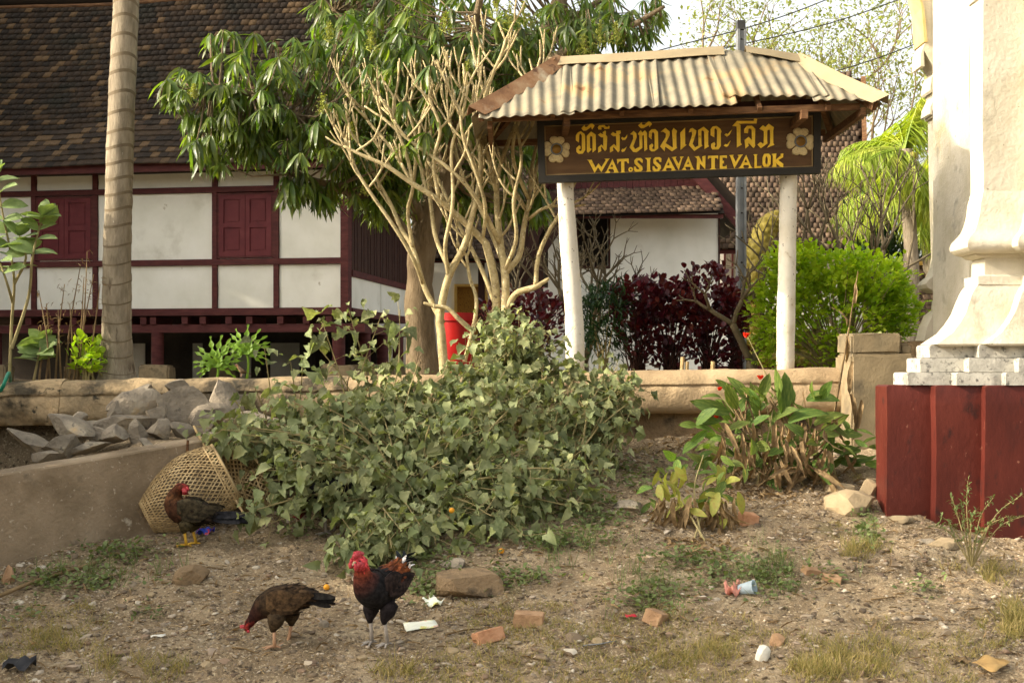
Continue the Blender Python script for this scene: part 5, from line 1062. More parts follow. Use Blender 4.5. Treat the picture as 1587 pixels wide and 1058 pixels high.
for i, (px, py, rx, ry, lab) in enumerate([(985, 490, 42, 62, 'leftmost copper leaved shrub of the dark red hedge'), (1040, 495, 44, 62, 'middle copper leaved shrub of the dark red hedge'), (1098, 485, 42, 75, 'tallest copper leaved shrub beside the grey pole'), (1140, 500, 22, 60, 'narrow copper leaved shrub just in front of the grey pole')]):
    shrub('copper_shrub', lab, 'shrub', at(px, 588, 15.5), [(*B(px, py - 15, rx, ry * .75, 15.5, .35), .75), (*B(px, py + 50, rx * .75, 30, 15.5, .25), .22)], 120 if i < 3 else 70, T_oval, .085, M_hedge, hg, per=8, nparts=60, stems=14, stemmat=M_darkwood, clump=.05)
shrub('copper_shrub', 'low copper leaved shrub behind the frangipani stems', 'shrub', at(815, 588, 16.5), [(*B(815, 500, 70, 45, 16.5, .4), 1)], 130, T_oval, .085, M_hedge, hg, per=8, nparts=40, stems=14, stemmat=M_darkwood)
shrub('dark_shrub', 'dark green shrub with drooping leaves between white post and copper hedge', 'shrub', at(938, 588, 15.2), [(*B(935, 500, 38, 62, 15.2, .35), 1)], 90, T_mango, .15, M_dark, per=9, nparts=60, stems=12, updir=-.2)
shrub('dark_shrub', 'dark shadowy bushes under the far palms beside the pillar', 'shrub', at(1410, 592, 31), [(*B(1400, 380, 60, 50, 31, .8), .5), (*B(1360, 360, 30, 50, 31, .6), .3)], 160, T_mango, .4, M_dark, per=8, stems=10, clump=.2)
# ------------------------------------------------------------------ weeds in front of the wall
def weed(name, lab, base, tips, size, nl, nparts, group=None, bend=.25, spread=.07, mat=M_weed):
    t = thing(name, lab, 'weed', base, group); mb = MB(); P, D_ = [], []
    for q, dens in tips:
        b = Vector(base) + Vector((RS.normal(0, .12), RS.normal(0, .08), 0)); q = Vector(q); mid = b.lerp(q, .5) + Vector((RS.normal(0, .1), RS.normal(0, .1), bend * (q - b).length * .5))
        c_ = bez([b, mid, q], 7); mb.tube(c_, list(np.linspace(.010, .0035, len(c_))), 5, cap=False); m_ = int(nl * dens)
        for k in range(m_):
            tt = 1 - (RS.uniform(0, .8) ** 1.9); j = min(int(tt * (len(c_) - 1)), len(c_) - 2); p0 = c_[j].lerp(c_[j + 1], tt * (len(c_) - 1) - j); o = Vector(RS.normal(0, spread, 3)); e = p0 + o
            if (k % 3) == 0: mb.tube([p0, e], .0025, 3, cap=False)
            P.append(e[:]); dv = Vector((o.x, o.y - .03, o.z * .4)).normalized() + Vector((RS.normal(0, .5), RS.normal(0, .5) - .2, -.45 + RS.normal(0, .3))); D_.append(dv[:])
    mb.build('stems', M_weedstem, t); P = np.array(P); g = G(P[:, 0], P[:, 1]); ok = P[:, 2] > g + .02; P = P[ok]; D_ = np.array(D_)[ok]
    U = np.tile([0, -.4, 1.], (len(P), 1)) + rv(len(P), .55); leaves(t, T_weed, P, frames(D_, U), size * np.clip(RS.lognormal(-.05, .38, len(P)), .4, 1.7), mat, nparts); return t
def tipset(ells, n):
    out = []
    tot = sum(e[-1] for e in ells)
    for (px, py, rx, ry, Y, dy, wgt) in ells:
        for k in range(int(n * wgt / tot)):
            a = RS.uniform(0, 6.28); r = math.sqrt(RS.uniform(.0, 1)); out.append((at(px + rx * r * math.cos(a), py + ry * r * math.sin(a), Y + RS.uniform(-dy, dy)), RS.uniform(.7, 1.3)))
    return out
weed('weed_bush', 'big sprawling dusty green weed bush filling the bank before the wall', onG(640, 800), tipset([(635, 680, 130, 62, 10.4, .35, 25), (480, 660, 130, 60, 10.2, 0.3, 18), (740, 690, 130, 90, 10.2, .35, 30), (640, 770, 190, 60, 9.6, .3, 26), (450, 740, 70, 40, 9.5, .2, 6), (830, 770, 110, 60, 9.8, .25, 15), (700, 600, 100, 45, 10.8, .3, 16), (340, 672, 70, 16, 9.8, .2, 4), (620, 840, 90, 40, 8.9, .15, 9), (560, 860, 60, 25, 8.7, .12, 4), (900, 800, 50, 60, 9.9, .2, 8), (690, 640, 200, 70, 10.6, .3, 18), (760, 830, 60, 40, 9.2, .15, 5), (410, 800, 40, 20, 9.2, .12, 3), (350, 670, 60, 16, 9.9, .2, 4), (440, 668, 70, 20, 10.2, .2, 4), (580, 622, 70, 22, 10.6, .2, 4)], 300), .082, 24, 300)
weed('weed_bush', 'taller weed stand climbing past the wall in front of the left white post', onG(790, 690), tipset([(810, 540, 70, 45, 11.3, .2, 14), (760, 520, 50, 40, 11.3, .2, 8), (860, 560, 50, 30, 11.2, .2, 5), (780, 600, 90, 40, 11.1, .2, 10)], 56), .075, 22, 120)
weed('weed_bush', 'weed clump leaning against the wall between big bush and red flowers', onG(880, 740), tipset([(920, 600, 80, 35, 11.2, .25, 14), (900, 660, 90, 50, 11.0, .25, 15), (960, 620, 45, 30, 11.2, .2, 5), (870, 720, 60, 40, 10.6, .2, 8)], 64), .072, 22, 120)
weed('weed_stalk', 'tall single weed stalk with wilting leaves rising before the stilt house', onG(560, 740), [(at(540, 478, 10.7), 1.6), (at(500, 500, 10.7), 1.0), (at(590, 490, 10.7), 1.0), (at(620, 480, 10.6), .8), (at(480, 520, 10.7), .7), (at(570, 555, 10.7), .8), (at(600, 560, 10.7), .6)], .10, 18, 60, bend=.1, spread=.07)
weed('weed_stalk', 'slim weed shoot in front of the wall above the baskets', onG(420, 740), [(at(410, 540, 10.5), 1.0), (at(450, 560, 10.5), .8), (at(395, 600, 10.5), .9), (at(365, 620, 10.5), .7), (at(470, 555, 10.5), .6)], .10, 11, 40, bend=.1, spread=.07)
# ------------------------------------------------------------------ broad leaved clumps right of the weeds
def clump(name, lab, base, fan, leafsets, group=None, sprd=.2):
    """fan: stalk tips; leafsets: (templates, material, part name, list of (pos, dir, scale))"""
    t = thing(name, lab, 'plant', base, group); mb = MB()
    for q in fan: b = Vector(base) + Vector((RS.normal(0, sprd), RS.normal(0, .05), 0)); b.z = gz(b.x, b.y); mb.tube(bez([b, b.lerp(Vector(q), .5) + Vector((RS.normal(0, .03), 0, .04)), q], 5), list(np.linspace(.008, .004, 11)), 5, cap=False)
    mb.build('stalks', M_weedstem, t)
    for tm_, mat, pn, lst in leafsets:
        ms = [np_mesh(pn, V, Fc, smooth=True) for V, Fc in tm_]
        for m_ in ms: m_.materials.append(mat)
        Rm = frames(np.array([l[1] for l in lst]), np.tile([0, -.6, .7], (len(lst), 1)) + rv(len(lst), .4))
        for (q, d, s_), R_ in zip(lst, Rm): inst(ms[random.randrange(len(ms))], pn, t, Matrix.Translation(Vector(q)) @ Matrix(R_.tolist()).to_4x4() @ Matrix.Diagonal((s_ * random.uniform(.8, 1.2), s_, s_, 1)))
    return t
def rl_(n, x0, x1, y0, y1, Y, dy, s0, s1, dz0, dz1, sx=1.): return [(at(random.uniform(x0, x1), random.uniform(y0, y1), Y + random.uniform(-dy, dy)), (random.uniform(-sx, sx), random.uniform(-.8, .4), random.uniform(dz0, dz1)), random.uniform(s0, s1)) for _ in range(n)]
Yc = 10.9
cann = clump('canna_clump', 'clump of broad green leaves with dry hanging stalks and red blooms by the wall', onG(1210, 748), [at(x, y, Yc) for x, y in ((1115, 610), (1125, 640), (1158, 520), (1178, 590), (1205, 560), (1245, 620), (1150, 620), (1215, 640), (1290, 690), (1320, 690), (1090, 660), (1180, 650), (1230, 640), (1260, 650))],
 [(T_canna, M_canna, 'leaf', rl_(44, 1110, 1275, 615, 670, Yc, .2, .16, .30, .3, 1.1, .8) + rl_(40, 1075, 1180, 650, 720, Yc - .1, .2, .14, .26, -.4, .5) + rl_(46, 1245, 1350, 660, 720, Yc - .05, .2, .14, .26, -.4, .6) + rl_(26, 1150, 1310, 670, 740, Yc - .2, .15, .2, .3, -.5, .3) + [(at(1212, 640, 10.7), (.15, -.2, 1), .36), (at(1222, 655, 10.65), (.8, -.2, .6), .36), (at(1205, 620, 10.7), (-.1, -.3, 1), .3), (at(1250, 620, 10.8), (.9, -.1, .35), .32), (at(1130, 640, 10.7), (-.9, -.3, .3), .36)]),
  (T_dry, M_dry, 'dry_leaf', rl_(80, 1115, 1290, 655, 720, Yc - .36, .1, .12, .30, -1.3, -.7, .4) + rl_(16, 1130, 1290, 720, 745, Yc - .35, .1, .22, .36, -.4, .1)),
  (T_dry, M_dry, 'tall_dry_leaf', [(at(1313, 520, 10.9), (.05, -.2, -1), .26), (at(1312, 505, 10.9), (.1, 0, 1), .2), (at(1325, 470, 10.9), (.05, 0, 1), .2), (at(1318, 610, 10.9), (.2, -.2, -1), .34), (at(1335, 620, 10.9), (-.2, -.2, -1), .36), (at(1300, 640, 10.9), (-.3, -.1, -1), .3), (at(1322, 560, 10.9), (-.2, -.1, -1), .3), (at(1310, 690, 10.8), (.1, -.2, -1), .3), (at(1325, 700, 10.8), (-.1, -.2, -1), .3)])])
mb = MB(); mb.tube(bez([onG(1265, 752), at(1285, 680, 10.9), at(1302, 590, 10.9), at(1314, 520, 10.9), at(1322, 470, 10.9), at(1330, 420, 10.9)], 5), list(np.linspace(.014, .004, 26)), 5); mb.build('dry_stalk', M_dry, cann)
for k in range(30): 
    b = onG(random.uniform(1110, 1290), random.uniform(738, 756)); e = at(random.uniform(1090, 1310), random.uniform(600, 700), Yc - .1); mb = MB(); mb.tube(bez([b, b.lerp(e, .5) + Vector((random.uniform(-.05, .05), -.03, .03)), e], 4), [.008] * 9, 4); mb.build('dry_stem', M_dry, cann)
for px, py, s_ in ((1157, 515, .055), (1178, 580, .05), (1115, 597, .04), (1110, 640, .04)):
    P = np.repeat(np.array([at(px, py + 8, Yc - .15)[:]]), 9, 0); D_ = np.array([(math.cos(k * 2.4) * .6, math.sin(k * 2.4) * .6, 1) for k in range(9)]); V, Fc = scatter(T_oval[0], P, frames(D_), np.full(9, s_)); attach(np_mesh('flower', V, Fc, smooth=True), 'flower', M_red, cann)
clump('wilting_clump', 'wilted yellowing broad leaf plant slumped over brown dead leaves', onG(1075, 838), [at(x, y, 10.0) for x, y in ((1040, 730), (1090, 705), (1130, 740))],
 [(T_canna, M_canna, 'leaf', rl_(40, 1005, 1155, 705, 800, 9.8, .2, .10, .20, -.9, .3)), (T_canna, M_cannayel, 'yellow_leaf', rl_(34, 1010, 1150, 715, 815, 9.65, .15, .11, .20, -1.2, .1)),
  (T_dry, M_dry, 'dry_leaf', rl_(110, 1015, 1140, 770, 825, 9.58, .1, .10, .26, -1.3, -.5, .5) + rl_(12, 1040, 1120, 830, 850, 9.5, .05, .2, .32, -.2, .05))], sprd=.05)
# sprig before the red plinth
sp = thing('thin_sprig', 'spindly small leaved sprig growing in front of the red plinth', 'plant', onG(1506, 878)); mb = MB(); P, D_ = [], []; b = onG(1506, 878)
for px, py in ((1500, 745), (1585, 765), (1460, 800), (1560, 800), (1490, 780), (1530, 820), (1475, 770), (1540, 770), (1512, 790), (1450, 815), (1600, 795)):
    e = at(px, py, b.y + random.uniform(-.2, .15)); c_ = bez([b, b.lerp(e, .5) + Vector((-.02, 0, .09)), e], 10); mb.tube(c_, list(np.linspace(.006, .002, len(c_))), 4, cap=False)
    for k in range(44): q = c_[random.randint(6, len(c_) - 1)]; P.append((q + Vector(RS.normal(0, .008, 3)))[:]); D_.append(RS.normal(0, 1, 3) + np.array([0, 0, .7]))
mb.build('stems', M_weedstem, sp); V, Fc = scatter(leaf_tmpl(lambda t: .16 * math.sin(math.pi * min(1, .1 + t * .9)), 2), np.array(P), frames(np.array(D_)), RS.uniform(.025, .05, len(P))); attach(np_mesh('foliage', V, Fc), 'foliage', M_green, sp, kind='stuff')
# ------------------------------------------------------------------ plants behind the wall at left
cal = thing('milkweed_plant', 'pale grey green milkweed with thick oval leaves at the left edge', 'plant', at(15, 592, 12.7)); mb = MB(); lst = []; YL = 12.7
for l in ([(14, 600), (18, 500), (22, 440), (16, 390), (4, 330), (-6, 270)], [(18, 540), (44, 460), (50, 400), (62, 350), (70, 335)], [(20, 470), (8, 430), (-10, 380)], [(22, 440), (40, 400), (30, 365)], [(50, 600), (58, 560), (64, 530)]):
    c_ = bez([at(x, y, YL + random.uniform(-.1, .1)) for x, y in l], 6); mb.tube(c_, list(np.linspace(.017, .007, len(c_))), 6)
    for k in range(3, len(c_), 2 if l[0][0] != 50 else 1):
        for s_ in (-1, 1):
            if k > len(c_) * .45: lst.append((c_[k][:], (s_ * random.uniform(.5, 1), random.uniform(-.8, .6), random.uniform(.05, .6)), random.uniform(.18, .27)))
    for s_ in range(4): lst.append((c_[-1][:], (random.uniform(-.7, .7), random.uniform(-.6, .4), .8), random.uniform(.14, .22)))
mb.build('stems', M_weedstem, cal)
ms = [np_mesh('leaf', V, Fc, smooth=True) for V, Fc in T_oval]
for m_ in ms: m_.materials.append(M_calo)
Rm = frames(np.array([l[1] for l in lst]), np.tile([0, -.5, .9], (len(lst), 1)) + rv(len(lst), .35))
for (q, d, s_), R_ in zip(lst, Rm): inst(ms[random.randrange(2)], 'leaf', cal, Matrix.Translation(Vector(q)) @ Matrix(R_.tolist()).to_4x4() @ Matrix.Scale(s_, 4))
dp = thing('dried_seed_plant', 'dry brown stalks with shrivelled seed heads left of the palm trunk', 'plant', at(115, 592, 12.8)); mb = MB(); P = []
for x0, x1, y1 in ((70, 72, 470), (85, 100, 440), (100, 125, 410), (112, 130, 430), (120, 145, 425), (95, 90, 480), (130, 155, 440), (60, 75, 510), (118, 135, 390), (78, 60, 450), (105, 108, 470)):
    c_ = bez([at(x0, 600, 12.8), at((x0 + x1) / 2 + random.uniform(-6, 6), (600 + y1) / 2, 12.75 + random.uniform(-.1, .1)), at(x1, y1, 12.75)], 8); mb.tube(c_, list(np.linspace(.012, .004, len(c_))), 5)
    for k in range(13): P.append((c_[random.randint(9, len(c_) - 1)] + Vector(RS.normal(0, .035, 3)))[:])
mb.build('stalks', M_dry, dp); P = np.array(P); V, Fc = scatter(T_dry[0], P, frames(rv(len(P))), RS.uniform(.04, .08, len(P))); attach(np_mesh('seed_heads', V, Fc), 'seed_heads', M_dry, dp, kind='stuff')
shrub('low_green_plant', 'small round leaved green plant at the foot of the palm trunk', 'plant', at(135, 592, 12.75), [(*B(135, 555, 22, 30, 12.75, .15), 1)], 26, T_oval, .085, M_bright, per=5, stems=8, clump=.04)
def philo(px, py, r, Y, lab):
    t = thing('philodendron', lab, 'plant', at(px, 592, Y), 'deeply cut green leaves on the yard side of the wall'); b = at(px, 592, Y); e = at(px, py, Y); MB().tube(bez([b, b.lerp(e, .6) + Vector((.02, 0, 0)), e], 5), [.014] * 11, 6).build('stalk', M_phil, t, smooth=True)
    for k in range(15):
        a = -2.1 + 4.2 * k / 14 + random.uniform(-.1, .1); d = Vector((math.sin(a), -.25, math.cos(a) * .9)); L_ = r / F * Y * (1.05 - .25 * abs(a) / 1.9); V, Fc = leaf_tmpl(lambda t_: max(.012, (.085 + .055 * math.sin(t_ * 20 + k)) * (1 - .7 * t_ ** 2)), 15, .5, .55, .02, k)
        R_ = frames(np.array([d[:]]), np.array([[0, -1, .3]]))[0]; me = np_mesh('leaf_lobe', V, Fc, smooth=True); me.materials.append(M_phil); inst(me, 'leaf_lobe', t, Matrix.Translation(e) @ Matrix(R_.tolist()).to_4x4() @ Matrix.Scale(L_, 4))
philo(335, 565, 46, 12.9, 'left philodendron with lower cut leaf fan above the rocks'); philo(382, 545, 42, 12.95, 'right philodendron with taller cut leaf fan above the rocks')
# ------------------------------------------------------------------ unseen trees added outside the frame to shade the bank and the stilt house
for i, (x, y, zc, r, lab) in enumerate(((-8.4, 7.4, 4.2, 2.3, 'broad dense tree standing out of view to the left of the bank'), (-9.0, 4.6, 4.6, 2.6, 'tall dense tree out of view left of the concrete wall'), (-8.0, 9.2, 2.3, 1.9, 'low leafy tree out of view left of the rubble heap'), (-8.0, 6.0, 1.6, 2.0, 'low bushy tree out of view left of the bank'), (-8.6, 11.2, 2.4, 1.9, 'dense bushy tree out of view beside the boundary wall'),
        (-14.0, 17.0, 9.2, 4.0, 'very tall tree out of view left of the stilt house'), (-14.5, 15.0, 5.0, 3.4, 'dense tree out of view beside the stilt house yard'), (-16.5, 19.5, 9.5, 4.2, 'dark dense tree out of view behind the left end of the stilt house'), (-15.0, 17.5, 4.0, 3.0, 'thick leafy tree out of view close to the stilt house'), (-17, 22, 12, 4.2, 'tallest tree out of view behind the stilt house'))):
    gr = gz(x, y) if y < 12 else YARD; t = thing('added_shade_tree', lab, 'tree', (x, y, gr)); mb = MB()
    mb.tube([(x, y, gr - .1), (x + .1, y, zc - r * .5), (x, y, zc + r * .4)], [.22, .17, .08], 8); mb.build('trunk', M_bark, t)
    nb = 900 if y > 14 else 330; u = rv(nb); u /= np.linalg.norm(u, axis=1, keepdims=True); u *= RS.uniform(.35, 1, (nb, 1)) ** .5; P = np.array([x, y, zc]) + u * np.array([r * .6, r, r]) ; P = np.repeat(P, 4, 0) + RS.normal(0, .14, (4 * nb, 3)); P = P[(P[:, 0] / P[:, 1]) < -.52]
    V, Fc = scatter(T_oval[0], P, frames(rv(len(P))), RS.uniform(.25, .42, len(P)) * (1.4 if y > 14 else 1)); attach(np_mesh('foliage', V, Fc), 'foliage', M_shade, t, kind='stuff')
# ------------------------------------------------------------------ chickens
def chicken(name, lab, base, yaw, spine, legs, legmat, cols, comb, tail, wing, scale=1., leghts=None, group=None, plum=420):
    """spine: (x, y, z, half width, half height, colour) from tail end to beak base; x is forward"""
    t = thing(name, lab, 'chicken', base, group); cy, sy = math.cos(yaw), math.sin(yaw); base = Vector(base)
    W = lambda x, y, z: base + Vector((x * cy - y * sy, x * sy + y * cy, z)) * scale
    Wd = lambda v: Vector((v[0] * cy - v[1] * sy, v[0] * sy + v[1] * cy, v[2]))
    pos = bez([(s[0], s[1], s[2]) for s in spine], 5); m = len(pos); u = np.linspace(0, 1, m); us = np.linspace(0, 1, len(spine))
    hwid = np.interp(u, us, [s[3] for s in spine]); hh = np.interp(u, us, [s[4] for s in spine]); cc = np.array([np.interp(u, us, [s[5][k] for s in spine]) for k in range(3)]).T
    n = 18; rings = []; side = Vector((0, 1, 0)); fr_ = []
    for i, p in enumerate(pos):
        tg = (pos[min(i + 1, m - 1)] - pos[max(i - 1, 0)]).normalized(); side = (side - tg * side.dot(tg)).normalized(); up = tg.cross(side); up = -up if False else up
        fr_.append((p, tg, side, up)); rings.append([W(*(p + side * math.cos(a) * hwid[i] + up * math.sin(a) * hh[i])) for a in np.arange(n) * 2 * math.pi / n])
    mb = MB(); mb.loft(rings, cols=[(*c, 1) for c in cc])
    # drumsticks belong to the same body
    for sgn, (hx, hz_, kx_, kz_, fx, fz) in zip((1, -1), legs):
        mb.col = (*cols['thigh'], 1); mb.tube([W(*q) for q in ((hx, sgn * .05, hz_ + .03), (hx, sgn * .062, hz_), ((hx + kx_) / 2, sgn * .062, (hz_ + kz_) / 2), (kx_, sgn * .055, kz_), (kx_ + (fx - kx_) * .12, sgn * .055, kz_ * .88))], [.03, .055, .046, .022, .014], 10)
    mb.build('body', M_feather, t, smooth=True, colors=True)
    P, D_, U, Cc, Sx = [], [], [], [], []
    for k in range(plum):
        i = min(int(RS.uniform(.06, .93) * (m - 1)), m - 1); a = RS.uniform(0, 6.28); p, tg, sd_, up = fr_[i]; nrm = sd_ * math.cos(a) + up * math.sin(a); q = p + sd_ * math.cos(a) * hwid[i] * .97 + up * math.sin(a) * hh[i] * .97
        P.append(W(*q)[:]); D_.append(Wd(-tg + nrm * .10 + Vector((0, 0, -.10)) + Vector(RS.normal(0, .12, 3)))[:]); U.append(Wd(nrm)[:]); Cc.append(cc[i] * RS.uniform(.55, 1.6)); Sx.append((.75, RS.uniform(.8, 1.1) * (.03 + .35 * min(hwid[i], hh[i])) * scale))
    tm = leaf_tmpl(lambda t_: .2 * math.sin(math.pi * min(1, .12 + t_ * .82)) ** .6, 3, -.2, .12); Sx = np.array(Sx); S3 = np.stack([Sx[:, 1], Sx[:, 1], Sx[:, 1]], 1)
    V, Fc = scatter(tm, np.array(P), frames(np.array(D_), np.array(U)), S3); cl = np.repeat(np.array(Cc), len(tm[0]), 0); cl = np.concatenate([cl, np.ones((len(cl), 1))], 1)
    o = attach(np_mesh('plumage', V, Fc, cl, smooth=True), 'plumage', M_feather, t, kind='stuff')
    # wings and tail
    for sgn in (1, -1):
        (wx, wz, L_, H_, tilt, wc) = wing; mb = MB(); mb.col = (*wc, 1); rg = []
        for i in range(9):
            v = i / 8; x = wx - L_ * v; zc_ = wz - math.tan(tilt) * L_ * v; h = H_ * math.sin(math.pi * min(1, .12 + .86 * v) ** .8) + .006; yo = float(np.interp(x, [s[0] for s in spine[:6]], [s[3] for s in spine[:6]])) if spine[0][0] < spine[5][0] else .09
            rg.append([W(x, sgn * (yo * .93 + .012 * math.cos(a)), zc_ + h * math.sin(a)) for a in np.arange(10) * 2 * math.pi / 10])
        mb.loft(rg)
        for k in range(9):
            x = wx - L_ * (.25 + .07 * k); zc_ = wz - math.tan(tilt) * L_ * (.3 + .05 * k) - H_ * (.75 - .16 * k); tmv, tmf = tm; d = Wd((-1, -sgn * .04, -math.tan(tilt) * .7)); R_ = frames(np.array([d[:]]), np.array([Wd((0, sgn, .15))[:]]))
            yo = float(np.interp(x, [s[0] for s in spine[:6]], [s[3] for s in spine[:6]])); mb.col = (*(np.array(wc) * RS.uniform(.6, 1.3)), 1); vv, ff = scatter((tmv, tmf), np.array([W(x + .03, sgn * (yo * .95 + .012), zc_)[:]]), R_, np.array([[.10 * scale * 1.0, .15 * scale, .1 * scale]])); mb.add(vv.tolist(), ff.tolist())
        mb.build('wing', M_feather, t, smooth=True, colors=True)
    mb = MB(); (tx, tz, tl, te, tsp, tcol, tn, tdroop) = tail; tmv, tmf = leaf_tmpl(lambda t_: .16 * math.sin(math.pi * min(1, .15 + t_ * .82)) ** .5, 5, .1, tdroop)
    for k in range(tn):
        v = k / (tn - 1) - .5; e = te + tsp * RS.uniform(-1, 1) * .5; d = Wd((-math.cos(e), v * .5, math.sin(e))); R_ = frames(np.array([d[:]]), np.array([Wd((0.2, 1 if v > 0 else -1, .6))[:]])); mb.col = (*(np.array(tcol) * RS.uniform(.7, 1.4)), 1)
        vv, ff = scatter((tmv, tmf), np.array([W(tx, v * .07, tz + RS.uniform(-.02, .02))[:]]), R_, np.array([[tl * .8 * scale, tl * RS.uniform(.75, 1.05) * scale, tl * scale]])); mb.add(vv.tolist(), ff.tolist())
    mb.build('tail', M_feather, t, smooth=True, colors=True, fix=False)
    # shanks with toes
    for sgn, (hx, hz_, kx_, kz_, fx, fz) in zip((1, -1), legs):
        a = Vector((kx_ - .004, sgn * .055, kz_ + .012)); f = Vector((fx, sgn * .055, .012 + fz)); mb = MB(); mb.tube([W(*a), W(*a.lerp(f, .5)), W(*f)], [.0125 * scale, .0105 * scale, .013 * scale], 8)
        for ang, L_ in ((0, .075), (.55, .062), (-.55, .062), (3.14, .035)):
            e = f + Vector((math.cos(ang) * L_, math.sin(ang) * L_, -.006)); md = f.lerp(e, .5) + Vector((0, 0, .004)); mb.tube([W(*f), W(*md), W(*e), W(*(e + (e - f) * .22 + Vector((0, 0, -.004))))], [.009 * scale, .0075 * scale, .006 * scale, .002], 6)
        mb.build('leg', legmat, t, smooth=True)
    # head furniture: the last spine frame is the front of the head
    p, tg, sd_, up = fr_[-1]; ph, th, sh_, uh = fr_[-6]; hw_, hh_ = hwid[-6], hh[-6]
    mb = MB(); mb.loft([[W(*(p + tg * d + sd_ * math.cos(a) * r - up * .0 + up * math.sin(a) * r * .9 - Vector((0, 0, dz)))) for a in np.arange(8) * math.pi / 4] for d, r, dz in ((-.012, .0115, 0), (.006, .0095, .0), (.02, .005, .004), (.03, .0012, .009))]); mb.build('beak', M_beak, t, smooth=True)
    for sgn in (1, -1):
        q = ph + sh_ * sgn * hw_ * .93 + uh * hh_ * .25 + th * .008; V, Fc = rock(1, .0052, .0052, .0052, 0, 2); attach(np_mesh('eye', V * scale + np.array(W(*q)[:]), Fc, smooth=True), 'eye', M_eye, t)
    def lump(q, r3, seed, nm='comb'):
        V, Fc = rock(seed, *r3, 0, 2); V = V * (1 + .45 * fbm(V / max(r3), 3.6, 3, seed)[:, None]); R_ = np.array([Wd((1, 0, 0))[:], Wd((0, 1, 0))[:], (0, 0, 1)]); attach(np_mesh(nm, (V @ R_) * scale + np.array(W(*q)[:]), Fc, smooth=True), nm, M_comb, t)
    for (nm, o, r3, sd2) in comb: lump(ph + th * o[0] + sh_ * o[1] + uh * o[2], r3, sd2, nm)
    return t
BR, DK, BK, RD, OL = (.042, .025, .012), (.022, .015, .010), (.009, .008, .008), (.11, .022, .010), (.032, .026, .013)
LG = [(.0, .20, .035, .125, .0, .0), (.0, .20, .03, .125, -.01, .0)]
# rooster
cols = {'thigh': (.012, .009, .009)}
b = onG(590, 998)
chicken('rooster', 'dark rooster with wrinkled bright red head and rusty saddle feathers', b, math.radians(232),
 [(-.19, 0, .44, .02, .03, BK), (-.155, 0, .425, .055, .06, (.10, .035, .012)), (-.09, 0, .385, .088, .095, (.13, .035, .012)), (-.02, 0, .345, .105, .115, BK), (.055, 0, .335, .105, .118, BK), (.11, 0, .362, .085, .10, BK), (.145, 0, .41, .056, .07, (.05, .015, .01)), (.16, .004, .455, .043, .048, RD), (.17, .008, .492, .038, .04, (.35, .03, .03)), (.188, .012, .518, .037, .037, (.45, .05, .06)), (.215, .016, .522, .028, .028, (.45, .05, .06)), (.235, .02, .517, .014, .014, (.45, .05, .06))],
 [(-.01, .235, .03, .150, .0, .0), (.01, .235, .035, .145, .02, .0)], M_legg, cols,
 [('comb', (.0, 0, .036), (.045, .02, .02), 3), ('comb', (.024, 0, .03), (.022, .018, .018), 4), ('comb', (-.018, .0, .024), (.026, .028, .022), 8), ('wattle', (.028, .017, -.026), (.018, .012, .024), 5), ('wattle', (.028, -.017, -.026), (.018, .012, .024), 6), ('wattle', (.0, .026, -.015), (.028, .014, .028), 7), ('wattle', (.0, -.026, -.015), (.028, .014, .028), 9), ('wattle', (-.016, 0, -.035), (.024, .028, .02), 12)],
 (-.15, .42, .15, 1.25, .5, (.016, .02, .022), 12, .7), (.06, .37, .21, .075, .05, (.022, .014, .012)), plum=520)
rt = bpy.data.objects['rooster']; cy, sy = math.cos(math.radians(232)), math.sin(math.radians(232)); mb = MB(); mb.col = (.75, .72, .68, 1); tmv, tmf = leaf_tmpl(lambda t_: .2 * math.sin(math.pi * min(1, .12 + t_ * .82)) ** .6, 3, -.2, .4)
P, D_ = [], []
for k in range(16): x, y, z = -.17 + RS.normal(0, .01), RS.normal(0, .025), .455 + RS.normal(0, .01); P.append((b.x + x * cy - y * sy, b.y + x * sy + y * cy, b.z + z)); D_.append(RS.normal(0, .5, 3) + np.array([.5, .2, .8]))
V, Fc = scatter((tmv, tmf), np.array(P), frames(np.array(D_)), np.full(16, .05)); mb.add(V.tolist(), Fc.tolist()); mb.build('white_tail_fluff', M_feather, rt, colors=True, fix=False)
HG = 'brown hens on the dirt bank'
# pecking hen
cols = {'thigh': (.034, .022, .011)}
chicken('hen', 'brown hen bending down to peck the dirt at left of the rooster', onG(437, 1001), math.radians(186),
 [(-.235, 0, .335, .015, .022, DK), (-.20, 0, .34, .042, .045, DK), (-.12, 0, .335, .078, .085, BR), (-.03, 0, .312, .098, .112, BR), (.05, 0, .292, .10, .115, BR), (.115, 0, .268, .078, .092, BR), (.155, 0, .238, .052, .062, (.04, .016, .01)), (.185, 0, .205, .038, .042, (.035, .012, .008)), (.208, 0, .175, .030, .032, (.035, .010, .007)), (.225, 0, .150, .027, .027, (.10, .016, .012)), (.238, 0, .128, .019, .020, (.30, .03, .025)), (.246, 0, .112, .011, .011, (.25, .03, .02))],
 [(.03, .215, .055, .125, .045, .0), (-.055, .21, -.06, .145, -.035, .0)], M_legp, cols, [('comb', (.002, 0, .026), (.022, .008, .012), 3), ('wattle', (.012, .012, -.02), (.01, .006, .012), 4), ('wattle', (.012, -.012, -.02), (.01, .006, .012), 5)],
 (-.17, .335, .20, -.10, .35, (.014, .012, .010), 10, .1), (.10, .315, .25, .085, .02, (.050, .029, .013)), group=HG, plum=560, scale=.87)
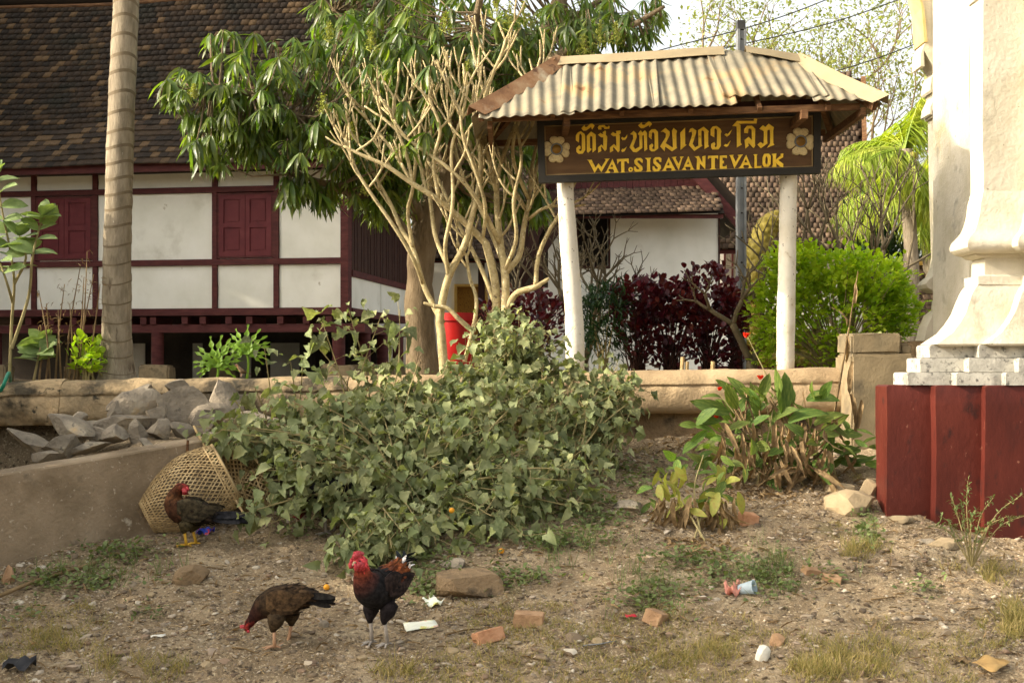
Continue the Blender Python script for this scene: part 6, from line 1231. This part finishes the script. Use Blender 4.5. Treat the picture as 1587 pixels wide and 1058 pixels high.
# standing hen looking back
cols = {'thigh': (.06, .045, .02)}
chicken('hen', 'reddish brown hen with yellow legs and turned head beside the wicker baskets', onG(292, 845), math.radians(178),
 [(-.27, 0, .20, .015, .02, BK), (-.22, 0, .222, .045, .045, BK), (-.13, 0, .245, .078, .08, DK), (-.04, 0, .262, .098, .105, OL), (.05, 0, .28, .102, .115, (.042, .018, .009)), (.10, 0, .325, .085, .095, (.05, .019, .008)), (.108, .0, .375, .058, .062, (.075, .03, .01)), (.09, .0, .415, .045, .046, (.07, .025, .009)), (.06, .01, .445, .038, .038, (.09, .028, .012)), (.03, .02, .447, .034, .034, (.10, .02, .014)), (.008, .03, .432, .026, .026, (.35, .035, .03)), (-.008, .035, .418, .012, .012, (.3, .03, .02))],
 [(.0, .17, .02, .115, .0, .0), (-.03, .17, -.01, .11, -.045, .0)], M_legy, cols, [('comb', (.0, .0, .034), (.022, .009, .013), 3), ('wattle', (.014, .012, -.026), (.012, .009, .018), 4), ('wattle', (.006, .028, -.004), (.02, .01, .02), 6)],
 (-.20, .225, .26, -.02, .25, (.010, .010, .012), 10, .1), (.06, .30, .27, .085, .18, (.030, .023, .012)), scale=.93, group=HG, plum=560)
# black hen inside the weeds
cols = {'thigh': (.012, .01, .01)}
chicken('hen', 'black hen mostly hidden under the weed bush behind the rooster', onG(512, 826), math.radians(200),
 [(-.235, 0, .335, .015, .022, BK), (-.20, 0, .34, .042, .045, BK), (-.12, 0, .335, .078, .085, BK), (-.03, 0, .312, .098, .112, BK), (.05, 0, .292, .10, .115, BK), (.115, 0, .268, .078, .092, BK), (.155, 0, .238, .052, .062, DK), (.185, 0, .205, .038, .042, BR), (.208, 0, .175, .030, .032, BR), (.225, 0, .150, .027, .027, (.10, .016, .012)), (.238, 0, .128, .019, .020, (.25, .03, .025)), (.246, 0, .112, .011, .011, (.2, .03, .02))],
 [(.03, .215, .055, .125, .045, .0), (-.055, .21, -.06, .145, -.035, .0)], M_legg, cols, [('comb', (.002, 0, .026), (.022, .008, .012), 3)],
 (-.17, .335, .20, -.05, .35, (.012, .012, .012), 10, .1), (.10, .315, .25, .085, .02, BK), plum=300)
# sparrow on the wall
b = at(374, 583, 12.2); b.z = ztop(b.x) + .004; spw = thing('sparrow', 'tiny brown sparrow perched on top of the wall', 'bird', b); mb = MB(); sp_ = [(-.05, .035, .006, (.10, .06, .03)), (-.02, .045, .024, (.22, .14, .07)), (.012, .062, .03, (.3, .22, .13)), (.03, .088, .024, (.22, .13, .06)), (.04, .102, .020, (.16, .08, .04)), (.055, .104, .010, (.10, .06, .04)), (.068, .102, .002, (.05, .04, .03))]
mb.loft([[b + Vector((-x + .2 * math.sin(a) * 0, math.cos(a) * r, z + math.sin(a) * r)) for a in np.arange(12) * math.pi / 6] for x, z, r, c_ in sp_], cols=[(*s[3], 1) for s in sp_]); mb.build('body', M_feather, spw, smooth=True, colors=True)
mb = MB(); mb.col = (.1, .06, .03, 1); mb.beam(b + Vector((.04, 0, .04)), b + Vector((.10, 0, .015)), .018, .004); mb.build('tail', M_feather, spw, colors=True)
for s_ in (-1, 1): MB().tube([b + Vector((0, s_ * .01, .03)), b + Vector((0, s_ * .01, 0)), b + Vector((-.015, s_ * .012, 0))], .002, 4).build('leg', M_legp, spw)
# ------------------------------------------------------------------ wicker baskets
WGp = 'wicker chicken baskets lying by the concrete wall'
def basket(lab, a, b, prof, n1, rings_, sq=1.0, strip=.008):
    """woven bell: axis a->b, prof radii along it"""
    a, b = Vector(a), Vector(b); ax = (b - a); L_ = ax.length; ax = ax / L_; s1 = ax.cross(Vector((0, 0, 1))).normalized(); s2 = s1.cross(ax); t = thing('wicker_basket', lab, 'basket', a + Vector((0, 0, -prof[0])), WGp)
    rad = lambda v: float(np.interp(v, np.linspace(0, 1, len(prof)), prof)) * (1 + .0)
    pt = lambda v, an, o=0: a + ax * (L_ * v) + (s1 * math.cos(an) + s2 * math.sin(an) * sq) * (rad(v) * (1 + .02 * math.sin(3 * an + v * 4)) + o)
    def ribbon(mb, ps, outw, wd):
        vs = []
        for i, p in enumerate(ps):
            tg = (ps[min(i + 1, len(ps) - 1)] - ps[max(i - 1, 0)]).normalized(); n = outw[i]; s_ = tg.cross(n).normalized() * wd / 2; nn = n * .0015
            vs += [p - s_ - nn, p + s_ - nn, p + s_ + nn, p - s_ + nn]
        mb.add(vs, [(4 * i + j, 4 * i + 4 + j, 4 * i + 4 + (j + 1) % 4, 4 * i + (j + 1) % 4) for i in range(len(ps) - 1) for j in range(4)])
    for hand in (1, -1):
        for k in range(n1):
            a0 = 2 * math.pi * k / n1; ps, ow = [], []; jit = random.uniform(-.03, .03)
            for i in range(27):
                v = i / 26; an = a0 + hand * v * 1.5 + jit * v; ps.append(pt(v, an, .0035 * math.sin(i * 1.9 + k * 3.14) * hand)); ow.append((s1 * math.cos(an) + s2 * math.sin(an)).normalized())
            mb = MB(); ribbon(mb, ps, ow, strip * random.uniform(.8, 1.15)); mb.build('strip', M_wicker, t, fix=False)
    for v in rings_:
        mb = MB(); ps = [pt(v, an, .003) for an in np.linspace(0, 2 * math.pi, 33)]; ow = [(s1 * math.cos(an) + s2 * math.sin(an)).normalized() for an in np.linspace(0, 2 * math.pi, 33)]; ribbon(mb, ps, ow, strip * 1.2); mb.build('hoop', M_wicker, t, fix=False)
    mb = MB(); mb.tube([pt(1, an) for an in np.linspace(0, 2 * math.pi, 40)], .011, 6, cap=False); mb.build('rim', M_wicker, t, smooth=True)
    mb = MB(); ps = [pt(.0, an, .0) for an in np.linspace(0, 2 * math.pi, 33)]
    for k in range(9):
        d = -1 + 2 * (k + .5) / 9; h = math.sqrt(1 - d * d) * rad(0)
        ribbon(mb, [a + s1 * d * rad(0) - s2 * h, a + s1 * d * rad(0) + s2 * h], [ax, ax], strip * 1.6); ribbon(mb, [a + s2 * d * rad(0) - s1 * h + ax * .003, a + s2 * d * rad(0) + s1 * h + ax * .003], [ax, ax], strip * 1.6)
    mb.build('base_weave', M_wicker, t, fix=False); return t
g1 = onG(250, 828); basket('largest wicker basket lying on its side right behind the reddish brown hen', at(226, 800, 9.55), at(352, 735, 9.72), [.13, .185, .235, .265, .285, .285, .27, .25], 52, (.03, .10, .9))
basket('smaller wicker basket pushed behind the largest one against the concrete wall', at(268, 738, 10.05), at(330, 735, 10.2), [.12, .16, .18, .185, .18, .17], 34, (.04, .2, .8))
basket('pale wicker basket half covered by weed leaves right of the largest basket', at(352, 725, 9.95), at(388, 705, 10.25), [.15, .19, .2, .2, .19, .18], 34, (.04, .2, .8))
basket('lowest wicker basket peeping out under the weed bush', at(368, 770, 9.9), at(415, 752, 9.95), [.10, .14, .155, .16, .155, .15], 24, (.05, .25, .75))
mb = MB(); a, b = at(290, 706, 9.7), at(291, 682, 9.7); mb.tube([a + Vector((0, 0, -.5)), a, b], [.011, .011, .010], 6); tag = mb.build('stake', M_wood, None, label='short brown wooden stake sticking up behind the largest basket', cat='stake')
mb = MB(); mb.tube(bez([at(300, 660, 9.9), at(330, 715, 9.75), at(358, 762, 9.6), at(380, 800, 9.45)], 6), .010, 6); mb.build('bamboo_stick', M_wicker, None, smooth=True, label='pale thin bamboo stick leaning across the largest basket', cat='stick')
mb = MB(); mb.tube(bez([at(366, 678, 9.9), at(386, 700, 9.85), at(405, 722, 9.8)], 6), .010, 6); mb.build('bamboo_stick', M_wicker, None, smooth=True, label='short pale bamboo stick above the basket among weed leaves', cat='stick')
# ------------------------------------------------------------------ stones and rubbish lying on the bank
def gstone(px, py, wpx, hpx, seed, label, mat=M_rock, name='stone', group=None, sub=2, cuts=9, rot=None, dy=.8, sink=.2):
    q = onG(px, py); s_ = q.y / F; V, Fc = rock(seed, wpx * s_ / 2, wpx * s_ / 2 * dy, hpx * s_ * .62, cuts, sub); a = random.uniform(-.5, .5) if rot is None else rot; c_, s2 = math.cos(a), math.sin(a); V = V @ np.array([[c_, s2, 0], [-s2, c_, 0], [0, 0, 1]])
    o = attach(np_mesh(name, V + np.array(q[:]) + np.array([0, wpx * s_ * .3, hpx * s_ * (.5 - sink)]), Fc), name, mat, label=label, cat='stone' if 'brick' not in name else 'brick', group=group); o.data.set_sharp_from_angle(angle=math.radians(24)); return o
def gbrick(px, py, wpx, hpx, mat, yaw, tilt, label, L=(1, .55, .45), seed=1):
    q = onG(px, py); s_ = q.y / F * wpx; mb = rough_box(-.5 * s_, .5 * s_, -.5 * L[1] * s_, .5 * L[1] * s_, -.5 * L[2] * s_, .5 * L[2] * s_, .03 * s_, s_ / 4, seed, .03 * s_)
    M = Matrix.Translation(q + Vector((0, .2 * s_, L[2] * s_ * .36))) @ Matrix.Rotation(yaw, 4, 'Z') @ Matrix.Rotation(tilt, 4, 'X') @ Matrix.Rotation(tilt * .6, 4, 'Y'); mb.v = [tuple(M @ Vector(v)) for v in mb.v]
    return mb.build('brick_fragment', mat, None, angle=35, label=label, cat='brick')
gbrick(757, 995, 46, 25, M_brickr, .5, -.25, 'orange broken brick fragment lying right of the white paper', seed=3)
gbrick(820, 970, 46, 25, M_brickb, -.1, .1, 'brown brick chunk lying behind and right of the orange fragment', (1, .6, .5), 5)
gbrick(1018, 966, 36, 30, M_brickb, 1.0, .3, 'tilted brown brick corner on the gravel below the plastic cup', (1, .8, .6), 8)
gbrick(1160, 812, 27, 24, M_brickr, .3, .2, 'small reddish brick piece at the right of the wilted plant', (1, .8, .7), 9)
gbrick(1258, 893, 27, 18, M_brickb, .3, .35, 'flat tan brick chip left of its twin in the right dirt', (1, .6, .4), 12); gbrick(1290, 902, 30, 14, M_brickb, -.3, .2, 'flat tan brick chip right of its twin in the right dirt', (1, .7, .35), 13)
gstone(720, 930, 125, 52, 21, 'broad brown boulder half under the weed bush right of the rooster', M_lower, cuts=6, sub=3); gstone(702, 884, 44, 26, 22, 'pale grey stone on top edge of the boulder under the weeds')
gstone(294, 908, 62, 34, 23, 'half buried brown grey rock left of the pecking hen', M_lower, cuts=7, sub=3); gstone(1185, 1024, 29, 26, 24, 'bright white angular stone in the bottom right foreground', M_white)
gstone(1206, 1000, 24, 20, 25, 'small brown stone just behind the bright white stone', M_brickb); gstone(10, 905, 24, 32, 26, 'rusty brown stone against the foot of the concrete wall', M_brickb); gstone(975, 792, 62, 18, 27, 'flat pale slab lying between weeds and wilted plant')
gstone(1318, 798, 96, 42, 28, 'large flat buff slab stone beside the corner of the red plinth', M_stone, cuts=12, sub=2); gstone(1302, 768, 56, 26, 29, 'squared buff block leaning on the slab beside the plinth', M_stone); gstone(1347, 772, 34, 34, 30, 'upright buff block touching the red plinth corner', M_stone); gstone(1398, 812, 48, 14, 31, 'flat grey stone at the foot of the red plinth', M_stone)
gstone(402, 795, 40, 22, 32, 'brown rock behind the tail of the reddish brown hen', M_brickb); gstone(560, 905, 34, 18, 35, 'flat grey stone behind the rooster legs'); gstone(501, 972, 17, 12, 36, 'smooth oval grey pebble between pecking hen and rooster', cuts=0)
gstone(1436, 842, 34, 9, 37, 'flat thin slate chip in front of the red plinth'); gstone(1470, 850, 52, 16, 38, 'dusty buried rock left of the thin sprig', M_stone)
SG = 'loose fist sized stones scattered over the bank'
for k, (px, py, w_, h_, lab) in enumerate([(1115, 990, 26, 12, 'flat tan stone on the dry grass below the tilted brick corner'), (1040, 990, 20, 13, 'small pinkish stone right under the tilted brick corner'), (890, 995, 34, 14, 'flat pale stone at right of the orange brick fragment'), (925, 1000, 22, 13, 'pale chip beside the drinking straw'), (885, 1018, 26, 15, 'whitish broken stone below the drinking straw'),
        (840, 1024, 30, 12, 'flat brown stone low in the bottom centre'), (700, 1012, 24, 9, 'grey flat stone left under the orange brick fragment'), (1430, 962, 26, 9, 'dark slate chip in the right dirt'), (1470, 985, 18, 10, 'lone brown stone right of the slate chip'), (1345, 1020, 18, 12, 'cream stone in the dry grass left of the cardboard'),
        (180, 1020, 36, 12, 'flat stone in the bottom left gravel'), (110, 1040, 34, 11, 'long pale stone at the bottom left beside the black rag'), (320, 1035, 24, 10, 'rounded stone at the bottom edge left of the hens'), (345, 1028, 24, 8, 'oval flat pebble near the bottom left centre'), (185, 945, 20, 11, 'dark small stone on the left dirt'), (232, 925, 15, 8, 'small stone at the left below the wicker basket'),
        (100, 975, 22, 8, 'thin grey chip on the left dirt'), (480, 1030, 20, 9, 'small pebble below the pecking hen'), (560, 1025, 18, 9, 'pebble in front of the rooster'), (1390, 880, 20, 10, 'stone at the dirt crack before the red plinth'), (1090, 930, 18, 9, 'small stone left of the plastic cup'), (770, 940, 18, 8, 'small stone above the orange brick fragment'), (620, 1010, 18, 8, 'small stone below the white paper sheet'), (1250, 960, 20, 9, 'flat stone in the open dirt right of the cup')]):
    gstone(px, py, w_, h_, 100 + k, lab, M_pebble if k % 3 else M_stone, group=SG, sub=2, cuts=9)
# gravel, chips, straw, dead leaves: nobody could count them
def bank_points(n, x0=-4.6, x1=4.4, y0=7.0, y1=11.7):
    x = RS.uniform(x0, x1, n * 2); y = RS.uniform(y0, y1, n * 2); ok = np.abs(x / y) < .46; s = ((x - WX0) * WDY - (y - WY0) * WDX) / .963; ok &= s > .03; ok &= ~((x > 2.95) & (y > 9.9)); x, y = x[ok][:n], y[ok][:n]; return np.stack([x, y, G(x, y)], 1)
def rot_any(n): q = RS.normal(0, 1, (n, 3)); u = RS.normal(0, 1, (n, 3)); return frames(q, u)
P = bank_points(26000); keep = fbm(P, .9, 3, 41) + RS.normal(0, .5, len(P)) > -.35; P = P[keep]; parts = []
for t in range(6):
    V, Fc = rock(200 + t, 1, .8, .5, 6, 1); q = np.arange(len(P)) % 6 == t; sz = np.minimum(.034, RS.lognormal(-4.75, .52, q.sum())); a = RS.uniform(0, 6.28, q.sum()); d = np.stack([np.cos(a), np.sin(a), RS.normal(0, .2, q.sum())], 1); parts.append(scatter((V, Fc), P[q], frames(d), sz))
V, Fc = join_np(parts); attach(np_mesh('gravel', V, Fc), 'gravel', M_pebble, origin=(0, 9, 0), kind='stuff')
P = bank_points(2400); parts = []
for t in range(6):
    V, Fc = rock(300 + t, 1, .75, .38, 9, 2, .03); q = np.arange(len(P)) % 6 == t; a = RS.uniform(0, 6.28, q.sum()); d = np.stack([np.cos(a), np.sin(a), RS.normal(0, .2, q.sum())], 1); parts.append(scatter((V, Fc), P[q], frames(d), np.minimum(.05, RS.lognormal(-3.9, .38, q.sum()))))
V, Fc = join_np(parts); attach(np_mesh('stone_chips', V, Fc), 'stone_chips', M_pebble, origin=(0, 9, 0), kind='stuff')
n = 18000; P = bank_points(n); a = RS.uniform(0, 6.28, len(P)); d = np.stack([np.cos(a), np.sin(a), RS.normal(0, .12, len(P))], 1); st = np.array([(-.5, 0, 0), (.5, 0, 0), (.4, 1, .03), (-.4, 1, .03)], float); L_ = RS.lognormal(-3.2, .45, len(P)); S3 = np.stack([RS.uniform(.002, .0055, len(P)), L_, L_], 1)
V, Fc = scatter((st, np.array([(0, 1, 2), (0, 2, 3)])), P + np.array([0, 0, .006]), frames(d), S3); attach(np_mesh('straw_litter', V, Fc), 'straw_litter', M_straw, origin=(0, 9, 0), kind='stuff')
P = bank_points(2400); d = rv(len(P)); d[:, 2] *= .25; V, Fc = scatter(T_dry[2], P + np.array([0, 0, .01]), frames(d), RS.uniform(.03, .10, len(P))); attach(np_mesh('dead_leaves', V, Fc, smooth=True), 'dead_leaves', M_dry, origin=(0, 9, 0), kind='stuff')
# leaf litter thick under the canna clump and along the wall
def patch(cx_, cy_, rx, ry, n): 
    q = [onG(cx_ + rx * RS.normal(0, .5), cy_ + ry * RS.normal(0, .5)) for _ in range(n)]; return np.array([v[:] for v in q])
P = np.concatenate([patch(1190, 760, 130, 22, 260), patch(1060, 690, 60, 14, 80), patch(1080, 845, 60, 12, 80)]); d = rv(len(P)); d[:, 2] *= .3
V, Fc = scatter(T_dry[0], P + np.array([0, 0, .01]), frames(d), RS.uniform(.06, .17, len(P))); attach(np_mesh('leaf_litter', V, Fc, smooth=True), 'leaf_litter', M_dry, origin=(2, 10, 0), kind='stuff')
# grass
def grass(P, name, mat, h0, h1, lean=.5, kk=9):
    P = np.repeat(P, kk, 0); P[:, :2] += RS.normal(0, .022, (len(P), 2)); P[:, 2] = G(P[:, 0], P[:, 1]); d = rv(len(P), lean); d[:, 2] = 1; L_ = RS.uniform(h0, h1, len(P)); S3 = np.stack([np.full(len(P), .045), L_, L_], 1); V, Fc = scatter(T_blade[0], P, frames(d, rv(len(P))), S3); attach(np_mesh(name, V, Fc), name, mat, origin=(0, 8, 0), kind='stuff')
P = bank_points(9000); nz_ = fbm(P, 1.0, 3, 55) + .5 * fbm(P, 4, 2, 57); near = (P[:, 1] < 8.2); keep = nz_ + np.where(near, -.22, -.75) + (P[:, 0] > 1.8) * .1 > .12; grass(P[keep], 'sparse_grass', M_grass, .02, .065, .8)
pp = [(1330, 1025, 80, 34, 44), (600, 1045, 60, 18, 12), (1570, 965, 40, 30, 60), (1270, 1040, 60, 20, 40), (1330, 855, 40, 12, 24), (1530, 890, 60, 12, 24), (200, 1035, 110, 14, 20), (70, 1000, 80, 18, 20), (1080, 1020, 80, 15, 24)]
grass(np.concatenate([patch(*q) for q in pp]), 'dry_grass_tufts', M_grass, .05, .14, .6, 14)
# low green weeds
pw = [(110, 905, 110, 14, 60), (180, 858, 60, 12, 40), (470, 830, 40, 10, 10), (660, 905, 50, 30, 50), (800, 900, 70, 14, 40), (1010, 930, 60, 20, 40), (1190, 900, 50, 30, 50), (1060, 870, 80, 14, 50), (870, 840, 80, 20, 60), (930, 800, 60, 30, 60), (1100, 900, 60, 14, 20), (1280, 895, 14, 8, 8), (1345, 830, 16, 30, 24), (1440, 915, 30, 8, 8), (30, 960, 30, 8, 6), (220, 955, 20, 6, 6), (990, 740, 60, 30, 40), (640, 860, 100, 20, 60)]
P = np.concatenate([patch(*q) for q in pw]); P = np.repeat(P, 7, 0); P[:, :2] += RS.normal(0, .06, (len(P), 2)); P[:, 2] = G(P[:, 0], P[:, 1]) + RS.uniform(.0, .06, len(P)); d = rv(len(P)); d[:, 2] = np.abs(d[:, 2]) * .6
V, Fc = scatter(T_oval[0], P, frames(d), RS.uniform(.018, .05, len(P))); attach(np_mesh('low_weeds', V, Fc, smooth=True), 'low_weeds', M_green, origin=(0, 9, 0), kind='stuff')
grass(np.concatenate([patch(*q) for q in [(1000, 920, 60, 30, 26), (1190, 890, 40, 40, 30), (1340, 840, 20, 30, 12), (890, 850, 80, 30, 30), (140, 890, 120, 14, 30), (1210, 880, 40, 20, 16)]]), 'green_weed_stalks', M_green, .08, .2, .3, 5)
# rubbish
def sheet_on(px, py, w_, h_, yaw, mat, name, label, cat, lift=.012, seed=1, curl=.005):
    q = onG(px, py); n = 7; vs = []
    for i in range(n):
        for j in range(n):
            x, y = (i / (n - 1) - .5) * w_, (j / (n - 1) - .5) * h_; X, Y = q.x + x * math.cos(yaw) - y * math.sin(yaw), q.y + x * math.sin(yaw) + y * math.cos(yaw); vs.append((X, Y, gz(X, Y) * .5 + (q.z + (Y - q.y) * .223) * .5 + lift + curl * math.sin(i * 1.3 + seed) * math.cos(j * .9 + seed)))
    mb = MB(); mb.add(vs, [(i * n + j, (i + 1) * n + j, (i + 1) * n + j + 1, i * n + j + 1) for i in range(n - 1) for j in range(n - 1)]); o = mb.build(name, mat, None, smooth=True, fix=False, label=label, cat=cat); md = o.modifiers.new('thickness', 'SOLIDIFY'); md.thickness = .0012; return o
sheet_on(652, 970, .20, .13, .25, M_paper, 'paper_sheet', 'creased printed white paper sheet right of the rooster feet', 'paper', seed=2); sheet_on(672, 937, .09, .12, .9, M_paper, 'paper_scrap', 'crumpled white paper scrap under the weed leaves', 'paper', .03, 4, .03)
sheet_on(245, 987, .09, .035, .4, M_white, 'paper_scrap', 'small torn pale scrap on the left dirt', 'paper', seed=6); sheet_on(1137, 917, .11, .08, .2, M_pink, 'plastic_scrap', 'crumpled pinkish plastic film stuck at the cup', 'rubbish', .03, 7, .05)
sheet_on(318, 828, .13, .07, .1, M_litb, 'snack_wrapper', 'blue and red snack wrapper behind the yellow hen legs', 'rubbish', .03, 3, .03); sheet_on(978, 958, .07, .03, .2, pmat('red_plastic', [S(170, 30, 50), S(190, 44, 60)], 5, .4, 0), 'plastic_scrap', 'small red plastic scrap on the gravel', 'rubbish', .02, 5)
sheet_on(1536, 1040, .17, .14, .7, M_card, 'cardboard_piece', 'torn yellow cardboard piece in the bottom right corner', 'cardboard', .05, 2, .012); sheet_on(1492, 1026, .08, .06, .2, M_dry, 'dead_leaf', 'curled tan leaf left of the cardboard piece', 'leaf', .02, 3, .012)
sheet_on(30, 1040, .18, .09, .3, M_cable, 'black_rag', 'crumpled black rag in the bottom left corner', 'rag', .05, 3, .035)
q = onG(1160, 926); cup = thing('plastic_cup', 'translucent plastic cup lying on its side among weeds', 'cup', q); ax = Vector((.8, -.45, .22)).normalized(); s1 = ax.cross(Vector((0, 0, 1))).normalized(); s2 = s1.cross(ax); o_ = q + Vector((-.05, .06, .045))
MB().loft([[o_ + ax * h + (s1 * math.cos(a) + s2 * math.sin(a)) * r for a in np.arange(20) * math.pi / 10] for h, r in ((.0, .028), (.001, .032), (.05, .038), (.10, .046), (.104, .049), (.108, .049), (.104, .045), (.05, .036), (.004, .030), (.003, .002))], cap=False).build('cup_wall', M_cup, cup, smooth=True)
MB().tube([o_ + ax * .002 - s1 * .02, o_ + ax * .12 + s2 * .01], .003, 6).build('straw', M_white, cup)
q = onG(930, 1003); mb = MB(); mb.tube([q + Vector((-.10, -.03, .02)), q + Vector((.0, 0, .022)), q + Vector((.10, .05, .03))], .004, 6); mb.build('drinking_straw', M_pole, None, smooth=True, label='discarded pale blue drinking straw on the gravel', cat='straw')
for k, (px, py) in enumerate(((777, 857), (506, 914), (742, 820), (512, 752), (700, 795))):
    q = onG(px, py) if k < 2 else at(px, py, (9.4, 9.0, 9.5, 9.7, 9.2)[k]); V, Fc = rock(5, .021, .021, .021, 0, 2); attach(np_mesh('weed_fruit', V + np.array(q[:]) + np.array([0, 0, .02]), Fc, smooth=True), 'weed_fruit', M_orange, label=('round orange fruit fallen under the right edge of the weed bush', 'round orange fruit lying between the hen tail and the rooster', 'orange fruit hanging low in the middle of the weed bush', 'orange fruit inside the left part of the weed bush', 'orange fruit hanging over the dark gap of the weed bush')[k], cat='fruit', group='small orange weed fruits')
TW = [(860, 880, 'thin twig left of the green weeds in the middle'), (300, 880, 'twig lying behind the half buried rock'), (420, 890, 'long twig pointing at the pecking hen'), (250, 905, 'pale twig left of the half buried rock'), (690, 985, 'twig between paper sheet and orange brick fragment'), (1060, 885, 'long thin twig across the weeds left of the cup'), (1350, 930, 'twig in the dirt before the red plinth'), (1500, 945, 'twig among straw at the right edge'), (360, 1005, 'short twig under the pecking hen'), (940, 985, 'straw coloured twig by the drinking straw')]
for k, (px, py, tl_) in enumerate(TW):
    q = onG(px, py); a = random.uniform(-.6, .6); L_ = random.uniform(.08, .28); mb = MB(); e = q + Vector((L_ * math.cos(a), L_ * math.sin(a), 0)); e.z = gz(e.x, e.y); m_ = q.lerp(e, .5); m_.z = gz(m_.x, m_.y) + .012
    mb.tube([q + Vector((0, 0, .008)), m_, e + Vector((0, 0, .008))], [.006, .005, .003], 5); mb.build('fallen_twig', M_dry, None, smooth=True, label=tl_, cat='twig', group='dry twigs scattered on the bank')
mb = MB(); c_ = bez([onG(-20, 938), onG(60, 905), onG(150, 878)], 8); mb.tube([p + Vector((0, 0, .03)) for p in c_], .014, 6); mb.build('bamboo_pole', M_dry, None, smooth=True, label='long split bamboo pole lying along the foot of the concrete wall', cat='pole')
mb = MB(); mb.tube(bez([at(-30, 640, 12.2), at(0, 606, 12.0), at(8, 590, 12.0), at(14, 578, 12.3), at(16, 600, 12.8)], 6), .018, 8); mb.build('garden_hose', M_hose, None, smooth=True, label='short length of green hose hanging over the wall at the left edge', cat='hose')
for a, b in (((1085, 62), (1300, -8)), ((1180, 62), (1400, -3)), ((1215, 130), (1430, 64))):
    mb = MB(); p, q = at(a[0], a[1], 36), at(b[0], b[1], 36); d = q - p; pts = [p + d * t + Vector((0, 0, -.1 * math.sin(math.pi * t))) for t in np.linspace(-1.5, 2, 24)]; mb.tube(pts, .016, 4); mb.build('overhead_cable', M_cable, None, smooth=True, label='%s thin overhead cable crossing the pale sky' % ('highest', 'middle', 'lowest')[[1085, 1180, 1215].index(a[0])], cat='cable', group='overhead cables at top right')
for px, w_ in ((1056, 5), (1063, 4), (1103, 4)):
    MB().tube([at(px, 592, 13), at(px + 2, 553 if w_ == 5 else 560, 13)], .022, 6).build('bamboo_stub', M_wicker, None, label={1056: 'taller left bamboo stub poking above the wall', 1063: 'shorter middle bamboo stub poking above the wall', 1103: 'right bamboo stub poking above the wall by itself'}[px], cat='stake', group='bamboo stubs behind the wall')
